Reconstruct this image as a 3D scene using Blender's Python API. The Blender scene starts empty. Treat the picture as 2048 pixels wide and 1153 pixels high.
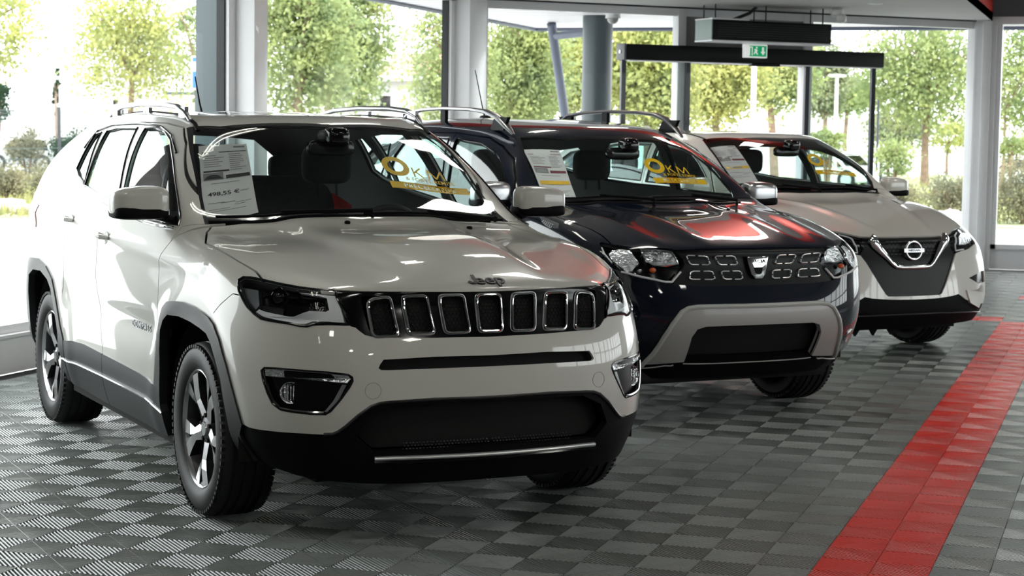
import bpy, bmesh, math, random
import numpy as np
from mathutils import Vector, Matrix
from mathutils.bvhtree import BVHTree
from mathutils.geometry import intersect_point_line
C = bpy.context.scene.collection
# ------------------------------------------------------------------ camera, sky, exposure
U = 0.2035                                   # one chequer square of the floor, metres
cam_data = bpy.data.cameras.new('camera'); cam = bpy.data.objects.new('camera', cam_data); C.objects.link(cam)
cam_data.sensor_width = 36.0; cam_data.lens = 3793.1 * 36 / 2048; cam_data.clip_end = 600; cam_data.clip_start = 0.05
def cam_matrix(yaw, pitch, roll, loc):
    f = Vector((math.cos(yaw)*math.cos(pitch), math.sin(yaw)*math.cos(pitch), -math.sin(pitch)))
    r = f.cross(Vector((0, 0, 1))).normalized(); u = r.cross(f)
    c, s = math.cos(roll), math.sin(roll)
    R, V = c*r + s*u, -s*r + c*u
    m = Matrix((( R.x, V.x, -f.x), (R.y, V.y, -f.y), (R.z, V.z, -f.z))).to_4x4()
    return Matrix.Translation(loc) @ m
cam.matrix_world = cam_matrix(1.8875, 0.0815, 0.0140, (3.7021, -6.3403, 1.5536))
bpy.context.scene.camera = cam
# ------------------------------------------------------------------ sky, lamps of the hall, exposure
sc = bpy.context.scene
sc.view_settings.view_transform = 'Standard'; sc.view_settings.look = 'None'; sc.view_settings.exposure = 0.26; sc.view_settings.gamma = 1.0; sc.view_settings.use_curve_mapping = False
cam_data.dof.use_dof = True; cam_data.dof.focus_distance = 7.7; cam_data.dof.aperture_fstop = 7.5
wd = bpy.data.worlds.new('overcast_sky'); sc.world = wd; wd.use_nodes = True; wn = wd.node_tree
bg = wn.nodes['Background']; bg.inputs['Color'].default_value = (1.0, 1.0, 1.0, 1); bg.inputs['Strength'].default_value = 5.4
_tc = wn.nodes.new('ShaderNodeTexCoord'); _sp = wn.nodes.new('ShaderNodeSeparateXYZ'); _rp = wn.nodes.new('ShaderNodeValToRGB'); _nz = wn.nodes.new('ShaderNodeTexNoise'); _mx = wn.nodes.new('ShaderNodeMixRGB')
_rp.color_ramp.elements[0].position = .48; _rp.color_ramp.elements[0].color = (.35, .36, .36, 1); _rp.color_ramp.elements[1].position = .52; _rp.color_ramp.elements[1].color = (.96, .98, 1.0, 1)
_nz.inputs['Scale'].default_value = 2.5; _nz.inputs['Detail'].default_value = 3; _mx.blend_type = 'MULTIPLY'; _mx.inputs[0].default_value = .25
wn.links.new(_tc.outputs['Generated'], _sp.inputs[0]); _ma = wn.nodes.new('ShaderNodeMath'); _ma.operation = 'MULTIPLY_ADD'; _ma.inputs[1].default_value = .5; _ma.inputs[2].default_value = .5
wn.links.new(_sp.outputs['Z'], _ma.inputs[0]); wn.links.new(_ma.outputs[0], _rp.inputs[0]); wn.links.new(_tc.outputs['Generated'], _nz.inputs['Vector'])
wn.links.new(_rp.outputs[0], _mx.inputs[1]); wn.links.new(_nz.outputs['Fac'], _mx.inputs[2]); wn.links.new(_mx.outputs[0], bg.inputs['Color'])
sun_data = bpy.data.lights.new('sun', 'SUN'); sun_data.energy = 1.6; sun_data.angle = .6; sun_data.color = (1, .97, .9)
sun = bpy.data.objects.new('sun', sun_data); C.objects.link(sun); sun.rotation_euler = (math.radians(38), math.radians(22), 0)
sc.cycles.max_bounces = 10; sc.cycles.transparent_max_bounces = 24; sc.cycles.diffuse_bounces = 5; sc.cycles.glossy_bounces = 5; sc.cycles.transmission_bounces = 6
sc.cycles.caustics_reflective = False; sc.cycles.caustics_refractive = False; sc.cycles.sample_clamp_indirect = 6.0
sc.cycles.use_denoising = True
# ------------------------------------------------------------------ materials
def _c(c): return (c[0], c[1], c[2], 1.0)
def mat(name, col, rough=.5, metal=0., coat=0., spec=.5, vary=0., scale=8., bump=0., emit=None, estr=0., alpha=1., trans=0., coat_rough=.03, ior=1.5):
    m = bpy.data.materials.new(name); m.use_nodes = True; nt = m.node_tree; b = nt.nodes['Principled BSDF']
    b.inputs['Base Color'].default_value = _c(col); b.inputs['Roughness'].default_value = rough; b.inputs['Metallic'].default_value = metal
    b.inputs['Coat Weight'].default_value = coat; b.inputs['Coat Roughness'].default_value = coat_rough
    b.inputs['Specular IOR Level'].default_value = spec; b.inputs['IOR'].default_value = ior
    if trans: b.inputs['Transmission Weight'].default_value = trans
    if emit: b.inputs['Emission Color'].default_value = _c(emit); b.inputs['Emission Strength'].default_value = estr
    if vary or bump:
        tc = nt.nodes.new('ShaderNodeTexCoord'); n = nt.nodes.new('ShaderNodeTexNoise'); n.inputs['Scale'].default_value = scale; n.inputs['Detail'].default_value = 4
        nt.links.new(tc.outputs['Object'], n.inputs['Vector'])
        if vary:
            r = nt.nodes.new('ShaderNodeValToRGB'); r.color_ramp.elements[0].position = .3; r.color_ramp.elements[1].position = .7
            r.color_ramp.elements[0].color = _c([x*(1-vary) for x in col]); r.color_ramp.elements[1].color = _c([min(1, x*(1+vary)) for x in col])
            nt.links.new(n.outputs['Fac'], r.inputs[0]); nt.links.new(r.outputs[0], b.inputs['Base Color'])
        if bump:
            p = nt.nodes.new('ShaderNodeBump'); p.inputs['Strength'].default_value = bump; p.inputs['Distance'].default_value = .01
            nt.links.new(n.outputs['Fac'], p.inputs['Height']); nt.links.new(p.outputs['Normal'], b.inputs['Normal'])
    return m
def glass_mat(name, tint, ior=1.5, refl=(1, 1, 1), boost=1.0):
    m = bpy.data.materials.new(name); m.use_nodes = True; nt = m.node_tree; nt.nodes.clear()
    o = nt.nodes.new('ShaderNodeOutputMaterial'); t = nt.nodes.new('ShaderNodeBsdfTransparent'); g = nt.nodes.new('ShaderNodeBsdfGlossy')
    f = nt.nodes.new('ShaderNodeFresnel'); mx = nt.nodes.new('ShaderNodeMixShader'); mu = nt.nodes.new('ShaderNodeMath'); mu.operation = 'MULTIPLY'; mu.use_clamp = True
    t.inputs[0].default_value = _c(tint); g.inputs['Roughness'].default_value = 0.0; g.inputs[0].default_value = _c(refl); mu.inputs[1].default_value = boost
    ge = nt.nodes.new('ShaderNodeNewGeometry'); mr = nt.nodes.new('ShaderNodeMapRange'); mr.inputs['To Min'].default_value = ior; mr.inputs['To Max'].default_value = 1/ior   # thin sheet: the same from both faces
    nt.links.new(ge.outputs['Backfacing'], mr.inputs['Value']); nt.links.new(mr.outputs[0], f.inputs[0])
    nt.links.new(f.outputs[0], mu.inputs[0]); nt.links.new(mu.outputs[0], mx.inputs[0]); nt.links.new(t.outputs[0], mx.inputs[1]); nt.links.new(g.outputs[0], mx.inputs[2]); nt.links.new(mx.outputs[0], o.inputs[0])
    return m
# ------------------------------------------------------------------ objects
def tag(o, label=None, cat=None, group=None, kind=None):
    if label: o['label'] = label
    if cat: o['category'] = cat
    if group: o['group'] = group
    if kind: o['kind'] = kind
    return o
def empty(name, loc=(0, 0, 0), rz=0., label=None, cat=None, group=None, parent=None):
    o = bpy.data.objects.new(name, None); C.objects.link(o); o.location = loc; o.rotation_euler.z = rz
    o.empty_display_size = .1
    if parent: o.parent = parent
    return tag(o, label, cat, group)
def link(name, me, material=None, parent=None, loc=None, rot=None, label=None):
    o = bpy.data.objects.new(name, me); C.objects.link(o)
    if parent: o.parent = parent
    if material is not None: me.materials.append(material)
    if loc is not None: o.location = loc
    if rot is not None: o.rotation_euler = rot
    if label: o['label'] = label
    return o
class MB:
    """collects vertices and faces of one mesh"""
    def __init__(s): s.v = []; s.f = []; s.mi = []; s.m = 0
    def add(s, vs, fs):
        n = len(s.v); s.v += [tuple(x) for x in vs]; s.f += [[n+i for i in f] for f in fs]; s.mi += [s.m]*len(fs); return s
    def box(s, a, b):
        x0, y0, z0 = a; x1, y1, z1 = b
        return s.add([(x0,y0,z0),(x1,y0,z0),(x1,y1,z0),(x0,y1,z0),(x0,y0,z1),(x1,y0,z1),(x1,y1,z1),(x0,y1,z1)],
                     [(0,3,2,1),(4,5,6,7),(0,1,5,4),(1,2,6,5),(2,3,7,6),(3,0,4,7)])
    def obox(s, c, ex, ey, ez):
        c, ex, ey, ez = map(Vector, (c, ex, ey, ez))
        vs = [c + ex*i + ey*j + ez*k for k in (-1, 1) for i, j in ((-1,-1),(1,-1),(1,1),(-1,1))]
        return s.add(vs, [(0,3,2,1),(4,5,6,7),(0,1,5,4),(1,2,6,5),(2,3,7,6),(3,0,4,7)])
    def tube(s, pts, r, n=8, closed=False, caps=True, flat=1.0, nrm=None):
        P = [Vector(p) for p in pts]; N = len(P); rs = r if isinstance(r, (list, tuple)) else [r]*N
        ring = []; ref = Vector(nrm) if nrm is not None else None
        prev = None
        for i in range(N):
            if closed: t = P[(i+1) % N] - P[i-1]
            else: t = P[min(i+1, N-1)] - P[max(i-1, 0)]
            t.normalize()
            if ref is not None: a = t.cross(ref)
            elif prev is None:
                a = t.cross(Vector((0, 0, 1)))
                if a.length < .1: a = t.cross(Vector((1, 0, 0)))
            else: a = prev - t*prev.dot(t)
            if a.length < 1e-6: a = t.orthogonal()
            a.normalize(); prev = a; b = t.cross(a)
            ring.append([P[i] + a*math.cos(2*math.pi*k/n)*rs[i] + b*math.sin(2*math.pi*k/n)*rs[i]*flat for k in range(n)])
        vs = [v for R in ring for v in R]; fs = []
        for i in range(N if closed else N-1):
            j = (i+1) % N
            for k in range(n): fs.append((i*n+k, i*n+(k+1) % n, j*n+(k+1) % n, j*n+k))
        if not closed and caps: fs.append(tuple(range(n-1, -1, -1))); fs.append(tuple((N-1)*n+k for k in range(n)))
        return s.add(vs, fs)
    def cyl(s, a, b, r, n=24, r2=None): return s.tube([a, b], [r, r if r2 is None else r2], n)
    def lathe(s, prof, n=48, axis='Y', a0=0., a1=2*math.pi, c=(0, 0, 0)):
        full = abs(a1-a0-2*math.pi) < 1e-6; m = n if full else n+1; vs = []
        for k in range(m):
            t = a0 + (a1-a0)*k/n
            for r, h in prof:
                if axis == 'Y': vs.append((c[0]+r*math.cos(t), c[1]+h, c[2]+r*math.sin(t)))
                elif axis == 'X': vs.append((c[0]+h, c[1]+r*math.cos(t), c[2]+r*math.sin(t)))
                else: vs.append((c[0]+r*math.cos(t), c[1]+r*math.sin(t), c[2]+h))
        L = len(prof); fs = []
        for k in range(n):
            j = (k+1) % m
            for i in range(L-1): fs.append((k*L+i, j*L+i, j*L+i+1, k*L+i+1))
        return s.add(vs, fs)
    def superell(s, c, r, e=.5, n=24, m=16, fn=None):
        def sg(x, p): return math.copysign(abs(x)**p, x)
        vs = []; fs = []
        for i in range(m+1):
            ph = -math.pi/2 + math.pi*i/m
            for k in range(n):
                th = 2*math.pi*k/n
                p = [sg(math.cos(ph), e)*sg(math.cos(th), e), sg(math.cos(ph), e)*sg(math.sin(th), e), sg(math.sin(ph), e)]
                if fn: p = fn(*p)
                vs.append((c[0]+r[0]*p[0], c[1]+r[1]*p[1], c[2]+r[2]*p[2]))
        for i in range(m):
            for k in range(n): fs.append((i*n+k, i*n+(k+1) % n, (i+1)*n+(k+1) % n, (i+1)*n+k))
        return s.add(vs, fs)
    def prism(s, poly, d):     # poly: 3D points (planar), extruded by d
        P = [Vector(p) for p in poly]; d = Vector(d); n = len(P)
        return s.add(P + [p+d for p in P], [tuple(range(n-1, -1, -1)), tuple(range(n, 2*n))] + [(i, (i+1) % n, (i+1) % n+n, i+n) for i in range(n)])
    def mesh(s, name, smooth=True, angle=35, bevel=0, segs=2):
        me = bpy.data.meshes.new(name); me.from_pydata(s.v, [], s.f)
        if any(s.mi): me.polygons.foreach_set('material_index', s.mi)
        bm = bmesh.new(); bm.from_mesh(me); bmesh.ops.remove_doubles(bm, verts=bm.verts, dist=1e-5)
        bmesh.ops.recalc_face_normals(bm, faces=bm.faces)
        if bevel:
            es = [e for e in bm.edges if len(e.link_faces) == 2 and e.calc_face_angle(0) > .5]
            bmesh.ops.bevel(bm, geom=es, offset=bevel, segments=segs, affect='EDGES', profile=.5, clamp_overlap=True)
        if smooth:
            for f in bm.faces: f.smooth = True
            for e in bm.edges: e.smooth = len(e.link_faces) == 2 and e.calc_face_angle(0) < math.radians(angle)
        bm.to_mesh(me); bm.free(); me.update(); return me
    def build(s, name, material, parent=None, loc=None, rot=None, label=None, **k):
        me = s.mesh(name, **k)
        mats = material if isinstance(material, (list, tuple)) else [material]
        for m in mats[1:] and mats or mats: me.materials.append(m)
        return link(name, me, None, parent, loc, rot, label)
def text_mesh(txt, size=1., extrude=.0, bold=0., name='letters', align='CENTER', spacing=1.0, xscale=1.0, shear=0.):
    cu = bpy.data.curves.new('t', 'FONT'); cu.body = txt; cu.size = size; cu.extrude = extrude; cu.offset = bold; cu.align_x = align; cu.align_y = 'CENTER'; cu.space_character = spacing; cu.shear = shear
    cu.resolution_u = 3
    o = bpy.data.objects.new('t', cu); C.objects.link(o)
    dg = bpy.context.evaluated_depsgraph_get(); me = bpy.data.meshes.new_from_object(o.evaluated_get(dg)); me.name = name
    bpy.data.objects.remove(o); bpy.data.curves.remove(cu)
    if xscale != 1:
        for v in me.vertices: v.co.x *= xscale
    me.materials.clear()
    return me
def basis(x, y, z, loc):
    x, y, z = Vector(x), Vector(y), Vector(z)
    return Matrix(((x.x, y.x, z.x, loc[0]), (x.y, y.y, z.y, loc[1]), (x.z, y.z, z.z, loc[2]), (0, 0, 0, 1)))
def copy_tree(o, parent=None):
    c = o.copy(); C.objects.link(c)
    if parent is not None: c.parent = parent
    for ch in [x for x in bpy.data.objects if x.parent == o]: copy_tree(ch, c)
    return c
M = {}
M['pearl'] = mat('pearl_white_paint', (.62, .615, .57), .32, coat=1., spec=.4)
M['white'] = mat('white_paint', (.66, .655, .61), .32, coat=1., spec=.4)
M['dark_paint'] = mat('dark_blue_black_paint', (.004, .007, .017), .3, coat=1., spec=.05)
M['plastic'] = mat('black_grained_plastic', (.004, .004, .005), .55, spec=.08, bump=.15, scale=400)
M['cladding'] = mat('dark_grey_cladding_plastic', (.010, .011, .013), .36, bump=.1, scale=300)
M['piano'] = mat('gloss_black_plastic', (.003, .003, .004), .12, spec=.45)
M['chrome'] = mat('chrome', (.86, .87, .88), .07, metal=1.)
M['satin'] = mat('satin_silver', (.55, .56, .58), .28, metal=1.)
M['bright_lip'] = mat('bright_trim', (.85, .86, .87), .32, metal=.75)
M['silver_plastic'] = mat('silver_grey_plastic', (.40, .39, .38), .38, coat=.2)
M['rubber'] = mat('tyre_rubber', (.008, .008, .009), .55, bump=.1, scale=120)
M['alloy'] = mat('machined_alloy', (.62, .62, .63), .22, metal=1.)
M['alloy_dark'] = mat('dark_alloy_pocket', (.05, .05, .055), .35, metal=.7)
M['trim'] = mat('cabin_trim', (.010, .011, .012), .6)
M['trim_grey'] = mat('cabin_pillar_cloth', (.07, .07, .07), .9)
M['seat'] = mat('charcoal_seat_cloth', (.016, .018, .02), .85, vary=.3, scale=60)
M['glass_car'] = glass_mat('car_side_glass', (.74, .90, .87), 1.5, boost=1.2)
M['glass_front'] = glass_mat('windshield_glass', (.93, .975, .965), 1.5, boost=.85)
M['glass_dark'] = glass_mat('tinted_window_glass', (.62, .72, .70), 1.5, boost=1.5)
M['lens'] = glass_mat('clear_lamp_lens', (.95, .97, .98), 1.4, boost=.6)
M['frit'] = mat('black_glass_border', (.004, .004, .005), .06, coat=1.)
M['drl'] = mat('white_light_guide', (.82, .83, .85), .3, coat=.2)
M['reflector'] = mat('lamp_reflector', (.75, .77, .79), .10, metal=1., bump=1.6, scale=34)
M['amber'] = mat('amber_bulb', (.8, .12, .02), .2, coat=.4)
M['red_lens'] = mat('red_tail_lens', (.25, .008, .01), .15, coat=1.)
M['disc'] = mat('brake_disc_steel', (.25, .24, .23), .35, metal=1.)
M['black'] = mat('matt_black', (.003, .003, .003), .9)
M['paper'] = mat('white_paper', (.88, .87, .88), .75)
M['yellow'] = mat('yellow_vinyl', (.95, .56, .01), .45)
M['ink'] = mat('dark_ink', (.03, .03, .035), .6)
M['ink_red'] = mat('dark_red_ink', (.22, .03, .05), .6)
M['ink_grey'] = mat('grey_ink', (.30, .29, .31), .7)
M['grille_black'] = mat('dull_black_grille', (.003, .003, .004), .35, spec=.2)
M['satin_light'] = mat('light_silver_plastic', (.50, .52, .50), .4, coat=.1)
# ------------------------------------------------------------------ showroom
H = 2.97; HH = 3.75; XS = 2.0; YS = 9.6                         # low ceiling, high ceiling, where the step runs
MW = {}
MW['frame'] = mat('white_aluminium_frame', (.80, .80, .82), .38, coat=.15, vary=.03, scale=3)
MW['frame_dark'] = mat('anthracite_door_frame', (.012, .016, .028), .35, coat=.2, vary=.1, scale=5)
MW['ceil'] = mat('ceiling_paint', (.50, .49, .48), .75, vary=.03, scale=1.5)
MW['ceil_hi'] = mat('upper_ceiling_paint', (.17, .17, .17), .8, vary=.04, scale=1.5)
MW['wall'] = mat('wall_paint', (.26, .26, .255), .8, vary=.03, scale=2)
MW['red'] = mat('red_fascia_paint', (.62, .028, .012), .45, vary=.05, scale=2)
MW['soffit'] = None
MW['column'] = mat('grey_painted_column', (.045, .06, .068), .4, vary=.06, scale=2)
MW['steel'] = mat('painted_steel_tube', (.11, .125, .17), .4, vary=.05, scale=4)
MW['glass'] = glass_mat('showroom_glass', (.96, .98, .97), 1.45, boost=.05)
MW['blackmetal'] = mat('black_door_track', (.004, .005, .006), .45, vary=.1, scale=5, spec=.2)
MW['grey_side'] = mat('grey_end_cap', (.13, .135, .15), .5)
MW['heater_side'] = mat('casing_green_reflection', (.20, .27, .25), .4, vary=.05, scale=6)  # greenish reflection on the black casing's end, put into its colour
MW['gasket'] = mat('black_gasket', (.01, .012, .014), .6)
# floor: interlocking ribbed tiles, every square turned a quarter against its neighbour, real ribs over a dark tray
def floor_mat(name, col, rough, spec=.5):
    m = mat(name, col, rough, spec=spec); nt = m.node_tree; b = nt.nodes['Principled BSDF']
    tc = nt.nodes.new('ShaderNodeTexCoord'); n = nt.nodes.new('ShaderNodeTexNoise'); n.inputs['Scale'].default_value = 1.3; n.inputs['Detail'].default_value = 6
    r = nt.nodes.new('ShaderNodeMapRange'); r.inputs['To Min'].default_value = rough*.82; r.inputs['To Max'].default_value = rough*1.18
    nt.links.new(tc.outputs['Object'], n.inputs['Vector']); nt.links.new(n.outputs['Fac'], r.inputs['Value']); nt.links.new(r.outputs[0], b.inputs['Roughness'])
    return m
FM = [floor_mat('grey_tile_plastic', (.19, .21, .20), .24), floor_mat('red_tile_plastic', (.70, .018, .010), .24), mat('dark_tile_tray', (.004, .004, .005), .8, vary=.2, scale=20), floor_mat('grey_tile_flat', (.14, .155, .15), .4)]
def build_floor():
    s2 = math.sqrt(2); NR = 19; p = U*s2/NR; hw = p*.28; hh = .007
    prof = [(-1.0, -1.0), (-.92, -.25), (-.5, .0), (.5, .0), (.92, -.25), (1.0, -1.0)]
    tv, tf = [], []
    # template cell [0,U]^2 with ribs along (1,-1); t = distance from the anti-diagonal through the centre
    for k in range(NR):
        t = (k - (NR-1)/2)*p
        half = U/s2 - abs(t) - .0018
        if half < .004: continue
        base = len(tv); c = Vector((U/2 + t/s2, U/2 + t/s2, 0)); d = Vector((1, -1, 0))/s2; n = Vector((1, 1, 0))/s2
        for e in (-1, 1):
            for a, h in prof:
                hl = U/s2 - abs(t + a*hw) - .0018
                q = c + n*a*hw + d*e*max(hl, .001); tv.append((q.x, q.y, h*hh))
        m_ = len(prof)
        for i in range(m_-1): tf.append((base+i, base+i+1, base+m_+i+1, base+m_+i))
    # cross bar
    base = len(tv); n = Vector((1, 1, 0))/s2; d = Vector((1, -1, 0))/s2; c = Vector((U/2, U/2, 0)); L = U/s2
    for e in (-1, 1):
        for a in (-1, 1): q = c + n*L*e + d*a*.0016; tv.append((q.x, q.y, -.0006))
    tf.append((base, base+1, base+3, base+2))
    # thin rim of each square
    tv = np.array(tv); tf = np.array(tf)
    rot = tv.copy(); rot[:, 0] = tv[:, 0]; rot[:, 1] = U - tv[:, 1]
    tfr = tf[:, ::-1]
    V, Fc, Mi = [], [], []
    n = 0; X0, X1, Y0, Y1 = -14, 33, -14, 84
    for i in range(X0, X1):
        for j in range(Y0, Y1):
            x, y = i*U, j*U
            if x < -2.86 or (y + U > 15.27 + .912*(x+U) and x < 2.1): continue
            even = (i+j) % 2 == 0
            v = (tv if even else rot) + np.array((x, y, 0)); f = (tf if even else tfr) + n
            red = (13 <= i < 15 and j < 51) or (7 <= i < 13 and 51 <= j < 53) or (i >= 13 and 63 <= j < 65)
            V.append(v); Fc.append(f); Mi.append(np.full(len(f), 1 if red else 0)); n += len(v)
    V = np.concatenate(V); Fc = np.concatenate(Fc); Mi = np.concatenate(Mi)
    nb = len(V); ext = np.array([(-3.0, -14, -.007), (12, -14, -.007), (12, 17.2, -.007), (1.85, 17.2, -.007), (-3.0, 12.85, -.007)])
    # flat continuation outside the ribbed field
    xa, xb, ya, yb = X0*U, X1*U, Y0*U, Y1*U
    fl = [(xb, ya, 0), (12, ya, 0), (12, 17.2, 0), (xb, 17.2, 0), (-3.0, -14, 0), (12, -14, 0), (-3.0, ya, 0)]
    me = bpy.data.meshes.new('floor'); allv = np.concatenate([V, ext, np.array(fl)])
    me.vertices.add(len(allv)); me.vertices.foreach_set('co', allv.ravel())
    e = nb + 5
    loops = np.concatenate([Fc.ravel(), np.arange(nb, nb+5), [e, e+1, e+2, e+3], [e+4, e+5, e+1, e+6]])
    cnt = np.concatenate([np.full(len(Fc), 4), [5, 4, 4]]); st = np.concatenate([[0], np.cumsum(cnt)[:-1]])
    me.loops.add(len(loops)); me.loops.foreach_set('vertex_index', loops.astype(np.int32))
    me.polygons.add(len(cnt)); me.polygons.foreach_set('loop_start', st.astype(np.int32)); me.polygons.foreach_set('loop_total', cnt.astype(np.int32))
    me.polygons.foreach_set('material_index', np.concatenate([Mi, [2, 3, 3]]).astype(np.int32))
    me.polygons.foreach_set('use_smooth', np.ones(len(cnt), bool)); me.update(calc_edges=True); me.validate()
    for m in FM: me.materials.append(m)
    o = link('floor', me); tag(o, kind='structure'); return o
build_floor()
def struct(mb, name, m, **k):
    o = mb.build(name, m, **k); tag(o, kind='structure'); return o
OA = Vector((-3.0, 12.85, 0)); OD = Vector((.74444, .66769, 0)); ON = Vector((.66769, -.74444, 0)); OL = 6.515    # the slanted wall: start, direction, inward normal
def ob(t, z, off=0.): p = OA + OD*t + ON*off; return Vector((p.x, p.y, z))
def obox(mb, t0, t1, z0, z1, o0, o1):
    c = ob((t0+t1)/2, (z0+z1)/2, (o0+o1)/2); return mb.obox(c, OD*(t1-t0)/2, ON*(o1-o0)/2, Vector((0, 0, (z1-z0)/2)))
# left wall: plinth, frames, glazing
m = MB(); m.box((-3.16, -14, 0), (-3.0, 12.6, .225)); m.box((-3.18, -14, .225), (-2.985, 12.6, .245)); struct(m, 'wall_left', MW['frame'])
m = MB(); m.box((-3.14, -14, .245), (-3.04, 12.6, .30)); m.box((-3.14, -14, 2.90), (-3.02, 12.6, H)); struct(m, 'trim_1', MW['frame'])
def post_left(y0, y1, n, wide=True):
    m = MB(); m.box((-3.12, y0, .24), (-3.02, y0+.12, H)); m.box((-3.12, y0+.12, .24), (-2.86, y1, H)); m.box((-3.12, y1, .24), (-3.04, y1+.06, H))
    struct(m, 'trim_%d' % n, MW['frame'], bevel=.006)
    g = MB(); g.box((-3.115, y0-.025, .28), (-3.05, y0, H)); struct(g, 'trim_%d' % (n+20), MW['gasket'])
post_left(7.04, 7.40, 2); post_left(12.06, 12.72, 3); post_left(2.2, 2.56, 4)
m = MB(); m.box((-3.16, -14, .24), (-3.0, -.5, H)); struct(m, 'wall_left_rear', MW['wall'])
k = 1
for y0, y1 in ((7.6, 12.03), (2.62, 7.02), (-.5, 2.18)):
    m = MB(); m.box((-3.10, y0, .29), (-3.085, y1, 2.92)); struct(m, 'window_%d' % k, MW['glass']); k += 1
# slanted wall with the sliding door
m = MB(); obox(m, -.05, 1.60, .0, .10, -.10, .0); obox(m, 5.0, OL, .0, .24, -.12, .0); struct(m, 'wall_back', MW['frame'])
m = MB(); obox(m, -.02, .10, 0, H, -.12, .02); obox(m, OL-.09, OL+.02, 0, H, -.12, .06); struct(m, 'trim_6', MW['frame'], bevel=.005)
m = MB(); obox(m, 0, OL, 2.88, H, -.10, .0); struct(m, 'trim_7', MW['frame'])
m = MB(); obox(m, 2.40, 2.50, 0, H, -.12, .02); obox(m, 4.05, 4.16, 0, H, -.12, .02); struct(m, 'trim_8', MW['frame'], bevel=.005)
m = MB(); obox(m, 2.50, 4.05, 2.36, 2.90, -.08, -.02); struct(m, 'wall_transom', MW['wall'])
for a, b, n in ((.10, 2.42, 5), (4.19, 6.42, 6)):
    m = MB(); obox(m, a, b, .10 if n == 5 else .24, 2.88, -.07, -.055); struct(m, 'window_%d' % n, MW['glass'])
m = MB(); obox(m, .1, 2.42, .10, .14, -.08, -.04); struct(m, 'trim_9', MW['frame'])
# two sliding door leaves and their track
for n, (a, b) in enumerate(((1.66, 2.52), (4.02, 4.98))):
    d = empty('sliding_door', (0, 0, 0), label=('anthracite framed glass door leaf slid open on the left of the entrance', 'anthracite framed glass door leaf slid open on the right of the entrance')[n], cat='door', group='sliding entrance door leaves')
    m = MB(); w = .055
    obox(m, a, a+w, .02, 2.44, .06, .10); obox(m, b-w, b, .02, 2.44, .06, .10); obox(m, a, b, .02, .10, .06, .10); obox(m, a, b, 2.375, 2.44, .06, .10)
    m.build('door_frame', MW['frame_dark'], d)
    m = MB(); obox(m, a+w, b-w, .10, 2.375, .075, .085); m.build('door_pane', MW['glass'], d)
d = empty('door_header', (0, 0, 0), label='long black sliding door header box above the entrance', cat='door header')
m = MB(); obox(m, 1.66, 5.02, 2.375, 2.545, .02, .20); m.build('track_cover', MW['blackmetal'], d, bevel=.006)
m = MB(); obox(m, 1.635, 1.66, 2.37, 2.55, .015, .205); m.build('end_cap', MW['grey_side'], d, bevel=.004)
m = MB(); c_ = ob(1.632, 2.46, .11); m.tube([c_, c_-OD*.006], .018, 16); m.build('end_cap_lock', M['satin'], d)
m = MB(); obox(m, 3.25, 3.62, 2.345, 2.375, .12, .20); m.build('motion_sensor', MW['blackmetal'], d, bevel=.008)
m = MB(); obox(m, 1.7, 5.0, 2.362, 2.373, .04, .19); m.build('light_underside', MW['frame'], d)
# air curtain hanging in front of the door
d = empty('air_curtain', (0, 0, 0), label='black air curtain heater hanging from rods above the sliding door', cat='heater')
m = MB(); obox(m, 2.36, 3.86, 2.585, 2.80, .50, .86); m.build('casing', MW['blackmetal'], d, bevel=.008)
m = MB(); obox(m, 2.345, 2.358, 2.585, 2.80, .50, .86); m.build('side_panel', MW['heater_side'], d)
m = MB(); obox(m, 2.34, 3.88, 2.570, 2.584, .50, .88); m.build('base_lip', MW['frame'], d); m = MB(); obox(m, 2.34, 2.80, 2.802, 2.818, .50, .88); m.build('top_lip', MW['frame'], d)
m = MB()
for k in range(7): obox(m, 2.42, 3.80, 2.62+.024*k, 2.628+.024*k, .86, .868)
m.build('grille_slats', MW['gasket'], d)
for t, o in ((2.42, .55), (2.42, .80), (3.05, .55), (3.05, .80), (3.78, .55), (3.78, .80)):
    MB().tube([ob(t, 2.80, o), ob(t, H, o)], .008, 6).build('hanging_rod', MW['gasket'], d)
MB().tube([ob(2.75, 2.82, .6), ob(2.95, 2.90, .62), ob(3.05, H, .6)], .018, 8).build('supply_cable', MW['gasket'], d)
MB().tube([ob(2.5, 2.93, .55), ob(4.1, 2.93, .55)], .007, 6).build('cross_rail', MW['gasket'], d)
# exit sign on the header
d = empty('exit_sign', ob(3.27, 2.51, .21), label='green and white emergency exit sign fixed to the black header', cat='sign')
mg = mat('sign_green', (.0, .33, .12), .5, emit=(.0, .33, .12), estr=.5); mwh = mat('sign_white', (.8, .8, .8), .5, emit=(.8, .82, .8), estr=.5)
fr_ = Matrix.Rotation(math.atan2(OD.y, OD.x), 4, 'Z')
d.rotation_euler.z = math.atan2(OD.y, OD.x)
m = MB(); m.box((-.15, -.03, -.075), (.15, .02, .075)); m.build('sign_case', mwh, d, bevel=.006)
m = MB(); m.box((-.085, -.033, -.06), (.135, -.030, .06)); m.build('sign_face', mg, d)
m = MB()   # running figure, door and arrow
def z2(L, x0, z0, s): return [(x0+a*s, -.0345, z0+b*s) for a, b in L]
m.prism(z2([(-1, -1.5), (-1, 1.5), (.3, 1.5), (.3, -1.5), (.0, -1.5), (.0, 1.2), (-.7, 1.2), (-.7, -1.5)], -.055, 0, .032), (0, -.001, 0))
m.prism(z2([(.1, .8), (.7, .3), (.4, -.3), (.9, -1.0), (.6, -1.2), (.0, -.4), (-.5, -1.1), (-.8, -.9), (-.2, .1), (-.6, .5)], -.005, .0, .034), (0, -.001, 0))
m.lathe([(0, 0), (.010, 0), (.010, .001)], 12, 'Y', c=(.008, -.0355, .040))
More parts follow.
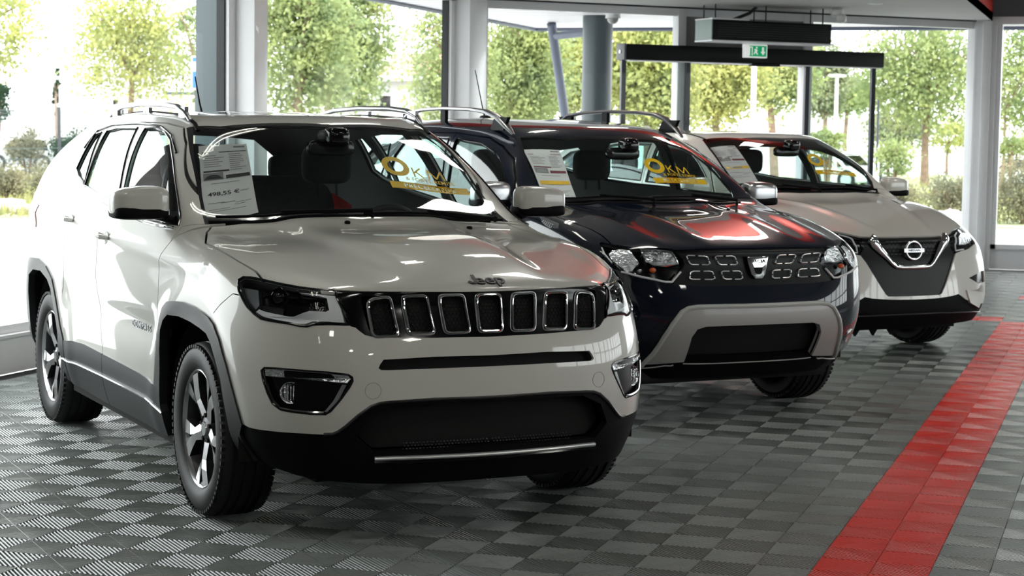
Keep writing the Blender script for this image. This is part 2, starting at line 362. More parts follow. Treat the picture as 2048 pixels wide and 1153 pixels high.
m.prism(z2([(-.35, 1.3), (.35, 1.3), (.35, -.2), (.9, -.2), (0, -1.3), (-.9, -.2), (-.35, -.2)], .090, 0, .034), (0, -.001, 0))
m.build('pictogram', mwh, d)
# small ceiling fittings
m = MB(); p = ob(3.9, 2.93, .9); m.superell(p, (.07, .10, .05), .6); m.superell(p+Vector((.05, -.06, -.07)), (.06, .06, .05), .6)
tag(m.build('emergency_lamp', mat('lamp_housing_white', (.75, .75, .74), .4)), 'small white twin spot unit on the ceiling edge beside the hanging rods', 'lamp')
m = MB(); m.lathe([(0, -.01), (.05, -.01), (.075, -.006), (.08, 0)], 24, 'Z', c=(1.02, 14.0, H)); tag(m.build('ceiling_spot', mat('spot_white', (.7, .7, .7), .4)), 'small round recessed spot in the low white ceiling near the right window post', 'lamp')
# far wall and corner post
m = MB(); m.box((1.85, 17.2, 0), (12, 17.36, .225)); m.box((1.85, 17.18, .225), (12, 17.36, .245)); struct(m, 'wall_far', MW['frame'])
m = MB(); m.box((1.80, 17.10, 0), (2.06, 17.34, H+.02)); m.box((1.90, 17.04, .0), (2.0, 17.12, H)); struct(m, 'trim_10', MW['frame'], bevel=.008)
m = MB(); m.box((2.06, 17.14, .245), (2.12, 17.30, 2.93)); m.box((2.06, 17.14, .245), (12, 17.30, .30)); m.box((1.85, 17.12, 2.93), (12, 17.34, 3.02)); m.box((5.2, 17.14, .3), (5.35, 17.3, 2.93)); m.box((8.6, 17.14, .3), (8.75, 17.3, 2.93)); struct(m, 'trim_11', MW['frame'])
m = MB(); m.box((2.0, 17.16, 3.02), (12, 17.34, HH)); struct(m, 'wall_far_upper', mat('blue_grey_bulkhead', (.16, .19, .22), .7))
m = MB(); m.box((2.12, 17.23, .30), (12, 17.245, 2.93)); struct(m, 'window_7', MW['glass'])
# ceilings
m = MB(); m.prism([(-3.16, YS, H), (XS, YS, H), (XS, 17.34, H), (1.85, 17.34, H), (-3.16, 12.8, H)], (0, 0, .1)); struct(m, 'ceiling', MW['ceil'], smooth=False)
m = MB(); m.box((XS-.004, -14, H), (12, 17.34, H+.001)) if False else None
m.box((XS, -14, HH), (12.2, 17.34, HH+.1)); m.box((-3.16, -14, HH), (XS, YS, HH+.1)); struct(m, 'ceiling_upper', MW['ceil_hi'])
m = MB(); m.box((-3.16, -14, H), (-3.0, YS, HH)); struct(m, 'wall_left_upper', MW['wall'])
m = MB(); m.box((XS-.006, YS-.03, H), (XS, 17.16, HH)); m.box((-3.0, YS-.03, H), (XS, YS, HH)); struct(m, 'trim_12', MW['red'])
m = MB(); m.tube([(1.82, 17.0, H-.006), (-2.9, 12.72, H-.006)], .012, 6); struct(m, 'trim_13', MW['gasket'])
# right and rear walls of the hall, behind and beside the camera
m = MB(); m.box((12, -14, 0), (12.2, 17.3, .9)); m.box((12, -14, 2.7), (12.2, 17.3, HH)); m.box((12, -14, .9), (12.2, -1.0, 2.7)); m.box((12, 11.2, .9), (12.2, 17.3, 2.7))
struct(m, 'wall_right', MW['wall'])
m = MB()
for y in np.arange(-1.0, 11.3, 1.02): m.box((11.97, y, .9), (12.2, y+.10, 2.7))
m.box((11.97, -1, 1.75), (12.2, 11.2, 1.83)); struct(m, 'trim_14', MW['frame'])
m = MB(); m.box((12.08, -1, .9), (12.1, 11.2, 2.7)); struct(m, 'window_8', MW['glass'])
m = MB(); m.box((-3.16, -14.2, 0), (12.2, -14, HH)); struct(m, 'wall_rear', MW['wall'])
# fluorescent fittings
lm = mat('fluorescent_tube', (.9, .9, .85), .4, emit=(1.0, .97, .86), estr=15.); lh = mat('fitting_housing', (.7, .7, .7), .4)
lp = mat('light_panel', (.9, .9, .85), .4, emit=(1.0, .97, .90), estr=19.)
def fitting(x, y, z, twin, lab, rot=0):
    f = empty('ceiling_light', (x, y, z), rot, lab, 'lamp', 'fluorescent fittings under the ceilings')
    if twin:
        m = MB(); m.box((-.10, -.62, -.05), (.10, .62, 0)); m.build('housing', lh, f)
        for s_ in (-.05, .05): MB().tube([(s_, -.58, -.065), (s_, .58, -.065)], .014, 10).build('tube', lm, f)
    else:
        m = MB(); m.box((-.31, -.31, -.02), (.31, .31, 0)); m.build('housing', lh, f); m = MB(); m.box((-.28, -.28, -.028), (.28, .28, -.021)); m.build('diffuser', lp, f)
for y in (-8, -5.4, -2.8, -.25, 2.3, 4.85, 7.4, 10.): fitting(-.65, y, H if y > YS else HH, True, 'twin tube ceiling light over the row of cars')
for y in (-7, -2.5, 4.2, 9.2): fitting(1.0, y, HH, False, 'square light panel in the ceiling over the car noses')
for x in (4.6, 8.2):
    for y in (-9, -4.5, 0, 4.5, 9, 13.5): fitting(x, y, HH, False, 'square ceiling light in the higher part of the hall')
# outside the glass: canopy, columns, tube strut, camera dome
def soffit_mat():
    m = mat('slatted_soffit', (.78, .75, .78), .5); nt = m.node_tree; b = nt.nodes['Principled BSDF']
    tc = nt.nodes.new('ShaderNodeTexCoord'); w = nt.nodes.new('ShaderNodeTexWave'); w.wave_type = 'BANDS'; w.bands_direction = 'Y'; w.inputs['Scale'].default_value = 1.0
    r = nt.nodes.new('ShaderNodeValToRGB'); r.color_ramp.elements[0].position = .0; r.color_ramp.elements[0].color = (.16, .16, .17, 1); r.color_ramp.elements[1].position = .22; r.color_ramp.elements[1].color = (.80, .77, .80, 1)
    nt.links.new(tc.outputs['Object'], w.inputs['Vector']); nt.links.new(w.outputs['Fac'], r.inputs[0]); nt.links.new(r.outputs[0], b.inputs['Base Color']); return m
MW['soffit'] = soffit_mat()
m = MB(); Z0 = 3.08
m.prism([(-3.2, 8.5, Z0), (-3.05, 12.9, Z0), (1.85, 17.38, Z0), (12, 17.38, Z0), (12, 20.3, Z0), (-4.65, 20.1, Z0), (-4.65, 12.5, Z0), (-4.2, 8.5, Z0)], (0, 0, .30)); c_ = m.build('canopy', MW['soffit'])
tag(c_, 'pale slatted canopy soffit reaching out over the entrance outside', 'canopy')
m = MB(); m.tube([(-4.66, 8.5, Z0-.02), (-4.66, 20.12, Z0-.02), (12, 20.32, Z0-.02)], .03, 8); m.build('canopy_edge', MW['steel'], c_)
def at(px, py, dist):
    d = Vector(((px-1024)/3793.1, -(py-576.5)/3793.1, -1))*dist; return cam.matrix_world @ d
def ground(px, py, z=0.):
    o = cam.matrix_world.translation; d = (at(px, py, 1) - o); return o + d*((z-o.z)/d.z)
p = at(1193, 200, 24.6); m = MB(); m.cyl((p.x, p.y, -.3), (p.x, p.y, 3.1), .195, 40); tag(m.build('round_column', MW['column']), 'round dark grey steel column under the canopy outside the entrance', 'column')
m = MB(); m.box((-3.62, 7.63, -.3), (-3.34, 7.92, 3.4)); tag(m.build('square_column', MW['column'], bevel=.01), 'flat blue-grey column right outside the left window', 'column')
a, b = at(1131, 240, 27), at(1103, 48, 26.0); m = MB(); m.tube([a + (a-b)*1.3, b], .065, 16); t_ = m.build('strut_tube', MW['steel']); tag(t_, 'slanting blue-grey steel strut carrying the canopy corner', 'strut')
a, b = at(1112, 72, 26), at(1172, 66, 25.5); m = MB(); m.tube([a, b], .05, 12); m.build('cross_tube', MW['steel'], t_)
p = at(1226, 33, 21); cd = empty('security_camera', p, 0, 'white dome security camera hanging under the canopy by the round column', 'camera')
m = MB(); m.lathe([(.0, .19), (.05, .19), (.06, .10), (.08, .06), (.085, -.02), (0, -.02)], 28, 'Z'); m.build('dome_housing', lh, cd); m = MB(); m.superell((0, 0, -.03), (.062, .062, .055), 1.0); m.build('dome_glass', M['silver_plastic'], cd)
# stickers on the window post
p = ob(.0, 2.08, .03)
for (z0, z1, col, nm, lab) in ((2.06, 2.32, (.42, .10, .07), 'red', 'faded red notice stuck high on the white window post beside the entrance'), (1.97, 2.045, (.12, .18, .42), 'blue', 'small blue sticker under the red notice on the white window post')):
    m = MB(); m.obox(ob(.04, (z0+z1)/2, .0215), OD*.05, ON*.001, Vector((0, 0, (z1-z0)/2))); o = tag(m.build('sticker', mat('sticker_'+nm, col, .5, vary=.15, scale=40)), lab, 'sticker', 'stickers on the white window post')
    m = MB()
    for k in range(5): m.obox(ob(.04, z0+(z1-z0)*(k+.7)/5.6, .0228), OD*(.035-.008*(k % 3)), ON*.0004, Vector((0, 0, .004)))
    m.build('printing', M['paper'], o)
# ------------------------------------------------------------------ outdoors
rng = np.random.default_rng(7)
def ground_mat(name, c1, c2, scale, rough=.9):
    m = mat(name, c1, rough); nt = m.node_tree; b = nt.nodes['Principled BSDF']
    tc = nt.nodes.new('ShaderNodeTexCoord'); n = nt.nodes.new('ShaderNodeTexNoise'); n.inputs['Scale'].default_value = scale; n.inputs['Detail'].default_value = 8
    r = nt.nodes.new('ShaderNodeValToRGB'); r.color_ramp.elements[0].position = .35; r.color_ramp.elements[1].position = .65; r.color_ramp.elements[0].color = _c(c1); r.color_ramp.elements[1].color = _c(c2)
    nt.links.new(tc.outputs['Object'], n.inputs['Vector']); nt.links.new(n.outputs['Fac'], r.inputs[0]); nt.links.new(r.outputs[0], b.inputs['Base Color']); return m
m = MB(); m.add([(-150, -60, -.06), (150, -60, -.06), (150, 260, -.06), (-150, 260, -.06)], [(0, 1, 2, 3)]); tag(m.build('ground', ground_mat('pale_asphalt', (.38, .38, .38), (.46, .46, .45), 2.5), smooth=False), kind='structure')
def leafmat(name, c, var=.35):
    m = bpy.data.materials.new(name); m.use_nodes = True; nt = m.node_tree; nt.nodes.clear()
    o = nt.nodes.new('ShaderNodeOutputMaterial'); d = nt.nodes.new('ShaderNodeBsdfDiffuse'); t = nt.nodes.new('ShaderNodeBsdfTranslucent'); x = nt.nodes.new('ShaderNodeMixShader'); x.inputs[0].default_value = .42
    tc = nt.nodes.new('ShaderNodeTexCoord'); n = nt.nodes.new('ShaderNodeTexNoise'); n.inputs['Scale'].default_value = 1.6; n.inputs['Detail'].default_value = 5; r = nt.nodes.new('ShaderNodeValToRGB')
    r.color_ramp.elements[0].position = .34; r.color_ramp.elements[1].position = .68
    r.color_ramp.elements[0].color = _c([v*(1-var) for v in c]); r.color_ramp.elements[1].color = _c([min(1, c[0]*(1+var*1.3)), min(1, c[1]*(1+var*.6)), c[2]*1.0])
    nt.links.new(tc.outputs['Object'], n.inputs['Vector']); nt.links.new(n.outputs['Fac'], r.inputs[0]); nt.links.new(r.outputs[0], d.inputs[0]); nt.links.new(r.outputs[0], t.inputs[0])
    nt.links.new(d.outputs[0], x.inputs[1]); nt.links.new(t.outputs[0], x.inputs[2]); nt.links.new(x.outputs[0], o.inputs[0]); return m
LF = dict(yellow=leafmat('yellow_green_leaves', (.38, .45, .20)), green=leafmat('mid_green_leaves', (.28, .37, .19)), birch=leafmat('birch_leaves', (.29, .38, .19)), blue=leafmat('grey_green_leaves', (.27, .33, .23)), dark=leafmat('dark_evergreen_leaves', (.022, .060, .028)), lav=leafmat('grey_shrub_leaves', (.24, .25, .18), .3), grass=leafmat('verge_grass', (.30, .33, .16), .3))
BARK = mat('bark', (.22, .15, .11), .9, vary=.3, scale=6, bump=.4)
def leaves(n_clump, per, centre, rad, leaf, spread=.22, droop=.0, shape=1.0, seed=0, hollow=.35):
    g = np.random.default_rng(seed); c = np.array(centre); r = np.array(rad)
    d = g.normal(size=(n_clump, 3)); d /= np.linalg.norm(d, axis=1)[:, None]; k = hollow + (1-hollow)*g.random(n_clump)**.5
    cl = d*k[:, None]*r
    if shape != 1.0: f = 1 - (1-shape)*np.clip(cl[:, 2]/r[2], 0, 1); cl[:, :2] *= f[:, None]
    p = np.repeat(cl, per, 0) + g.normal(size=(n_clump*per, 3))*spread*min(r)*np.array((1, 1, .8))
    if droop: p[:, 2] -= droop*g.random(len(p))**2
    p += c; N = len(p)
    u = g.normal(size=(N, 3)); u /= np.linalg.norm(u, axis=1)[:, None]; w = g.normal(size=(N, 3)); v = np.cross(u, w); v /= np.linalg.norm(v, axis=1)[:, None]
    s = leaf*(.6+.8*g.random(N))[:, None]
    V = np.stack([p-u*s*.5, p+v*s*.33, p+u*s*.5, p-v*s*.33], 1).reshape(-1, 3)
    return V
def leaf_mesh(V, name):
    me = bpy.data.meshes.new(name); n = len(V); me.vertices.add(n); me.vertices.foreach_set('co', V.ravel()); me.loops.add(n); me.loops.foreach_set('vertex_index', np.arange(n, dtype=np.int32))
    me.polygons.add(n//4); me.polygons.foreach_set('loop_start', np.arange(0, n, 4, dtype=np.int32)); me.polygons.foreach_set('loop_total', np.full(n//4, 4, np.int32)); me.update(calc_edges=True); return me
def size(px, dist): return px*dist/3793.1
def tree(label, x, dist, crown, leafk='green', trunk=.16, n=70, per=60, leaf=.14, droop=0., shape=.8, forks=4, seed=1, group=None, cat='tree', spread=.22, hollow=.35):
    """crown: pixel box of the crown at the given distance (x0, y0, x1, y1)"""
    x0, y0, x1, y1 = crown; c = at((x0+x1)/2, (y0+y1)/2, dist); b = at(x, 300, dist); base = Vector((b.x, b.y, -.06))
    rx, rz = size(x1-x0, dist)/2, size(y1-y0, dist)/2
    t = empty('tree', base, 0, label, cat, group); cc = Vector((c.x, c.y, c.z)) - base
    me = leaf_mesh(leaves(n, per, cc, (rx, rx*.9, rz), leaf, droop=droop, shape=shape, seed=seed, spread=spread, hollow=hollow), 'crown'); link('crown', me, LF[leafk], t)
    if trunk:
        g = np.random.default_rng(seed+5); m = MB(); h = max(.6, cc.z - rz*.55)
        pts = [Vector((0, 0, 0)), Vector((g.normal()*.05, 0, h*.5)), Vector((g.normal()*.08, 0, h))]
        m.tube(pts, [trunk*1.15, trunk*.9, trunk*.75], 10)
        for k in range(forks):
            a = 2*math.pi*k/forks + g.random(); e = Vector((cc.x + math.cos(a)*rx*.7, cc.y + math.sin(a)*rx*.6, cc.z + rz*(.1+.6*g.random())))
            md = pts[-1].lerp(e, .45) + Vector((0, 0, rz*.12)); m.tube([pts[-1] - Vector((0, 0, .1)), md, e], [trunk*.55, trunk*.35, trunk*.10], 7)
            for q in range(3):
                e2 = md.lerp(e, .3+.3*q) ; a2 = a + g.normal()*1.0; m.tube([e2, e2 + Vector((math.cos(a2), math.sin(a2), .6))*rx*.35], [trunk*.16, trunk*.05], 5)
        m.build('trunk', BARK, t)
    return t
def bush(label, box, dist, leafk='green', n=40, per=50, leaf=.08, seed=1, group=None, cat='shrub', name='shrub'):
    x0, y0, x1, y1 = box; c = at((x0+x1)/2, (y0+y1)/2, dist); rx, rz = size(x1-x0, dist)/2, size(y1-y0, dist)/2
    b = empty(name, (c.x, c.y, -.06), 0, label, cat, group); zc = c.z + .06
    V = leaves(n, per, (0, 0, max(zc, rz*.8)), (rx, rx*.8, rz), leaf, seed=seed, hollow=.2, spread=.28)
    V[:, 2] = np.maximum(V[:, 2], .01)
    link('foliage', leaf_mesh(V, 'foliage'), LF[leafk], b)
    m = MB(); g = np.random.default_rng(seed)
    for k in range(6): a = g.random()*6.28; m.tube([(0, 0, 0), (math.cos(a)*rx*.3, math.sin(a)*rx*.3, zc), (math.cos(a)*rx*.6, math.sin(a)*rx*.6, zc+rz*.4)], [.03, .02, .008], 6)
    m.build('stems', BARK, b); return b
GT = 'trees outside the showroom windows'
tree('yellow-green tree with an open forked crown beyond the left window', 262, 68, (125, -35, 395, 205), 'yellow', .13, 150, 64, .15, seed=11, group=GT, forks=5, hollow=.1, spread=.2, shape=.7)
tree('tree at the far left edge of the photo with only its drooping branch tips visible', -60, 52, (-180, -60, 85, 130), 'yellow', .14, 60, 55, .14, seed=12, group=GT)
tree('narrow green tree crown peeping out beside the flat grey column', 400, 66, (335, -20, 470, 215), 'green', .12, 50, 50, .14, seed=13, group=GT)
tree('broad mid-green tree filling the left half of the second window', 592, 50, (505, -70, 715, 240), 'green', .15, 170, 76, .13, seed=14, group=GT, hollow=.1)
tree('grey-green tree right of the broad tree in the second window', 655, 58, (600, -80, 790, 225), 'green', .14, 150, 70, .14, seed=15, group=GT, hollow=.1)
tree('birch with hanging leaf strands behind the white window post', 900, 38, (812, -60, 990, 245), 'birch', .09, 130, 66, .09, droop=.7, seed=16, group=GT)
tree('leafy birch between the window post and the slanting strut', 1030, 40, (955, -30, 1150, 262), 'birch', .09, 200, 80, .09, droop=.6, seed=17, group=GT, hollow=.1)
tree('yellowing round tree between the strut and the round column', 1135, 46, (1070, 60, 1235, 225), 'yellow', .08, 120, 70, .11, seed=18, group=GT)
tree('dense yellow-green tree filling the left sliding door leaf', 1290, 44, (1205, -10, 1400, 262), 'yellow', .11, 190, 90, .12, seed=19, group=GT, hollow=.05, spread=.3, shape=.95)
tree('yellow-green tree low in the middle of the entrance', 1430, 48, (1350, 60, 1535, 240), 'yellow', .10, 170, 85, .12, seed=20, group=GT, hollow=.05, spread=.3, shape=.95)
tree('mid-green tree with a straight trunk right of the white lamp post in the entrance', 1552, 56, (1480, 60, 1630, 222), 'green', .13, 130, 76, .13, seed=21, group=GT, hollow=.1, spread=.28)
tree('thin pale green tree left of the second lamp post', 1645, 62, (1600, 90, 1700, 235), 'blue', .09, 80, 60, .13, seed=22, group=GT, spread=.28)
tree('small round street tree behind the parked cars outside the entrance', 1692, 78, (1640, 150, 1750, 232), 'green', .10, 70, 60, .14, seed=23, group=GT)
tree('large bright green tree standing alone outside the right hand window', 1851, 64, (1715, 25, 1975, 255), 'green', .14, 190, 66, .14, seed=24, group=GT, forks=6, hollow=.1, spread=.25)
tree('young slender tree at the right edge of the photo beyond the far window', 2003, 54, (1965, 50, 2110, 275), 'green', .05, 110, 50, .11, seed=25, group=GT, shape=.6, spread=.3)
tree('small yellowing bush-like tree behind the large tree on the right', 1895, 84, (1850, 240, 1950, 300), 'yellow', .07, 30, 60, .14, seed=26, group=GT)
for i, (x, y0, y1, w, lab) in enumerate(((114, 135, 212, 15, 'slim dark cypress left of the white motorhome'), (195, 118, 180, 15, 'slim dark cypress rising behind the motorhome'))):
    tree(lab, x, 88, (x-w/2, y0, x+w/2, y1+20), 'dark', .08, 40, 60, .12, seed=40+i, group='cypresses on the left', shape=.15)
GB = 'shrubs outside the windows'
bush('round olive shrub right of the entrance behind the parked cars', (1735, 208, 1855, 300), 74, 'blue', 60, 70, .14, 50, GB)
bush('dark clipped hedge behind the wire fence', (105, 268, 205, 330), 56, 'dark', 60, 60, .09, 51, GB, 'hedge', 'hedge')
bush('loose grey-brown shrub behind the fence left of its dark post', (18, 262, 92, 345), 54, 'lav', 40, 60, .08, 52, GB)
bush('green bush at the left photo edge above the parked estate car', (-40, 165, 28, 240), 80, 'dark', 30, 60, .13, 53, GB)
bush('wild grass clump in front of the fence at the left edge', (-30, 335, 60, 400), 40, 'lav', 40, 60, .07, 54, GB)
bush('pale wild shrub in front of the fence beside its post', (55, 330, 150, 405), 41, 'lav', 40, 50, .07, 55, GB)
bush('lavender clump just left of the right window post', (1840, 355, 1960, 440), 36, 'lav', 60, 70, .05, 56, GB)
bush('lavender clump beyond the nose of the furthest white car', (1745, 370, 1850, 425), 38, 'lav', 50, 60, .05, 57, GB)
bush('grey-green lavender hedge outside the far right window', (1975, 315, 2120, 440), 36, 'lav', 80, 80, .05, 58, GB)
bush('leafy young shrub by the thin dark post right of the entrance', (1740, 275, 1830, 350), 42, 'green', 40, 50, .07, 59, GB)
bush('green shrub in front of the parked white cars', (1622, 262, 1690, 310), 46, 'green', 30, 50, .08, 60, GB)
bush('low shrub at the foot of the young tree on the right edge', (1990, 270, 2060, 318), 50, 'green', 30, 50, .08, 61, GB)
bush('bright leafy shrub under the birches behind the dark car roof', (985, 190, 1090, 262), 42, 'birch', 50, 60, .08, 62, GB)
# verge and rocks
def strip(name, pts, m, z=-.03, label=None, cat=None):
    mb = MB(); mb.prism([(p.x, p.y, -.06) for p in pts], (0, 0, z+.06)); return mb.build(name, m)
v = strip('verge_left', [ground(-400, 432), ground(420, 428), ground(430, 345), ground(-400, 345)], ground_mat('dry_verge', (.20, .22, .11), (.34, .32, .22), .8)); tag(v, kind='structure')
v = strip('verge_right', [ground(1560, 442), ground(2500, 462), ground(2500, 352), ground(1560, 345)], ground_mat('green_verge', (.22, .27, .12), (.36, .38, .26), .8)); tag(v, kind='structure')
gv = []
for (xa, xb, ya, yb) in ((-100, 380, 345, 430), (1600, 2200, 355, 445)):
    for _ in range(5200):
        px, py = rng.uniform(xa, xb), rng.uniform(ya, yb); g_ = ground(px, py); h = rng.uniform(.05, .22); a = rng.uniform(0, 6.28); dx, dy = math.cos(a)*.02, math.sin(a)*.02
        l1, l2 = rng.normal()*.05, rng.normal()*.05
        gv += [(g_.x-dx, g_.y-dy, -.03), (g_.x+dx, g_.y+dy, -.03), (g_.x+dx*.2+l1, g_.y+dy*.2+l2, h), (g_.x-dx*.2+l1, g_.y-dy*.2+l2, h)]
tag(link('verge_grass', leaf_mesh(np.array([tuple(p) for p in gv]), 'verge_grass'), LF['grass']), 'dry tufted grass growing on the verges outside', 'grass', kind='stuff')
rk = mat('pale_rock', (.42, .38, .38), .9, vary=.25, scale=3, bump=.6)
def rock(label, px, py, dist, s, seed):
    g = np.random.default_rng(seed); p = at(px, py, dist); m = MB(); m.superell((0, 0, 0), (s, s*.8, s*.55), .85, 16, 10)
    m.v = [tuple(Vector(q)*(1+.16*math.sin(9*q[0]/s+seed)*math.cos(7*q[1]/s)+.05*g.normal())) for q in m.v]
    tag(m.build('rock', rk, None, (p.x, p.y, s*.2)), label, 'rock', 'rocks on the verge')
for i, (x, y, d, s, lab) in enumerate(((22, 405, 35, .30, 'pale mauve boulder at the verge edge by the left photo edge'), (48, 412, 34.5, .2, 'smaller pale rock beside the mauve boulder on the left verge'), (1900, 425, 34, .38, 'pale boulder among lavender left of the right window post'), (1925, 432, 33.5, .26, 'smaller rock touching the window post outline on the right verge'), (1755, 418, 37, .22, 'small rock beyond the nose of the furthest white car'))): rock(lab, x, y, d, s, i)
# fence
fm_ = mat('green_grey_fence_wire', (.10, .13, .14), .5, metal=.3)
a, b = ground(-60, 372), ground(330, 352); d_ = (b-a); L_ = d_.length; d_.normalize()
f = empty('fence', (0, 0, 0), 0, 'tall welded wire mesh fence with dark posts outside the left window', 'fence')
m = MB()
for k in range(int(L_/.11)): q = a + d_*k*.11; m.obox((q.x, q.y, .98), d_*.004, (0, 0.004, 0), (0, 0, 1.02))
for z in (.05, .35, .65, .95, 1.25, 1.55, 1.98): m.obox(((a.x+b.x)/2, (a.y+b.y)/2, z), d_*L_/2, (0, .006, 0), (0, 0, .008))
m.build('wire_panel', fm_, f, smooth=False)
for px in (101, 238, -20):
    t_ = (px+60)/390; q = a.lerp(b, t_*.97); m = MB(); m.obox((q.x, q.y, 1.03), d_*.05, (0, .05, 0), (0, 0, 1.09)); m.build('fence_post', MW['frame_dark'], f)
# buildings
wb = mat('white_render', (.62, .61, .60), .8, vary=.04, scale=.5); yb = mat('yellow_door_panel', (.70, .47, .02), .5, vary=.08, scale=1.5)
def louvre():
    m = mat('blue_grey_louvre', (.22, .27, .33), .5); nt = m.node_tree; w = nt.nodes.new('ShaderNodeTexWave'); w.bands_direction = 'Z'; w.inputs['Scale'].default_value = 3.2
    tc = nt.nodes.new('ShaderNodeTexCoord'); r = nt.nodes.new('ShaderNodeValToRGB'); r.color_ramp.elements[0].color = (.14, .18, .23, 1); r.color_ramp.elements[1].color = (.34, .40, .46, 1)
    nt.links.new(tc.outputs['Object'], w.inputs['Vector']); nt.links.new(w.outputs['Fac'], r.inputs[0]); nt.links.new(r.outputs[0], nt.nodes['Principled BSDF'].inputs['Base Color']); return m
def facing(px, py, dist):
    p = at(px, py, dist); v_ = p - cam.matrix_world.translation; r = Vector((v_.y, -v_.x, 0)).normalized(); return p, r, Vector((r.y, -r.x, 0))
def quadbox(mb, x0, y0, x1, y1, dist, depth, z0=None, fwd=0.):
    """a box whose front covers a pixel rectangle at a distance"""
    p, r, n = facing((x0+x1)/2, (y0+y1)/2, dist); w = size(x1-x0, dist)/2; top = at((x0+x1)/2, y0, dist).z; bot = at((x0+x1)/2, y1, dist).z if z0 is None else z0
    n = -n if (p - cam.matrix_world.translation).dot(n) < 0 else n
    c = Vector((p.x, p.y, (top+bot)/2)) + n*(depth/2 - fwd); mb.obox(c, r*w, n*depth/2, Vector((0, 0, (top-bot)/2))); return c, r, n
bl = empty('warehouse', at(140, 200, 96), 0, 'white flat-roofed building with yellow door under grey louvres at far left', 'building')
def child(mb, name, mt, par, **k):
    o = mb.build(name, mt, None, **k); o.parent = par; o.matrix_parent_inverse = par.matrix_basis.inverted(); return o
m = MB(); quadbox(m, 30, 130, 330, 240, 96, 12, -.06); child(m, 'wall', wb, bl)
m = MB(); quadbox(m, 30, 133, 87, 176, 96, .4, fwd=.1); child(m, 'louvre_panel', louvre(), bl)
m = MB(); quadbox(m, 32, 178, 86, 262, 96, .4, -.06, fwd=.1); child(m, 'door_panel', yb, bl)
m = MB(); quadbox(m, 28, 126, 332, 131, 96, 12.3); child(m, 'roof_edge', MW['frame'], bl)
mh = empty('motorhome', at(180, 230, 76), 0, 'white motorhome parked behind the fence with a dark side window', 'motorhome')
m = MB(); quadbox(m, 120, 170, 262, 262, 76, 2.3, .4); child(m, 'body', wb, mh, bevel=.12)
m = MB(); quadbox(m, 222, 206, 300, 262, 76, 2.1, .35); child(m, 'driver_cab', wb, mh, bevel=.25)
m = MB(); quadbox(m, 135, 195, 166, 213, 76, .05, fwd=.03); w_ = child(m, 'side_window', MW['grey_side'], mh); m = MB(); quadbox(m, 138, 197, 163, 211, 76, .04, fwd=.05); child(m, 'window_pane', M['frit'], w_)
m = MB(); quadbox(m, 226, 200, 236, 222, 76, .05, fwd=.03); child(m, 'cab_window', M['frit'], mh)
for x in (150, 245):
    p, r, n = facing(x, 268, 75.4); m = MB(); q = Vector((p.x, p.y, .34)); m.cyl(q-n*.12, q+n*.12, .34, 20); child(m, 'wheel', M['rubber'], mh)
m = MB(); p, r, n = facing(130, 184, 75.9); m.cyl(p, p+n*.02, .07, 16); child(m, 'red_mark', M['red_lens'], mh)
ho = empty('house', at(830, 180, 62), 0, 'low white house with a red tiled roof behind the second window', 'building')
def tiles():
    m = mat('red_roof_tiles', (.40, .20, .14), .85); nt = m.node_tree; w = nt.nodes.new('ShaderNodeTexWave'); w.bands_direction = 'X'; w.inputs['Scale'].default_value = 5.; w.inputs['Distortion'].default_value = 1.5
    tc = nt.nodes.new('ShaderNodeTexCoord'); r = nt.nodes.new('ShaderNodeValToRGB'); r.color_ramp.elements[0].color = (.26, .11, .08, 1); r.color_ramp.elements[1].color = (.52, .33, .24, 1)
    nt.links.new(tc.outputs['Object'], w.inputs['Vector']); nt.links.new(w.outputs['Fac'], r.inputs[0]); nt.links.new(r.outputs[0], nt.nodes['Principled BSDF'].inputs['Base Color']); return m
m = MB(); quadbox(m, 560, 158, 915, 300, 62, 7, -.06); child(m, 'wall', wb, ho)
p, r, n = facing(835, 155, 61.4); n = -n if (p-cam.matrix_world.translation).dot(n) < 0 else n
e0, e1 = at(745, 158, 61.4), at(930, 153, 61.4); rd = at(790, 108, 64.5); rd1 = at(925, 104, 64.5)
m = MB(); m.add([e0, e1, rd1, rd, e0+n*7, e1+n*7], [(0, 1, 2, 3), (4, 3, 2, 5), (0, 3, 4), (1, 5, 2)]); child(m, 'roof', tiles(), ho, smooth=False)
m = MB(); m.tube([e0-n*.1, e1-n*.1], .09, 8); child(m, 'gutter', MW['frame'], ho)
for i, (x0, y0, x1, y1) in enumerate(((758, 190, 783, 222), (700, 196, 733, 222), (600, 198, 640, 222))):
    m = MB(); quadbox(m, x0, y0, x1, y1, 62, .1, fwd=.06); w_ = child(m, 'window', MW['frame'], ho); m = MB(); quadbox(m, x0+2, y0+2, x1-2, y1, 62, .1, fwd=.09); child(m, 'pane', M['frit'], w_)
lb_ = empty('low_building', at(360, 195, 140), 0, 'low beige building with a grey roof between the tree and the grey column', 'building')
m = MB(); quadbox(m, 300, 190, 392, 250, 140, 8, -.06); child(m, 'wall', mat('beige_render', (.55, .46, .34), .8, vary=.05), lb_); m = MB(); quadbox(m, 296, 183, 396, 191, 140, 9); child(m, 'roof', MW['column'], lb_)
fb = empty('far_building', at(1700, 250, 120), 0, 'long pale building far behind the parked cars outside the entrance', 'building')
m = MB(); quadbox(m, 1500, 232, 1790, 290, 120, 10, -.06); child(m, 'wall', mat('pale_render', (.60, .58, .60), .8, vary=.06), fb); m = MB(); quadbox(m, 1496, 226, 1795, 233, 120, 10.4); child(m, 'roof', MW['frame'], fb)
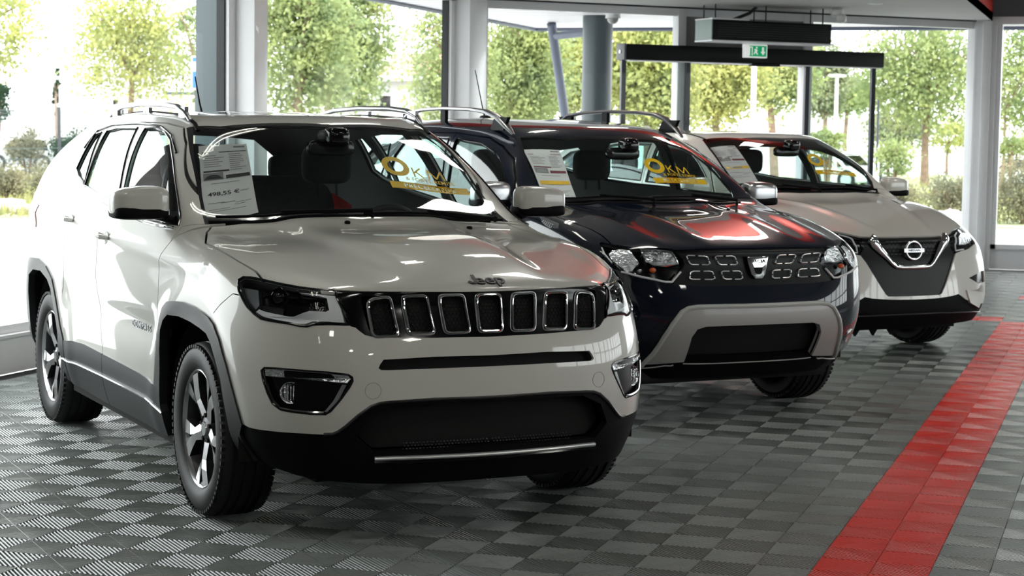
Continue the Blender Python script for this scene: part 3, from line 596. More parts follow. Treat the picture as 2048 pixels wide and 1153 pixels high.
# street furniture
def lamp_post(px, y0, y1, dist, r, label):
    a, b = at(px, y0, dist), at(px, y1, dist); l = empty('lamp_post', (a.x, a.y, -.06), 0, label, 'lamp post', 'white lamp posts outside the entrance')
    m = MB(); m.tube([(0, 0, 0), (0, 0, 1.0), (0, 0, a.z)], [r*1.25, r, r*.7], 14); m.build('pole', MW['frame'], l)
    m = MB(); m.superell((0, 0, a.z+.03), (.28, .12, .05), .7); m.build('lamp_head', MW['frame'], l)
lamp_post(1510, 62, 280, 44, .075, 'white lamp post in the middle of the sliding door opening')
lamp_post(1674, 150, 280, 56, .07, 'white lamp post between the door leaf and the parked cars')
lamp_post(1846, 202, 280, 80, .09, 'thin white lamp post behind the large tree on the right')
s_ = empty('yield_sign', (at(1106, 190, 42).x, at(1106, 190, 42).y, -.06), 0, 'red and white triangular give way sign on a post beyond the strut', 'sign')
p = at(1106, 190, 42); p_, r, n = facing(1106, 190, 42); n = -n if (p-cam.matrix_world.translation).dot(n) < 0 else n
S = size(14.5, 42)
def tri(k, off): c = p + Vector((0, 0, size(3, 42))) - n*off; return [c - r*S*k + Vector((0, 0, S*.95*k*.6)), c + r*S*k + Vector((0, 0, S*.95*k*.6)), c - Vector((0, 0, S*1.15*k))]
m = MB(); m.prism(tri(1.0, 0), n*.01); o = child(m, 'sign_border', mat('sign_white_enamel', (.8, .8, .8), .4), s_)
m = MB(); m.prism(tri(.86, .012), n*.004); child(m, 'red_triangle', mat('sign_red', (.62, .03, .03), .4), s_); m = MB(); m.prism(tri(.55, .02), n*.003); child(m, 'white_centre', mat('sign_white_centre', (.8, .8, .8), .4), s_)
m = MB(); m.tube([(p.x, p.y, -.06), (p.x, p.y, p.z)], .03, 8); child(m, 'post', MW['column'], s_)
s_ = empty('blue_sign', (at(388, 147, 50).x, at(388, 147, 50).y, -.06), 0, 'narrow blue and white roadside sign just left of the flat grey column', 'sign')
m = MB(); quadbox(m, 383, 112, 400, 180, 50, .05); child(m, 'board', mat('sign_board_white', (.75, .76, .78), .5), s_); m = MB(); quadbox(m, 385, 143, 400, 176, 50, .02, fwd=.03); quadbox(m, 385, 115, 400, 124, 50, .02, fwd=.03); child(m, 'blue_field', mat('sign_blue', (.03, .14, .55), .5), s_)
m = MB(); q = at(392, 180, 50.1); m.tube([(q.x, q.y, -.06), (q.x, q.y, q.z)], .04, 8); child(m, 'post', MW['column'], s_)
s_ = empty('service_sign', (at(1150, 200, 52).x, at(1150, 200, 52).y, -.06), 0, 'white board with a blue patch between the strut and the round column', 'sign')
m = MB(); quadbox(m, 1134, 182, 1163, 215, 52, .06); child(m, 'board', mat('board_white', (.78, .79, .8), .5), s_); m = MB(); quadbox(m, 1135, 194, 1143, 214, 52, .02, fwd=.03); child(m, 'blue_patch', mat('board_blue', (.02, .28, .62), .5), s_)
q = at(1150, 215, 52.1); m = MB(); m.tube([(q.x, q.y, -.06), (q.x, q.y, q.z)], .05, 8); child(m, 'post', MW['column'], s_)
for i, (px, y0, y1, d, lab) in enumerate(((1763, 288, 352, 44, 'thin dark post standing in the verge right of the entrance'), (1757, 200, 300, 60, 'slim grey pole between the door leaf and the olive shrub'))):
    a = at(px, y0, d); m = MB(); m.tube([(a.x, a.y, -.06), (a.x, a.y, a.z)], .035, 8); tag(m.build('bollard_post', MW['frame_dark']), lab, 'post')
# parked vehicles far outside
def far_car(label, x0, x1, ytop, ybot, dist, paint, yaw=0., kind='estate', group='vehicles parked outside'):
    """side-on car: x0..x1 pixel length, ytop roof, ybot ground contact"""
    p, r, n = facing((x0+x1)/2, ybot, dist); n = -n if (p-cam.matrix_world.translation).dot(n) < 0 else n
    L = size(x1-x0, dist); Hh = size(ybot-ytop, dist)*1.0; e = empty('parked_car', (p.x, p.y, -.06), math.atan2(r.y, r.x)+yaw, label, 'car', group)
    W = 1.7
    prof = {'estate': [(-.5, .22), (-.5, .55), (-.47, .62), (-.40, .93), (-.30, 1.0), (.10, 1.0), (.27, .68), (.46, .55), (.5, .42), (.5, .2)],
            'van': [(-.5, .2), (-.5, .95), (-.45, 1.0), (.18, 1.0), (.32, .62), (.47, .52), (.5, .4), (.5, .2)]}[kind]
    m = MB(); m.prism([(a*L, -W/2, b*Hh) for a, b in prof], (0, W, 0)); m.build('body', paint, e, bevel=.07)
    gl = {'estate': [(-.40, .62), (-.355, .90), (-.27, .94), (.08, .94), (.22, .66)], 'van': [(-.2, .62), (-.2, .9), (.13, .9), (.27, .62)]}[kind]
    for y in (-W/2-.012, W/2+.002): m = MB(); m.prism([(a*L, y, b*Hh) for a, b in gl], (0, .01, 0)); m.build('side_windows', M['frit'], e)
    m = MB(); a, b = prof[-5:-3] if kind == 'van' else prof[5:7]; m.prism([(prof[5 if kind == 'estate' else 3][0]*L+.02, -W*.42, prof[5 if kind == 'estate' else 3][1]*Hh-.02), (prof[5 if kind == 'estate' else 3][0]*L+.02, W*.42, prof[5 if kind == 'estate' else 3][1]*Hh-.02), (prof[6 if kind == 'estate' else 4][0]*L+.02, W*.45, prof[6 if kind == 'estate' else 4][1]*Hh+.02), (prof[6 if kind == 'estate' else 4][0]*L+.02, -W*.45, prof[6 if kind == 'estate' else 4][1]*Hh+.02)], (.01, 0, .01)); m.build('front_glass', M['frit'], e)
    for a in (-.31, .31):
        for y in (-W/2, W/2-.2): m = MB(); m.cyl((a*L, y-.01, .31), (a*L, y+.21, .31), .31, 20); w_ = m.build('wheel', M['rubber'], e); m = MB(); m.cyl((a*L, y-.02, .31), (a*L, y+.22, .31), .19, 16); m.build('hubcap', M['satin'], w_)
    for y in (-.7, .7): m = MB(); m.superell((-.5*L, y, .55*Hh), (.03, .14, .08), .6); m.build('tail_lamp', M['red_lens'], e); m = MB(); m.superell((.48*L, y, .48*Hh), (.05, .17, .07), .6); m.build('head_lamp', M['drl'], e)
    return e
silver = mat('silver_car_paint', (.42, .43, .44), .3, metal=.5, coat=.6); whitec = mat('white_car_paint', (.7, .7, .7), .3, coat=.6)
far_car('silver estate car parked beyond the fence at the left edge', -30, 108, 214, 283, 68, silver, math.radians(180))
far_car('white car with red tail lamp parked behind the fence post', 112, 215, 226, 275, 74, whitec, math.radians(25))
far_car('white hatchback parked nearest outside the door leaf', 1625, 1745, 262, 330, 60, whitec, math.radians(-28))
far_car('second white hatchback parked behind the nearest one outside', 1660, 1780, 258, 318, 70, whitec, math.radians(-28))
far_car('third pale car at the back of the row outside the entrance', 1700, 1810, 262, 308, 84, silver, math.radians(-28))
far_car('white van parked at the right edge beyond the far window', 1985, 2110, 262, 330, 62, whitec, math.radians(160), 'van')
far_car('dark parked car low behind the entrance trees', 1380, 1480, 262, 300, 90, silver, 0)
# ------------------------------------------------------------------ car shells: cage, fitted subdivision, cutting
def cage(T):
    keys, pos, faces = {}, [], []
    def vid(k):
        t, a, b, m = k
        if t == 'H':
            if a == 0: return vid(('B', 6, b, m))
            if b == 3: return vid(('B', 6, 3+a, m))
        if t == 'W':
            if a == 0: return vid(('H', 3, b, m))
            if a == 1 and b == 3: return vid(('G', 1, 6, m))
            if a == 2: return vid(('R', 6, b, m))
        if t == 'R' and b == 3: return vid(('G', 2, a, m))
        if t == 'G' and a == 0: return vid(('B', 6, b, m))
        if t == 'G' and a == 2 and b > 11: return vid(('R', 11, 14-b, m))
        if t == 'B': p = T['rows'][a][b]
        elif t == 'H': p = T['hood'][a-1][b]
        elif t == 'W': p = T['wm'][b]
        elif t == 'G': p = T['g1'][b-6] if a == 1 else T['g2'][b-6]
        else: p = T['roof'][a-6][b]
        if abs(p[1]) < 1e-9: k = (t, a, b, 0)
        if k not in keys:
            keys[k] = len(pos); pos.append((p[0], -p[1] if m == 0 else p[1], p[2]))
        return keys[k]
    nr = len(T['rows'])
    for m in (0, 1):
        def q(a, b, c, d):
            f = [vid(k + (m,)) for k in (a, b, c, d)]
            if m: f.reverse()
            faces.append(f)
        for r in range(6):
            for c in range(14): q(('B', r, c), ('B', r+1, c), ('B', r+1, c+1), ('B', r, c+1))
        for v in range(3):
            for u in range(3): q(('H', v, u), ('H', v+1, u), ('H', v+1, u+1), ('H', v, u+1))
        for w in range(2):
            for u in range(3): q(('W', w, u), ('W', w+1, u), ('W', w+1, u+1), ('W', w, u+1))
        for g in range(2):
            for c in range(6, 14): q(('G', g, c), ('G', g+1, c), ('G', g+1, c+1), ('G', g, c+1))
        for k in range(6, 11):
            for u in range(3): q(('R', k, u), ('R', k+1, u), ('R', k+1, u+1), ('R', k, u+1))
    return pos, faces, keys
def subdivided(pos, faces, level, creases=None):
    me = bpy.data.meshes.new('cage_work'); me.from_pydata([tuple(p) for p in pos], [], faces); me.update()
    if creases:
        at = me.attributes.new('crease_edge', 'FLOAT', 'EDGE')
        for e in me.edges:
            at.data[e.index].value = creases.get(tuple(sorted(e.vertices)), 0.0)
    ob = bpy.data.objects.new('cage_work', me); C.objects.link(ob)
    md = ob.modifiers.new('s', 'SUBSURF'); md.levels = md.render_levels = level; md.quality = 3
    dg = bpy.context.evaluated_depsgraph_get(); ev = ob.evaluated_get(dg); em = ev.to_mesh()
    n = len(em.vertices); co = np.empty(n*3); em.vertices.foreach_get('co', co); co = co.reshape(-1, 3)
    fs = [tuple(p.vertices) for p in em.polygons]
    ev.to_mesh_clear(); bpy.data.objects.remove(ob); bpy.data.meshes.remove(me)
    return co, fs
def fitted(T, level, creases=()):
    pos, faces, keys = cage(T)
    cr = {}
    for k1, k2, v in creases:
        for m in (0, 1):
            def g(k):
                for mm in (m, 0):
                    if k + (mm,) in keys: return keys[k + (mm,)]
            a, b = g(k1), g(k2)
            if a is not None and b is not None: cr[tuple(sorted((a, b)))] = v
    tgt = np.array(pos); p = tgt.copy(); n = len(tgt)
    for _ in range(7):
        co, _f = subdivided(p, faces, 1, cr)
        p += 0.85*(tgt - co[:n])
    co, fs = subdivided(p, faces, level, cr)
    return co, fs
class Shell:
    """right half (y<=0) of a car body with the smooth normals of the whole"""
    def __init__(s, T, level=4, bump=None, creases=()):
        co, fs = fitted(T, level, creases)
        if bump is not None: co = bump(co)
        s.full = [Vector(c) for c in co]; s.fs = fs
        me = bpy.data.meshes.new('w'); me.from_pydata([tuple(c) for c in co], [], fs); me.update()
        s.vn = [Vector(v.normal) for v in me.vertices]
        bpy.data.meshes.remove(me)
        s.bvh = BVHTree.FromPolygons(s.full, fs, all_triangles=False)
        bm = bmesh.new()
        vs = [bm.verts.new(c) for c in s.full]
        for f in fs: bm.faces.new([vs[i] for i in f])
        bmesh.ops.delete(bm, geom=[f for f in bm.faces if f.calc_center_median().y > 1e-5], context='FACES')
        s.bm = bm
        s.lab = bm.faces.layers.int.new('lab')
    def normal(s, p):
        loc, no, idx, d = s.bvh.find_nearest(p)
        if loc is None: return Vector((0, 0, 1))
        f = s.fs[idx]; ws = []
        for i in f: ws.append(1.0/((s.full[i]-loc).length_squared + 1e-7))
        t = Vector((0, 0, 0))
        for w, i in zip(ws, f): t += s.vn[i]*w
        return t.normalized()
    def near(s, p): return s.bvh.find_nearest(Vector(p))[0]
    def front(s, w, z):        # point of the right half seen from straight ahead
        h = s.bvh.ray_cast(Vector((3, -w, z)), Vector((-1, 0, 0))); return h[0]
    def side(s, x, z):
        h = s.bvh.ray_cast(Vector((x, -3, z)), Vector((0, 1, 0))); return h[0]
    def top(s, x, w):
        h = s.bvh.ray_cast(Vector((x, -w, 4)), Vector((0, 0, -1))); return h[0]
    def frame(s, pts, view=None):
        if view is None:
            n = Vector((0, 0, 0))
            for p in pts: n += s.normal(p)
            n.normalize()
        else: n = Vector(view).normalized()
        up = Vector((0, 0, 1)) if abs(n.z) < .85 else Vector((1, 0, 0))
        e1 = up.cross(n).normalized(); e2 = n.cross(e1)
        return n, e1, e2
    def cut(s, pts, view=None, closed=True, tol=.12):
        """cut the faces along a polyline, the knife held along the viewing direction"""
        n, e1, e2 = s.frame(pts, view); P = [Vector(p) for p in pts]; bm = s.bm
        segs = list(zip(P, P[1:] + P[:1])) if closed else list(zip(P, P[1:]))
        for a, b in segs:
            d = b - a; L = d.length
            if L < 1e-5: continue
            pn = n.cross(d).normalized(); dd = pn.cross(n).normalized(); Lp = abs(d.dot(dd)); mid = (a+b)/2
            sub = []
            for f in bm.faces:
                c = f.calc_center_median() - mid
                if c.length_squared > (L/2 + .18)**2: continue
                if abs(c.dot(pn)) > .05: continue
                if abs(c.dot(dd)) > Lp/2 + .04: continue
                if f.normal.dot(n) < -.1: continue
                sides = [(v.co - mid).dot(pn) for v in f.verts]
                if min(sides) > -1e-5 or max(sides) < 1e-5: continue
                ext = [(v.co - mid).dot(dd) for v in f.verts]
                if min(ext) > Lp/2 or max(ext) < -Lp/2: continue
                sub.append(f)
            if not sub: continue
            es = {e for f in sub for e in f.edges}; vs = {v for f in sub for v in f.verts}
            bmesh.ops.bisect_plane(bm, geom=list(vs)+list(es)+sub, dist=1e-5, plane_co=mid, plane_no=pn)
    def inside(s, pts, view=None, tol=.25):
        n, e1, e2 = s.frame(pts, view)
        q = [(Vector(p).dot(e1), Vector(p).dot(e2)) for p in pts]
        lo = min(Vector(p).dot(n) for p in pts) - tol; hi = max(Vector(p).dot(n) for p in pts) + tol
        x0, x1 = min(a for a, b in q), max(a for a, b in q); y0, y1 = min(b for a, b in q), max(b for a, b in q)
        N = len(q)
        def test(f):
            c = f.calc_center_median(); x, y = c.dot(e1), c.dot(e2)
            if not (x0 <= x <= x1 and y0 <= y <= y1) or not lo < c.dot(n) < hi or f.normal.dot(n) < -.05: return False
            r = False; j = N-1
            for i in range(N):
                xi, yi = q[i]; xj, yj = q[j]
                if (yi > y) != (yj > y) and x < (xj-xi)*(y-yi)/(yj-yi) + xi: r = not r
                j = i
            return r
        return [f for f in s.bm.faces if test(f)]
    def region(s, label, pts, view=None, only=None):
        pts = [Vector(p) for p in pts]
        s.cut(pts, view)
        for f in s.inside(pts, view):
            if only is None or f[s.lab] in only: f[s.lab] = label
    def seam(s, pts, view=None, width=.006, label=99, only=(0,)):
        n, e1, e2 = s.frame(pts, view); P = [Vector(p) for p in pts]
        off = []
        for i in range(len(P)):
            a = P[max(i-1, 0)]; b = P[min(i+1, len(P)-1)]
            off.append(n.cross((b-a).normalized()).normalized()*width/2)
        ring = [p+o for p, o in zip(P, off)] + [p-o for p, o in reversed(list(zip(P, off)))]
        s.region(label, ring, (n.x, n.y, n.z), only)
    def components(s, labels=(0,)):
        seen = set(); out = []
        for f in s.bm.faces:
            if f in seen or f[s.lab] not in labels: continue
            st = [f]; seen.add(f); comp = []
            while st:
                g = st.pop(); comp.append(g)
                for e in g.edges:
                    for h in e.link_faces:
                        if h not in seen and h[s.lab] in labels: seen.add(h); st.append(h)
            out.append(comp)
        return out
    def mesh(s, name, faces, sides=(-1,), offset=0.0, thick=None, keep=True):
        """a mesh of the given faces; sides -1 right, 1 mirrored left, both for central panels"""
        idx, vs, ns, out = {}, [], [], []
        for f in faces:
            t = []
            for v in f.verts:
                if v not in idx:
                    n = s.normal(v.co); idx[v] = len(vs); ns.append(n); vs.append(v.co + n*offset)
                t.append(idx[v])
            out.append(t)
        N = len(vs); V, F, NN = [], [], []
        for sd in sides:
            base = len(V)
            for v, n in zip(vs, ns):
                V.append((v.x, v.y if sd < 0 else -v.y, v.z)); NN.append((n.x, n.y if sd < 0 else -n.y, n.z))
            for t in out: F.append([base+i for i in (t if sd < 0 else t[::-1])])
        if len(sides) == 2:      # weld along the centre line
            remap = {}
            for i in range(N):
                if abs(V[i][1]) < 1e-3:
                    remap[N+i] = i; V[i] = (V[i][0], 0, V[i][2]); n = Vector((NN[i][0], 0, NN[i][2])).normalized(); NN[i] = tuple(n)
            F = [[remap.get(i, i) for i in t] for t in F]
            used = sorted({i for t in F for i in t}); re = {o: k for k, o in enumerate(used)}
            V = [V[i] for i in used]; NN = [NN[i] for i in used]; F = [[re[i] for i in t] for t in F]
        if thick:
            n0 = len(V); ec = {}
            for t in F:
                for a, b in zip(t, t[1:]+t[:1]): ec[(a, b)] = 1
            rim = [(a, b) for (a, b) in ec if (b, a) not in ec]
            nf = len(F)
            V += [tuple(Vector(v) - Vector(n)*thick) for v, n in zip(V, NN)]
            F += [[i+n0 for i in reversed(t)] for t in F[:nf]]
            F += [[b, a, a+n0, b+n0] for a, b in rim]
        me = bpy.data.meshes.new(name); me.from_pydata(V, [], F); me.update()
        me.polygons.foreach_set('use_smooth', [True]*len(me.polygons))
        if thick:
            ln = []
            for p in me.polygons:
                for vi in p.vertices:
                    if p.index < nf: ln.append(NN[vi])
                    elif p.index < 2*nf: ln.append(tuple(-Vector(NN[vi-n0])))
                    else: ln.append(tuple(p.normal))
            me.normals_split_custom_set(ln)
        else: me.normals_split_custom_set_from_vertices(NN)
        return me
# ------------------------------------------------------------------ parts shared by the cars
def tyre_mesh(R=.352, w=.225, rim=.235):
    h = w/2
    prof = [(rim, -h*.80), (rim+.012, -h*.93), (rim+.035, -h*1.02), (rim+.07, -h*1.04), (R-.03, -h*.97), (R-.012, -h*.88), (R-.004, -h*.78)]
    gro = []
    for g in (-.55, -.2, .2, .55):
        gro += [(R-.001, h*g-.008), (R-.009, h*g-.006), (R-.009, h*g+.006), (R-.001, h*g+.008)]
    prof2 = [(r, -x) for r, x in reversed(prof)]
    m = MB(); m.lathe(prof + gro + prof2, 96)
    # shoulder tread blocks
    for k in range(72):
        a = 2*math.pi*k/72
        for sd in (-1, 1):
            c = Vector((math.cos(a)*(R-.012), sd*h*.93, math.sin(a)*(R-.012))); t = Vector((-math.sin(a), 0, math.cos(a))); n = Vector((math.cos(a), 0, math.sin(a)))
            m.obox(c - n*.0062, t*.0085, Vector((0, 1, 0))*.009, n*.0062)
    return m.mesh('tyre', angle=30)
def spoke_outline(r0, r1, w0, w1, split):
    return [(-w0, r0), (w0, r0), (w0*1.05, split), (w1, r1-.012), (w1*.98, r1), (-w1*.98, r1), (-w1, r1-.012), (-w0*1.05, split)]
def rim_mesh(face=-.095, rim=.235, spokes=5, style='y'):
    m = MB()
    m.m = 0   # bright rim ring
    m.lathe([(rim-.012, face+.012), (rim+.001, face-.004), (rim+.006, face-.001), (rim+.004, face+.02)], 72)
    m.m = 1   # barrel
    m.lathe([(rim-.012, face+.012), (rim-.022, face+.05), (rim-.03, face+.16)], 72)
    def P(r, a, y): return (r*math.cos(a), y, r*math.sin(a))
    for k in range(spokes):
        a0 = -math.pi/2 + 2*math.pi*k/spokes
        def quad(A, B, C_, D_, top, dep, mi):
            # corners in (radius, lateral) with own face heights
            m.m = mi
            L = []
            for (r, l), y in zip((A, B, C_, D_), top):
                L.append((r*math.cos(a0) - l*math.sin(a0), y, r*math.sin(a0) + l*math.cos(a0)))
            lo = [(x, y+dep, z) for x, y, z in L]
            m.add(L + lo, [(0, 1, 2, 3)])
            m.m = 1
            m.add(L + lo, [(7, 6, 5, 4), (0, 4, 5, 1), (1, 5, 6, 2), (2, 6, 7, 3), (3, 7, 4, 0)])
        f = face
        for sg in (-1, 1):
            def q(A, B, C_, D_, top, mi=0):
                pts = [(r, l*sg) for r, l in (A, B, C_, D_)]
                if sg < 0: pts = pts[::-1]; top = top[::-1]
                quad(*pts, top, .045, mi)
            # stem, flare, arm to the rim
            q((.055, .0), (.125, .0), (.125, .026), (.055, .034), (f+.018, f+.008, f+.016, f+.026))
            q((.125, .0), (.160, .004), (.165, .052), (.125, .026), (f+.008, f+.004, f+.010, f+.016))
            q((.160, .004), (.229, .026), (.224, .088), (.165, .052), (f+.004, f+.003, f+.006, f+.010))
            q((.205, .0), (.231, .0), (.229, .028), (.212, .020), (f+.016, f+.006, f+.005, f+.012), 1)
    m.m = 0
    m.lathe([(.0, face+.012), (.028, face+.012), (.031, face+.018)], 24)
    m.m = 1
    m.lathe([(.031, face+.018), (.070, face+.030), (.078, face+.075)], 30)
    for k in range(5):
        a = math.pi/2 + 2*math.pi*k/5
        m.m = 2; m.lathe([(0, 0), (.009, 0), (.009, .02)], 8, c=(.054*math.cos(a), face+.016, .054*math.sin(a)))
    return m.mesh('rim', angle=28)
def disc_mesh():
    m = MB(); m.lathe([(.07, .0), (.155, .0), (.155, .022), (.07, .022)], 48); m.lathe([(.0, -.02), (.07, -.02), (.072, .02)], 30)
    m.box((-.14, -.03, .04), (-.06, .05, .15)); return m.mesh('brake_disc')
_wheel = {}
def wheel(parent, x, side, z=.352, key='a', half=.775, steer=0., mats_=None, yaw=0.):
    if key not in _wheel:
        _wheel[key] = (tyre_mesh(z), rim_mesh(), disc_mesh())
        _wheel[key][0].materials.append(M['rubber'])
        for k in (M['alloy'], M['alloy_dark'], M['black']): _wheel[key][1].materials.append(k)
        _wheel[key][2].materials.append(M['disc'])
    t, r, d = _wheel[key]
    e = link('wheel', t, None, parent, (x, side*half, z), (0, yaw, steer if side < 0 else steer + math.pi))
    ro = link('rim', r, None, e, (0, 0, 0)); link('brake_disc', d, None, e, (0, -.02, 0))
    return e
def outline_tube(sh, pts, r, n=8, off=0., closed=True, flat=1., step=.02):
    """a tube laid on the body along a polyline"""
    P = [Vector(p) for p in pts]; out = []
    seq = list(zip(P, P[1:] + P[:1])) if closed else list(zip(P, P[1:]))
    for a, b in seq:
        k = max(1, int((b-a).length/step))
        for i in range(k): out.append(a.lerp(b, i/k))
    if not closed: out.append(P[-1])
    res = []
    for p in out:
        q = sh.near(p); res.append(q + sh.normal(q)*off)
    return res
def smooth_loop(pts, k=2, closed=True):
    P = [Vector(p) for p in pts]
    for _ in range(k):
        Q = []
        n = len(P)
        if not closed: Q.append(P[0])
        for i in range(n if closed else n-1):
            a, b = P[i], P[(i+1) % n]; Q += [a.lerp(b, .25), a.lerp(b, .75)]
        if not closed: Q.append(P[-1])
        P = Q
    return P
def mirrored(o, name=None):
    """the same part on the other side of the car (the mesh is turned over, not the object)"""
    me = o.data.copy(); me.transform(Matrix.Diagonal((1, -1, 1, 1))); me.flip_normals()
    c = bpy.data.objects.new(o.name.split('.')[0], me); C.objects.link(c); c.parent = o.parent
    c.matrix_local = Matrix.Diagonal((1, -1, 1, 1)) @ o.matrix_local @ Matrix.Diagonal((1, -1, 1, 1))
    for k in o.keys(): c[k] = o[k]
    return c
def seat(parent, x, y, z=.30, wide=.25, top=1.42):
    m = MB()
    m.superell((x+.05, y, z+.17), (.27, wide, .10), .45)
    m.superell((0, 0, 0), (.085, wide*.98, .33), .42, 28, 18, fn=lambda a, b, c: (a*(1+.15*abs(b)), b*(1-.12*max(c, 0)), c))
    n = len(m.v); 
    for i in range(n-28*19, n):
        v = Vector(m.v[i]); v = Matrix.Rotation(-.28, 3, 'Y') @ v; m.v[i] = (v.x + x-.30, v.y + y, v.z + z+.50)
    s_ = m.build('seat', M['seat'], parent)
    h = MB(); h.superell((x-.43, y, top-.09), (.055, .13, .10), .5); h.cyl((x-.41, y-.05, top-.25), (x-.43, y-.05, top-.12), .007, 8); h.cyl((x-.41, y+.05, top-.25), (x-.43, y+.05, top-.12), .007, 8)
    h.build('headrest', M['seat'], s_)
    return s_
def steering(parent, x, y, z, tilt=.45):
    m = MB(); n = 48
    ring = [Vector((0, .185*math.cos(2*math.pi*k/n), .185*math.sin(2*math.pi*k/n))) for k in range(n)]
    m.tube(ring, .016, 10, closed=True); m.superell((0.01, 0, 0), (.03, .06, .05), .6)
    for a in (0, math.pi, -math.pi/2): m.obox((0.005, .11*math.cos(a), .11*math.sin(a)), (.008, 0, 0), (0, .075*abs(math.cos(a))+.012, 0), (0, 0, .075*abs(math.sin(a))+.012))
    m.tube([(0, 0, 0), (.35, 0, 0)], .035, 10)
    o = m.build('steering_wheel', M['trim'], parent, (x, y, z)); o.rotation_euler = (0, -tilt*-1, 0); return o
def mirror_int(parent, x, y, z):
    m = MB(); m.superell((x, y, z), (.022, .115, .038), .5)
    m.superell((x+.07, y, z+.05), (.06, .055, .045), .6)
    m.build('rear_view_mirror', M['piano'], parent)
def labeled_components(sh, seeds, only=(0,)):
    """give each separate painted panel the name of the seed nearest to one of its faces"""
    comps = sh.components(only); res = {}
    for comp in comps:
        if len(comp) < 15: continue
        best = None
        for nm, p in seeds:
            p = Vector(p); d = min((f.calc_center_median()-p).length_squared for f in comp)
            if best is None or d < best[0]: best = (d, nm)
        res.setdefault(best[1], []).extend(comp)
    return res
J = dict(rows=[
 [(.86,0,.235),(.845,.30,.235),(.79,.54,.245),(.645,.71,.265),(.44,.80,.30),(.10,.86,.28),(-.45,.87,.26),(-.95,.87,.26),(-1.5,.87,.26),(-2.1,.87,.27),(-2.636,.86,.29),(-3.1,.83,.33),(-3.36,.68,.34),(-3.43,.35,.34),(-3.45,0,.34)],
 [(.895,0,.35),(.88,.30,.35),(.825,.545,.355),(.675,.735,.365),(.45,.85,.385),(.10,.895,.38),(-.45,.90,.37),(-.95,.90,.37),(-1.5,.90,.37),(-2.1,.90,.38),(-2.636,.90,.40),(-3.1,.87,.42),(-3.39,.71,.43),(-3.47,.36,.44),(-3.49,0,.44)],
 [(.905,0,.49),(.89,.30,.49),(.838,.555,.495),(.69,.75,.50),(.455,.868,.51),(.10,.905,.51),(-.45,.905,.50),(-.95,.905,.50),(-1.5,.905,.50),(-2.1,.905,.51),(-2.636,.908,.53),(-3.1,.885,.54),(-3.40,.73,.55),(-3.48,.37,.56),(-3.50,0,.56)],
 [(.90,0,.65),(.885,.30,.65),(.832,.56,.655),(.68,.752,.66),(.44,.872,.67),(.08,.91,.68),(-.45,.905,.67),(-.95,.90,.66),(-1.5,.90,.67),(-2.1,.905,.68),(-2.636,.912,.70),(-3.1,.892,.71),(-3.40,.74,.71),(-3.47,.37,.71),(-3.49,0,.71)],
 [(.878,0,.79),(.863,.30,.79),(.808,.555,.79),(.65,.745,.80),(.40,.866,.81),(.05,.908,.82),(-.45,.908,.83),(-.95,.905,.84),(-1.5,.905,.86),(-2.1,.908,.88),(-2.636,.912,.90),(-3.1,.89,.92),(-3.37,.74,.92),(-3.43,.37,.92),(-3.44,0,.92)],
 [(.845,0,.925),(.830,.30,.925),(.775,.535,.925),(.60,.715,.935),(.34,.845,.95),(.02,.895,.975),(-.47,.90,.995),(-.95,.90,1.02),(-1.5,.90,1.05),(-2.1,.90,1.08),(-2.636,.898,1.12),(-3.1,.87,1.14),(-3.36,.70,1.02),(-3.42,.36,1.02),(-3.43,0,1.02)],
 [(.80,0,.993),(.785,.29,.993),(.715,.51,.988),(.52,.67,.995),(.26,.785,1.035),(-.05,.825,1.08),(-.50,.825,1.14),(-.95,.835,1.195),(-1.5,.84,1.24),(-2.1,.84,1.275),(-2.636,.83,1.31),(-3.15,.78,1.32),(-3.37,.60,1.16),(-3.42,.31,1.13),(-3.43,0,1.13)]],
 hood=[[(.50,0,1.062),(.485,.27,1.058),(.42,.52,1.045)],
       [(.07,0,1.115),(.055,.28,1.112),(.01,.58,1.10)],
       [(-.37,0,1.165),(-.385,.28,1.165),(-.44,.56,1.157)]],
 wm=[(-.68,0,1.385),(-.695,.26,1.382),(-.75,.51,1.37)],
 g1=[(-.81,.705,1.365),(-1.12,.745,1.42),(-1.6,.76,1.45),(-2.12,.76,1.46),(-2.62,.74,1.465),(-3.06,.68,1.46),(-3.20,.50,1.40),(-3.26,.26,1.39),(-3.27,0,1.39)],
 g2=[(-1.10,.585,1.568),(-1.40,.62,1.60),(-1.75,.635,1.612),(-2.15,.635,1.608),(-2.6,.62,1.59),(-2.97,.565,1.56)],
 roof=[[(-.985,0,1.592),(-1.00,.24,1.59),(-1.04,.44,1.583)],
       [(-1.37,0,1.628),(-1.375,.25,1.626),(-1.39,.47,1.618)],
       [(-1.74,0,1.640),(-1.74,.25,1.638),(-1.75,.48,1.630)],
       [(-2.15,0,1.638),(-2.15,.25,1.636),(-2.15,.48,1.628)],
       [(-2.62,0,1.620),(-2.62,.25,1.618),(-2.61,.47,1.61)],
       [(-3.08,0,1.595),(-3.07,.22,1.592),(-3.03,.42,1.582)]])
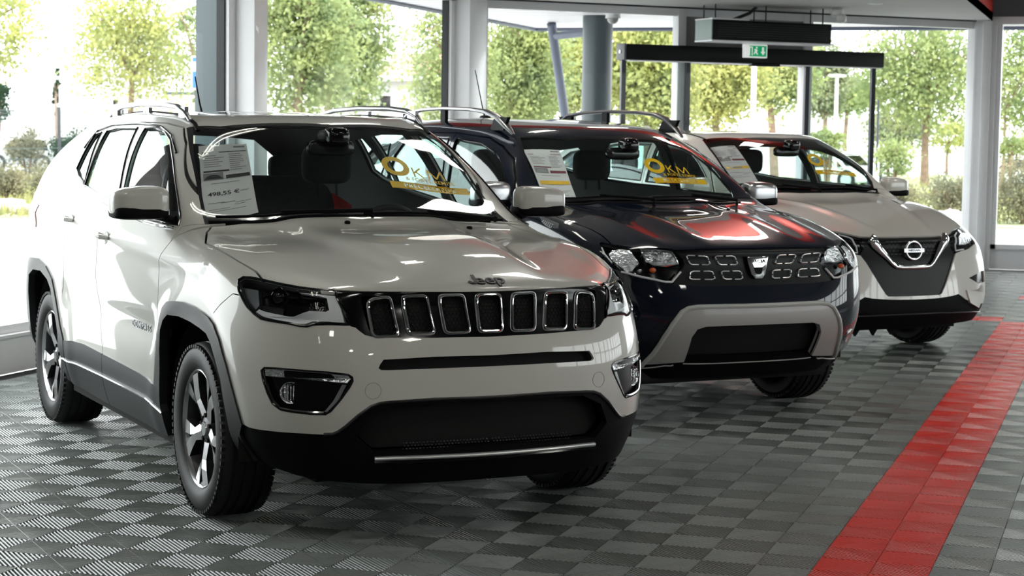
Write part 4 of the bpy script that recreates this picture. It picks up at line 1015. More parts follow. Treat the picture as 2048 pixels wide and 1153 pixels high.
JP = {
'head': [(0.361,-0.831,0.962),(0.348,-0.826,0.977),(0.355,-0.809,0.989),(0.385,-0.788,0.991),(0.441,-0.757,0.986),(0.509,-0.72,0.979),(0.595,-0.667,0.971),(0.66,-0.622,0.966),(0.711,-0.578,0.964),(0.801,-0.538,0.84),(0.765,-0.606,0.842),(0.726,-0.66,0.838),(0.712,-0.679,0.83),(0.689,-0.701,0.831),(0.654,-0.729,0.837),(0.589,-0.774,0.842),(0.543,-0.799,0.846),(0.504,-0.813,0.862),(0.463,-0.825,0.883),(0.419,-0.832,0.911),(0.385,-0.835,0.937)],
'grille': [(0.711,-0.578,0.964),(0.768,-0.512,0.963),(0.758,-0.528,0.963),(0.785,-0.484,0.962),(0.824,-0.336,0.959),(0.841,-0.119,0.954),(0.843,0.023,0.953),(0.879,0.008,0.784),(0.868,-0.242,0.787),(0.85,-0.4,0.792),(0.835,-0.47,0.796),(0.827,-0.494,0.802),(0.819,-0.51,0.815),(0.809,-0.525,0.829),(0.8,-0.543,0.834),(0.801,-0.538,0.84)],
'fog': [(0.588,-0.814,0.656),(0.6,-0.806,0.667),(0.647,-0.776,0.669),(0.732,-0.705,0.668),(0.795,-0.626,0.665),(0.831,-0.561,0.658),(0.838,-0.547,0.648),(0.839,-0.546,0.635),(0.836,-0.557,0.613),(0.825,-0.586,0.568),(0.806,-0.619,0.522),(0.795,-0.635,0.51),(0.761,-0.681,0.509),(0.699,-0.743,0.513),(0.67,-0.767,0.517),(0.641,-0.787,0.537),(0.62,-0.8,0.574),(0.599,-0.81,0.621)],
'slit': [(0.861,-0.453,0.681),(0.861,-0.447,0.694),(0.861,-0.433,0.712),(0.883,-0.235,0.718),(0.892,0.051,0.715),(0.897,0.049,0.674),(0.888,-0.237,0.674),(0.868,-0.42,0.673),(0.864,-0.444,0.674)],
'lower': [(0.488,-0.853,0.445),(0.528,-0.837,0.435),(0.571,-0.817,0.432),(0.645,-0.775,0.431),(0.731,-0.703,0.433),(0.786,-0.638,0.433),(0.804,-0.611,0.435),(0.815,-0.595,0.443),(0.83,-0.57,0.464),(0.849,-0.526,0.507),(0.863,-0.481,0.54),(0.87,-0.449,0.551),(0.876,-0.412,0.554),(0.894,-0.248,0.559),(0.903,0.093,0.556)],
'archo': [(-0.511,-0.905,0.443),(-0.491,-0.905,0.54),(-0.456,-0.905,0.685),(-0.416,-0.907,0.759),(-0.37,-0.909,0.81),(-0.295,-0.909,0.841),(-0.203,-0.91,0.852),(-0.069,-0.909,0.859),(0.056,-0.906,0.853),(0.168,-0.9,0.839),(0.233,-0.895,0.825),(0.283,-0.891,0.803),(0.341,-0.888,0.75),(0.407,-0.881,0.655),(0.457,-0.869,0.555),(0.487,-0.857,0.484),(0.501,-0.848,0.44)],
'archi': [(-0.432,-0.891,0.328),(-0.445,-0.903,0.392),(-0.441,-0.905,0.475),(-0.424,-0.905,0.63),(-0.398,-0.907,0.714),(-0.35,-0.908,0.76),(-0.284,-0.91,0.789),(-0.139,-0.911,0.796),(0.013,-0.91,0.789),(0.134,-0.907,0.775),(0.212,-0.903,0.761),(0.258,-0.9,0.731),(0.302,-0.897,0.676),(0.364,-0.889,0.576),(0.424,-0.875,0.5)],
'wfront': [(-1.303,-0.853,1.184),(-1.352,-0.822,1.274),(-1.485,-0.686,1.552),(-1.355,-0.672,1.553),(-1.223,-0.667,1.537),(-1.092,-0.678,1.497),(-0.921,-0.714,1.41),(-0.743,-0.752,1.298),(-0.562,-0.787,1.182),(-0.494,-0.814,1.143),(-0.605,-0.842,1.147),(-0.894,-0.851,1.157)],
'wrear': [(-2.029,-0.842,1.267),(-2.039,-0.814,1.341),(-2.104,-0.71,1.537),(-1.899,-0.7,1.553),(-1.597,-0.692,1.554),(-1.417,-0.824,1.277),(-1.396,-0.851,1.201),(-1.561,-0.851,1.216),(-1.804,-0.848,1.24)],
'wq': [(-2.312,-0.814,1.342),(-2.314,-0.716,1.521),(-2.2,-0.714,1.529),(-2.088,-0.805,1.365),(-2.042,-0.841,1.269),(-2.205,-0.83,1.305)],
'shield': [(-1.099,-0.602,1.557),(-1.013,-0.471,1.566),(-0.955,0.137,1.578),(-0.386,0.058,1.172),(-0.392,-0.212,1.171),(-0.443,-0.517,1.163),(-0.446,-0.715,1.151),(-0.713,-0.671,1.312),(-0.907,-0.645,1.451)],
'hood': [(-0.439,-0.686,1.151),(-0.359,-0.735,1.129),(-0.142,-0.806,1.094),(0.064,-0.801,1.072),(0.228,-0.784,1.043),(0.359,-0.759,1.014),(0.445,-0.758,0.984)],
'bumpseam': [(0.357,-0.85,0.926),(0.299,-0.877,0.879),(0.263,-0.89,0.841)],
'drl': [(0.499,-0.813,0.87),(0.539,-0.798,0.856),(0.614,-0.756,0.846),(0.687,-0.7,0.838),(0.701,-0.686,0.84),(0.717,-0.664,0.85),(0.755,-0.616,0.852),(0.789,-0.561,0.845),(0.74,-0.572,0.945),(0.675,-0.631,0.952),(0.615,-0.676,0.956),(0.636,-0.666,0.951),(0.693,-0.624,0.944),(0.716,-0.607,0.938),(0.744,-0.607,0.893),(0.739,-0.618,0.887),(0.695,-0.668,0.888),(0.68,-0.687,0.88),(0.656,-0.716,0.864),(0.64,-0.729,0.863),(0.577,-0.77,0.87),(0.536,-0.792,0.875),(0.51,-0.803,0.881)],
'sideref': [(0.377,-0.827,0.958),(0.458,-0.789,0.953),(0.502,-0.801,0.896),(0.49,-0.816,0.874),(0.448,-0.825,0.897),(0.399,-0.831,0.933)],
'proj': [(0.575,-0.742,0.922),(0.551,-0.734,0.948)],
'fogbar': [(0.601,-0.806,0.663),(0.732,-0.705,0.665),(0.796,-0.626,0.662),(0.831,-0.562,0.654),(0.836,-0.553,0.642),(0.832,-0.565,0.627),(0.798,-0.627,0.631),(0.735,-0.706,0.635),(0.633,-0.788,0.637),(0.605,-0.806,0.638)],
'foglamp': [(0.692,-0.749,0.581),(0.69,-0.749,0.613)],
'fogchrome': [(0.606,-0.806,0.631),(0.615,-0.802,0.606),(0.625,-0.797,0.584),(0.644,-0.785,0.547),(0.67,-0.767,0.523),(0.713,-0.731,0.518),(0.761,-0.681,0.515),(0.792,-0.641,0.517),(0.811,-0.611,0.561),(0.824,-0.583,0.619)],
'sensor': [(0.863,-0.474,0.598),(0.862,-0.474,0.628)],
'sillchrome': [(-2.252,-0.9,0.385),(-1.895,-0.902,0.394),(-1.424,-0.903,0.397),(-0.967,-0.903,0.395),(-0.553,-0.902,0.389),(-0.428,-0.898,0.359)],
'shield_in': [(-1.07,-.578,1.54),(-.985,-.40,1.545),(-.925,.1,1.558),(-.44,.1,1.20),(-.45,-.2,1.20),(-.475,-.50,1.185),(-.505,-.690,1.188),(-.735,-.652,1.325),(-.912,-.626,1.452)],
}
# ------------------------------------------------------------------ the front car: white compact SUV with seven grille openings
def arc_poly(cx, cz, pts): return pts
def build_jeep():
    root = empty('car', (.7927, 1.0494, 0), -.79590624, 'pearl white SUV in front with seven chrome-framed grille openings', 'car', 'cars parked for sale on the chequered floor')
    def bump(co):
        co = co.copy(); x, y, z = co[:, 0], np.abs(co[:, 1]), co[:, 2]
        # raised centre of the bonnet with a soft shoulder line
        yl = .30 + .10*(.5 - np.clip(x, -.5, .9))
        hood = 1/(1+np.exp(-(x+.42)/.02)) * 1/(1+np.exp(-(.74-x)/.05)) * (z > .96)
        co[:, 2] += hood*.024*(1/(1+np.exp((y-yl)/.022)) - .5) * np.clip((.86-y)/.2, 0, 1)
        # body crease under the belt line and door sill swell
        side = (y > .7)*(x < .1)*(x > -3.2)
        co[:, 1] += np.sign(co[:, 1])*side*(.010*np.exp(-((z-(1.00-.035*x))/.035)**2) - .012*np.exp(-((z-.70)/.07)**2)*(x < -.55)*(x > -2.2))
        # wheel arch swells
        for cx in (0, -2.636):
            r = np.hypot(x-cx, z-.352); co[:, 1] += np.sign(co[:, 1])*(y > .7)*.010*np.exp(-((r-.55)/.07)**2)
        return co
    s = Shell(J, 4, bump)
    D_ = JP
    s.region(12, D_['shield'] + [], None)
    s.region(16, D_['shield_in'], s.frame([Vector(p) for p in D_['shield']])[0], only=(12,))
    s.region(1, D_['head'], None)
    s.region(2, D_['grille'], (1, 0, .15))
    s.region(3, D_['fog'], None)
    s.region(4, D_['slit'], (1, 0, 0))
    low = D_['lower']
    s.region(5, [Vector(p) for p in low] + [Vector((.90, .1, .15)), Vector((.80, -.50, .15)), Vector((.55, -.80, .15)), Vector((.35, -.95, .15)), Vector((.38, -.93, .40))], (.55, -.60, 0))
    sv = (0, -1, 0)
    def SP(L):
        r = []
        for x, z in L: q = s.side(x, z); r.append(Vector((x, q.y if q and z > .3 else -.9, z)))
        return r
    ao = [(-.53, .15), (-.525, .40)] + [(p[0], p[2]) for p in D_['archo'][1:]] + [(.47, .40), (.50, .15)]
    ai = [(-.43, .15), (-.435, .36)] + [(p[0], p[2]) for p in D_['archi'][1:-2]] + [(.352, .60), (.395, .45), (.40, .30), (.40, .15)]
    s.region(6, SP(ao), sv, only=(0, 5)); s.region(7, SP(ai), sv, only=(0, 5, 6))
    rc = -2.636
    ao = [(rc-.52, .15), (rc-.51, .55), (rc-.485, .72), (rc-.42, .825), (rc-.30, .856), (rc-.09, .862)] + [(rc+.075, .832), (rc+.20, .775), (rc+.27, .672), (rc+.35, .545), (rc+.415, .488), (rc+.43, .40), (rc+.43, .15)]
    ai = [(rc-.42, .15), (rc-.42, .50), (rc-.39, .66), (rc-.33, .76), (rc-.22, .795), (rc-.05, .80), (rc+.10, .765), (rc+.17, .72), (rc+.23, .63), (rc+.31, .50), (rc+.345, .40), (rc+.36, .28), (rc+.36, .15)]
    s.region(6, SP(ao), sv, only=(0,)); s.region(7, SP(ai), sv, only=(0, 6))
    s.region(8, SP([(-2.25, .15), (-2.215, .48), (-2.033, .496), (-1.808, .506), (-1.433, .499), (-1.084, .492), (-.776, .484), (-.515, .468), (-.50, .15)]), sv, only=(0,))
    s.region(8, SP([(-3.6, .15), (-3.6, .52), (-3.0, .50), (-3.0, .15)]), (-.6, -.8, 0), only=(0,))
    s.region(9, D_['wfront'], None); s.region(10, D_['wrear'], None); s.region(11, D_['wq'], None)
    s.region(13, [(-3.2, .1, 1.55), (-3.2, -.40, 1.53), (-3.2, -.53, 1.42), (-3.3, -.60, 1.20), (-3.4, -.3, 1.17), (-3.4, .1, 1.17)], (-1, 0, .3))
    s.region(14, [(-3.35, -.95, 1.10), (-3.35, -.95, 1.00), (-2.88, -.95, 1.02), (-2.86, -.95, 1.14), (-3.1, -.95, 1.20), (-3.35, -.7, 1.20)], (-.7, -.7, 0))
    # panel gaps
    hd = D_['hood']
    s.seam([hd[0]] + hd[1:] + [(.475, -.755, .96)], None, .009)
    s.seam([(-.45, -.72, 1.155), (-.47, -.80, 1.135), (-.42, -.876, 1.10)], (0, -.4, 1), .006)
    fs = [(-.40, 1.12), (-.421, 1.074), (-.472, .994), (-.481, .856), (-.513, .62), (-.529, .463)]
    s.seam(SP(fs), sv, .007)
    s.seam(SP([(-1.46, 1.20), (-1.52, 1.02), (-1.565, .85), (-1.55, .724), (-1.515, .65), (-1.435, .503), (-1.42, .15)]), sv, .007, only=(0, 8))
    s.seam(SP([(-.40, 1.12), (-.46, 1.17), (-.60, 1.235), (-.78, 1.352), (-.98, 1.49), (-1.12, 1.56), (-1.30, 1.578), (-1.60, 1.582), (-1.95, 1.578), (-2.16, 1.565), (-2.185, 1.50), (-2.15, 1.36), (-2.10, 1.24), (-2.16, 1.10), (-2.20, .95), (-2.20, .75), (-2.24, .62), (-2.28, .50)]), sv, .006)
    s.seam(SP([(-1.46, 1.20), (-1.44, 1.28), (-1.53, 1.585)]), sv, .006)
    s.seam(D_['bumpseam'], None, .004)
    s.seam(D_['bumpseam'][:1] + [(.41, -.84, .925)], None, .004)
    # openings of the grille
    sl = []
    for k, (wc, wb_, w0, w1) in enumerate(((-.452, -.428, .049, .050), (-.304, -.283, .049, .049), (-.1545, -.139, .050, .049), (0, 0, .051, .048))):
        L = [(wc-w0, .944), (wc+w0, .944), (wb_+w1, .812), (wb_-w1, .812)]
        L = smooth_loop([Vector((.9, y, z)) for y, z in L], 0)
        r = []
        for i in range(4):
            a, b, c = L[i-1], L[i], L[(i+1) % 4]
            u, v = (a-b).normalized(), (c-b).normalized(); q = .02
            r += [b+u*q, b+u*q*.42+v*q*.12, b+u*q*.12+v*q*.42, b+v*q]
        sl.append(r); s.region(20+k, r, (1, 0, 0), only=(2,))
    s.region(24, [(.9, .1, .545), (.9, -.40, .540), (.9, -.49, .50), (.9, -.53, .42), (.9, -.47, .365), (.9, .1, .375)], (1, 0, 0), only=(5,))
    comps = labeled_components(s, [('bonnet', (.2, -.1, 1.1)), ('front_bumper', (.88, -.1, .75)), ('front_bumper', (.6, -.78, .75)), ('front_fender', (.1, -.90, .92)),
        ('front_door', (-1.0, -.9, .9)), ('rear_door', (-1.9, -.9, .9)), ('body_shell', (-2.6, -.9, 1.1)), ('body_shell', (-2., -.1, 1.63))])
    F = lambda *l: [f for f in s.bm.faces if f[s.lab] in l]
    P = M['pearl']
    for nm in ('bonnet', 'front_bumper', 'body_shell'):
        link(nm, s.mesh(nm, comps[nm], (-1, 1), thick=.012), P, root)
    for nm in ('front_fender', 'front_door', 'rear_door'):
        for sd in (-1, 1): comps[nm+str(sd)] = link(nm, s.mesh(nm, comps[nm], (sd,), thick=.012), P, root)
    trimf = [f for f in s.bm.faces if f[s.lab] in (0, 8, 99) or (f[s.lab] == 6)]
    link('cabin_lining', s.mesh('cabin_lining', [f for f in trimf if f.calc_center_median().z > .5], (-1, 1), offset=-.028), M['trim_grey'], root)
    link('underbody', s.mesh('underbody', [f for f in s.bm.faces if f.calc_center_median().z < .9 and f[s.lab] != 7 and f.calc_center_median().x < .60], (-1, 1), offset=-.034), M['black'], root)
    m = MB(); m.box((-3.3, -.60, .22), (.60, .60, .30)); m.box((-.50, -.60, .22), (-.46, .60, 1.05)); m.box((-2.25, -.85, .22), (-.45, .85, .27)); m.box((.66, -.60, .24), (.70, .60, .92))
    m.build('floor_pan', M['black'], root)
    # glass
    wg = link('windshield', s.mesh('windshield', F(16), (-1, 1)), M['glass_front'], root)
    link('glass_border', s.mesh('glass_border', F(12), (-1, 1), thick=.004), M['frit'], wg)
    for l, nm in ((9, 'front_window'), (10, 'rear_window'), (11, 'quarter_window')):
        for sd in (-1, 1):
            g = link(nm, s.mesh(nm, F(l), (sd,), offset=-.006), M['glass_dark'] if sd > 3 else M['glass_car'], root)
    link('rear_glass', s.mesh('rear_glass', F(13), (-1, 1), offset=-.004), M['glass_dark'], root)
    for sd in (-1, 1): link('tail_light', s.mesh('tail_light', F(14), (sd,), offset=.004, thick=.02), M['red_lens'], root)
    # cladding
    for cx in (0, -2.636):
        fs_ = [f for f in F(6) if abs(f.calc_center_median().x-cx) < .9]
        for sd in (-1, 1): link('wheel_arch_cladding', s.mesh('wheel_arch_cladding', fs_, (sd,), offset=.008, thick=.035), M['cladding'], root)
    for sd in (-1, 1):
        c_ = link('sill_cladding', s.mesh('sill_cladding', [f for f in F(8) if f.calc_center_median().x > -2.5], (sd,), offset=.006, thick=.03), M['cladding'], root)
        pts = outline_tube(s, [(x, -.9, z) for x, _, z in [(p[0], 0, p[2]) for p in D_['sillchrome']]], .004, off=.010, closed=False)
        if sd > 0: pts = [(p.x, -p.y, p.z) for p in pts]
        MB().tube(pts, .0045, 6).build('sill_chrome_strip', M['chrome'], c_)
    link('rear_bumper', s.mesh('rear_bumper', [f for f in F(8) if f.calc_center_median().x < -2.5], (-1, 1), offset=.004, thick=.02), M['cladding'], root)
    # lower front
    lb = link('lower_bumper', s.mesh('lower_bumper', F(5), (-1, 1), offset=-.004, thick=.03), M['plastic'], root)
    link('lower_intake', s.mesh('lower_intake', F(24), (-1, 1), offset=-.06), M['black'], lb)
    e = outline_tube(s, [p for p in low[5:]], .006, off=-.002, closed=False)
    for sd in (-1, 1): MB().tube([(p.x, p.y*-sd, p.z) for p in e], .007, 8).build('bumper_edge_trim', M['cladding'], lb)
    m = MB()
    for k in range(26):
        for r in range(3):
            for sd in (-1, 1): m.superell((.872-.004*(k/12)**2, sd*(.012+k*.0135)+(.0067 if r % 2 else 0), .372+r*.011), (.006, .0045, .003), .8, 6, 4)
    m.build('intake_mesh', M['cladding'], lb)
    lp = outline_tube(s, [(.85, -.462, .343), (.87, -.40, .343), (.88, -.2, .343), (.88, 0, .343)], .01, off=.004, closed=False)
    lp = lp + [Vector((p.x, -p.y, p.z)) for p in reversed(lp[:-1])]
    m = MB(); m.tube(lp, .011, 10, flat=.75, nrm=(0, 0, 1)); m.build('chrome_lip', M['bright_lip'], lb)
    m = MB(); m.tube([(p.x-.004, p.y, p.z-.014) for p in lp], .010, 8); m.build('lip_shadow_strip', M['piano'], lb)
    link('bumper_slit', s.mesh('bumper_slit', F(4), (-1, 1), offset=-.03), M['black'], root)
    e = outline_tube(s, D_['slit'][:2] + D_['slit'][2:3] + [(.883, -.235, .718), (.892, 0, .717)], .003, off=-.002, closed=False)
    e2 = outline_tube(s, D_['slit'][:1] + D_['slit'][-2:-1] + [(.868, -.42, .674), (.888, -.237, .673), (.897, 0, .673)], .003, off=-.002, closed=False)
    # grille
    gr = link('grille', s.mesh('grille', F(2), (-1, 1), offset=-.004, thick=.02), M['piano'], root)
    hexm = M['plastic']
    for k, r in enumerate(sl):
        for sd in ((1, -1) if k < 3 else (1,)):
            fr = smooth_loop(outline_tube(s, r, .004, off=.004, step=.012), 1)
            fr = [Vector((p.x, p.y*sd, p.z)) for p in fr]
            f_ = MB().tube(fr, .0048, 8, closed=True).build('grille_frame', M['chrome'], gr)
            yc = sum(p.y for p in fr)/len(fr)
            m = MB(); fr2 = [(p.x-.004, yc+(p.y-yc)*1.13, .878+(p.z-.878)*1.08) for p in fr]
            m.tube(fr2, .0022, 6, closed=True)
            inn = [Vector((p.x-.022, p.y, p.z)) for p in fr]; n = len(inn)
            m2 = MB(); cx_ = sum((p for p in inn), Vector())/n
            m2.add([cx_] + inn, [(0, i+1, (i+1) % n+1) for i in range(n)]); m2.build('grille_insert', M['black'], f_)
            ys = [p.y for p in inn]; zs = [p.z for p in inn]
            hm = MB(); rr = .0085; row = 0; z = min(zs)+.008
            while z < max(zs)-.006:
                y = min(ys)+.010+(rr*.87 if row % 2 else 0)
                while y < max(ys)-.008:
                    xx = s.front(abs(y), z).x - .016
                    hx = [(xx, y+rr*math.cos(math.pi/6+i*math.pi/3), z+rr*math.sin(math.pi/6+i*math.pi/3)) for i in range(6)]
                    hm.tube(hx, .0010, 4, closed=True); y += rr*1.74
                z += rr*1.5; row += 1
            hm.build('honeycomb', M['cladding'], f_)
            m.build('frame_outer_line', M['satin'], f_)
    # head lamps
    view = s.frame([Vector(p) for p in D_['head']])[0]
    hl = Shell.mesh
    def flat_strip(pts, off, th, name, material, parent, sd, inner=None):
        P = [s.near(p) + s.normal(s.near(p))*off for p in pts]; n_ = s.frame([Vector(p) for p in pts])[0]
        from mathutils.geometry import tessellate_polygon
        tr = tessellate_polygon([P]); m = MB(); k = len(P); lo = [p - n_*th for p in P]
        m.add(P + lo, [tuple(t) for t in tr] + [(i, (i+1) % k, (i+1) % k+k, i+k) for i in range(k)])
        if sd > 0: m.v = [(x, -y, z) for x, y, z in m.v]
        return m.build(name, material, parent, angle=60)
    for sd in (-1, 1):
        h = link('headlight', s.mesh('headlight', F(1), (sd,), offset=.001), M['lens'], root)
        link('lamp_housing', s.mesh('lamp_housing', F(1), (sd,), offset=-.045), M['piano'], h)
        lo = outline_tube(s, D_['head'], .004, off=.0, step=.02)
        MB().tube([(p.x, p.y*-sd, p.z) for p in lo], .006, 6, closed=True).build('lamp_seal', M['piano'], h)
        flat_strip(D_['drl'], -.010, .02, 'light_guide', M['drl'], h, sd)
        flat_strip(D_['sideref'], -.012, .02, 'side_reflector', M['alloy_dark'], h, sd)
        c0 = s.near(D_['proj'][0]); c = c0 - Vector((.028, 0, 0)) + Vector((0, .008, 0))
        q = Matrix.Rotation(-.5, 3, 'Z')
        m = MB(); m.lathe([(.0, .004), (.012, .003), (.024, -.004), (.031, -.016)], 28, 'X'); m.lathe([(.031, -.012), (.034, 0), (.038, 0), (.040, -.02)], 28, 'X')
        m.v = [tuple(q @ Vector(v) + Vector((c.x, c.y, c.z))) for v in m.v]
        if sd > 0: m.v = [(x, -y, z) for x, y, z in m.v]
        m.build('projector', M['piano'], h)
        hc = MB(); p0 = s.near((.70, -.63, .915))
        for r_ in range(5):
            for k_ in range(7):
                p = s.near((.70+.006*k_, -.68+.011*k_+(.005 if r_ % 2 else 0), .895+.009*r_)); p = p + s.normal(p)*-.02
                hc.superell(p, (.003, .003, .003), .8, 6, 4)
        if sd > 0: hc.v = [(x, -y, z) for x, y, z in hc.v]
        hc.build('lamp_honeycomb', M['cladding'], h)
    # fog lamps
    for sd in (-1, 1):
        f_ = link('fog_light_bezel', s.mesh('fog_light_bezel', F(3), (sd,), offset=-.022), M['grille_black'], root)
        lo = outline_tube(s, D_['fog'], .004, off=-.002, step=.02); MB().tube([(p.x, p.y*-sd, p.z) for p in lo], .005, 6, closed=True).build('bezel_edge', M['piano'], f_)
        ch = outline_tube(s, D_['fogchrome'][:8], .004, off=-.001, closed=False); MB().tube([(p.x, p.y*-sd, p.z) for p in ch], .0045, 6).build('bezel_chrome', M['chrome'], f_)
        a, b, c_ = [Vector(p) for p in D_['fogchrome'][7:10]]; o_ = Vector((0, .018, .004))
        flat_strip([a, b, c_, c_ + Vector((.004, .016, 0)), b + Vector((.004, .018, 0)), a + Vector((.003, .012, .0))], -.006, .01, 'bezel_blade', M['satin'], f_, sd)
        flat_strip(D_['fogbar'], -.004, .02, 'daylight_bar', M['reflector'], f_, sd)
        c = s.near(D_['foglamp'][0]); c = c - s.normal(c)*.030; c.y *= -sd; q = Matrix.Rotation(-.45*-sd, 3, 'Z')
        m = MB(); m.lathe([(0, .006), (.014, .002), (.028, .005), (.036, .014)], 24, 'X'); m.lathe([(.036, .012), (.041, .014), (.042, -.01)], 24, 'X')
        for k in range(5): m.obox((.012, -.022+.011*k, 0), (.002, 0, 0), (0, .0022, 0), (0, 0, .027))
        m.v = [tuple(q @ Vector(v) + c) for v in m.v]; m.build('fog_light', M['reflector'], f_)
        c = s.near(D_['sensor'][0]); n_ = s.normal(c); t1 = Vector((0, 0, 1)).cross(n_).normalized(); t2 = n_.cross(t1)
        rg = [c + (t1*math.cos(a)+t2*math.sin(a))*.030 for a in [2*math.pi*k/32 for k in range(32)]]
        rg = [s.near(p)+n_*.0005 for p in rg]; MB().tube([(p.x, p.y*-sd, p.z) for p in rg], .0012, 5, closed=True).build('tow_eye_cover', M['silver_plastic'], root)
    # badge letters
    c = s.near((.8, .002, .975)); n_ = s.normal(c); c = c + n_*.002
    up = (Vector((0, 0, 1)) - n_*n_.z).normalized(); me = text_mesh('eep', .088, .003, .0010, 'bonnet_lettering', xscale=1.0)
    for v in me.vertices: v.co.x += .018
    me.transform(basis(Vector((0, 1, 0)), up, n_, c)); link('bonnet_lettering', me, M['alloy_dark'], root)
    m = MB(); J_ = [(-.040, .036), (-.040, -.004), (-.043, -.015), (-.052, -.021), (-.063, -.019), (-.070, -.010)]
    for (a, b), (a2, b2) in zip(J_, J_[1:]):
        d_ = Vector((a2-a, b2-b)).normalized(); q = Vector((-d_.y, d_.x))*.0062; e_ = d_*.003
        m.prism([(a-e_.x+q.x, b-e_.y+q.y, 0), (a2+e_.x+q.x, b2+e_.y+q.y, 0), (a2+e_.x-q.x, b2+e_.y-q.y, 0), (a-e_.x-q.x, b-e_.y-q.y, 0)], (0, 0, .0031))
    me = m.mesh('bonnet_letter', smooth=False); me.transform(basis(Vector((0, 1, 0)), up, n_, c)); link('bonnet_lettering', me, M['alloy_dark'], root)
    for sd in (-1, 1):
        x = -.80; c = Vector(s.side(x, .690)); n_ = s.normal(c)
        me = text_mesh('COMPASS', .042, .002, .0006, 'door_lettering', spacing=1.35, xscale=1.35)
        c = c + n_*.003
        if sd < 0: me.transform(basis((1, 0, 0), (0, 0, 1), (0, -1, 0), c))
        else: me.transform(basis((-1, 0, 0), (0, 0, 1), (0, 1, 0), (c.x, -c.y, c.z)))
        link('door_lettering', me, M['satin'], comps['front_door'+str(sd)])
        # handles
        for (x, z), nm in (((-1.386, 1.053), 'front_door'), ((-2.10, 1.10), 'rear_door')):
            c = Vector(s.side(x, z)); m = MB()
            m.tube([(c.x+.085, c.y-.004, c.z-.006), (c.x+.06, c.y-.030, c.z-.002), (c.x, c.y-.036, c.z), (c.x-.06, c.y-.030, c.z+.003), (c.x-.085, c.y-.004, c.z+.006)], [.012, .016, .017, .016, .012], 10, flat=.7)
            m.superell((c.x, c.y, c.z-.004), (.075, .006, .032), .8)
            if sd > 0: m.v = [(a, -b, d) for a, b, d in m.v]
            m.build('door_handle', M['pearl'], comps[nm+str(sd)])
        # mirrors
        w = empty('wing_mirror', (0, 0, 0), parent=root)
        m = MB(); m.superell((-.62, -.955, 1.236), (.085, .122, .072), .42, 36, 22, fn=lambda a, b, c_: (a*(1-.25*max(-b, 0)**2) if a > 0 else a*.55, b, c_*(1-.18*max(-b, 0)) + .03*b))
        m.v = [v for v in m.v]
        if sd > 0: m.v = [(a, -b, d) for a, b, d in m.v]
        m.build('mirror_cap', P, w)
        m = MB(); m.superell((-.622, -.952, 1.196), (.088, .120, .030), .45, 36, 14); m.tube([(-.615, -.90, 1.185), (-.585, -.85, 1.172), (-.56, -.81, 1.165)], [.028, .026, .032], 12, flat=.6)
        if sd > 0: m.v = [(a, -b, d) for a, b, d in m.v]
        m.build('mirror_base', M['plastic'], w)
        m = MB(); m.superell((-.672, -.955, 1.243), (.003, .10, .055), .45)
        if sd > 0: m.v = [(a, -b, d) for a, b, d in m.v]
        m.build('mirror_glass', M['chrome'], w)
        # window chrome and pillar trims
        for nm in ('wfront', 'wrear', 'wq'):
            lo = outline_tube(s, D_[nm], .004, off=.001, step=.03); MB().tube([(p.x, p.y*-sd, p.z) for p in lo], .0055, 6, closed=True).build('window_seal', M['piano'], root)
        bl = outline_tube(s, [(-2.33, -.83, 1.315), (-2.20, -.84, 1.285), (-2.03, -.85, 1.245), (-1.8, -.855, 1.222), (-1.56, -.86, 1.20), (-1.3, -.86, 1.172), (-.89, -.86, 1.143), (-.6, -.85, 1.133), (-.49, -.83, 1.13)], .005, off=.004, closed=False)
        MB().tube([(p.x, p.y*-sd, p.z) for p in bl], .007, 8).build('belt_trim', M['chrome'], root)
        bl = outline_tube(s, [(-2.36, -.75, 1.44), (-2.30, -.70, 1.535), (-2.1, -.69, 1.565), (-1.6, -.68, 1.578), (-1.3, -.67, 1.572), (-1.12, -.68, 1.54), (-.95, -.70, 1.455)], .005, off=.003, closed=False)
        MB().tube([(p.x, p.y*-sd, p.z) for p in bl], .006, 8).build('roof_drip_trim', M['piano'], root)
        dt = outline_tube(s, [(-1.02, -.575, 1.56), (-1.10, -.565, 1.585), (-1.3, -.56, 1.61), (-1.8, -.56, 1.622), (-2.6, -.555, 1.602)], .01, off=.0, closed=False)
        MB().tube([(p.x, p.y*-sd, p.z) for p in dt], .012, 8, flat=.5, nrm=(0, 0, 1)).build('roof_channel', M['plastic'], root)
        m = MB(); m.tube([(-1.13, -.575, 1.590), (-1.20, -.578, 1.628), (-1.32, -.580, 1.655), (-1.55, -.582, 1.668), (-1.95, -.582, 1.672), (-2.3, -.578, 1.662), (-2.50, -.574, 1.640), (-2.60, -.57, 1.61)], [.010, .015, .016, .016, .016, .016, .015, .01], 12, flat=.8)
        for x in (-1.24, -1.85, -2.45): m.obox((x, -.575, 1.628), (.05, 0, 0), (0, .009, 0), (0, 0, .026))
        if sd > 0: m.v = [(a, -b, d) for a, b, d in m.v]
        m.build('roof_rail', M['satin'], root)
    # roof ribs
    for k, y in enumerate((-.36, -.18, 0, .18, .36)):
        pts = [s.top(x, abs(y)) for x in np.linspace(-1.15, -2.75, 14)]
        MB().tube([(p.x, y, p.z-.004) for p in pts], .012, 8, flat=.55, nrm=(0, 0, 1)).build('roof_rib', P, root)
    MB().tube([(-2.75, -.02, 1.61), (-2.82, -.02, 1.70), (-2.90, -.02, 1.84)], [.008, .005, .0035], 8).build('antenna', M['plastic'], root)
    for x, y in ((-.295, .13), (-.334, -.466)):
        c = s.top(x, abs(y)); MB().superell((c.x, -y, c.z+.004), (.012, .013, .009), .8, 12, 8).build('washer_nozzle', M['plastic'], root)
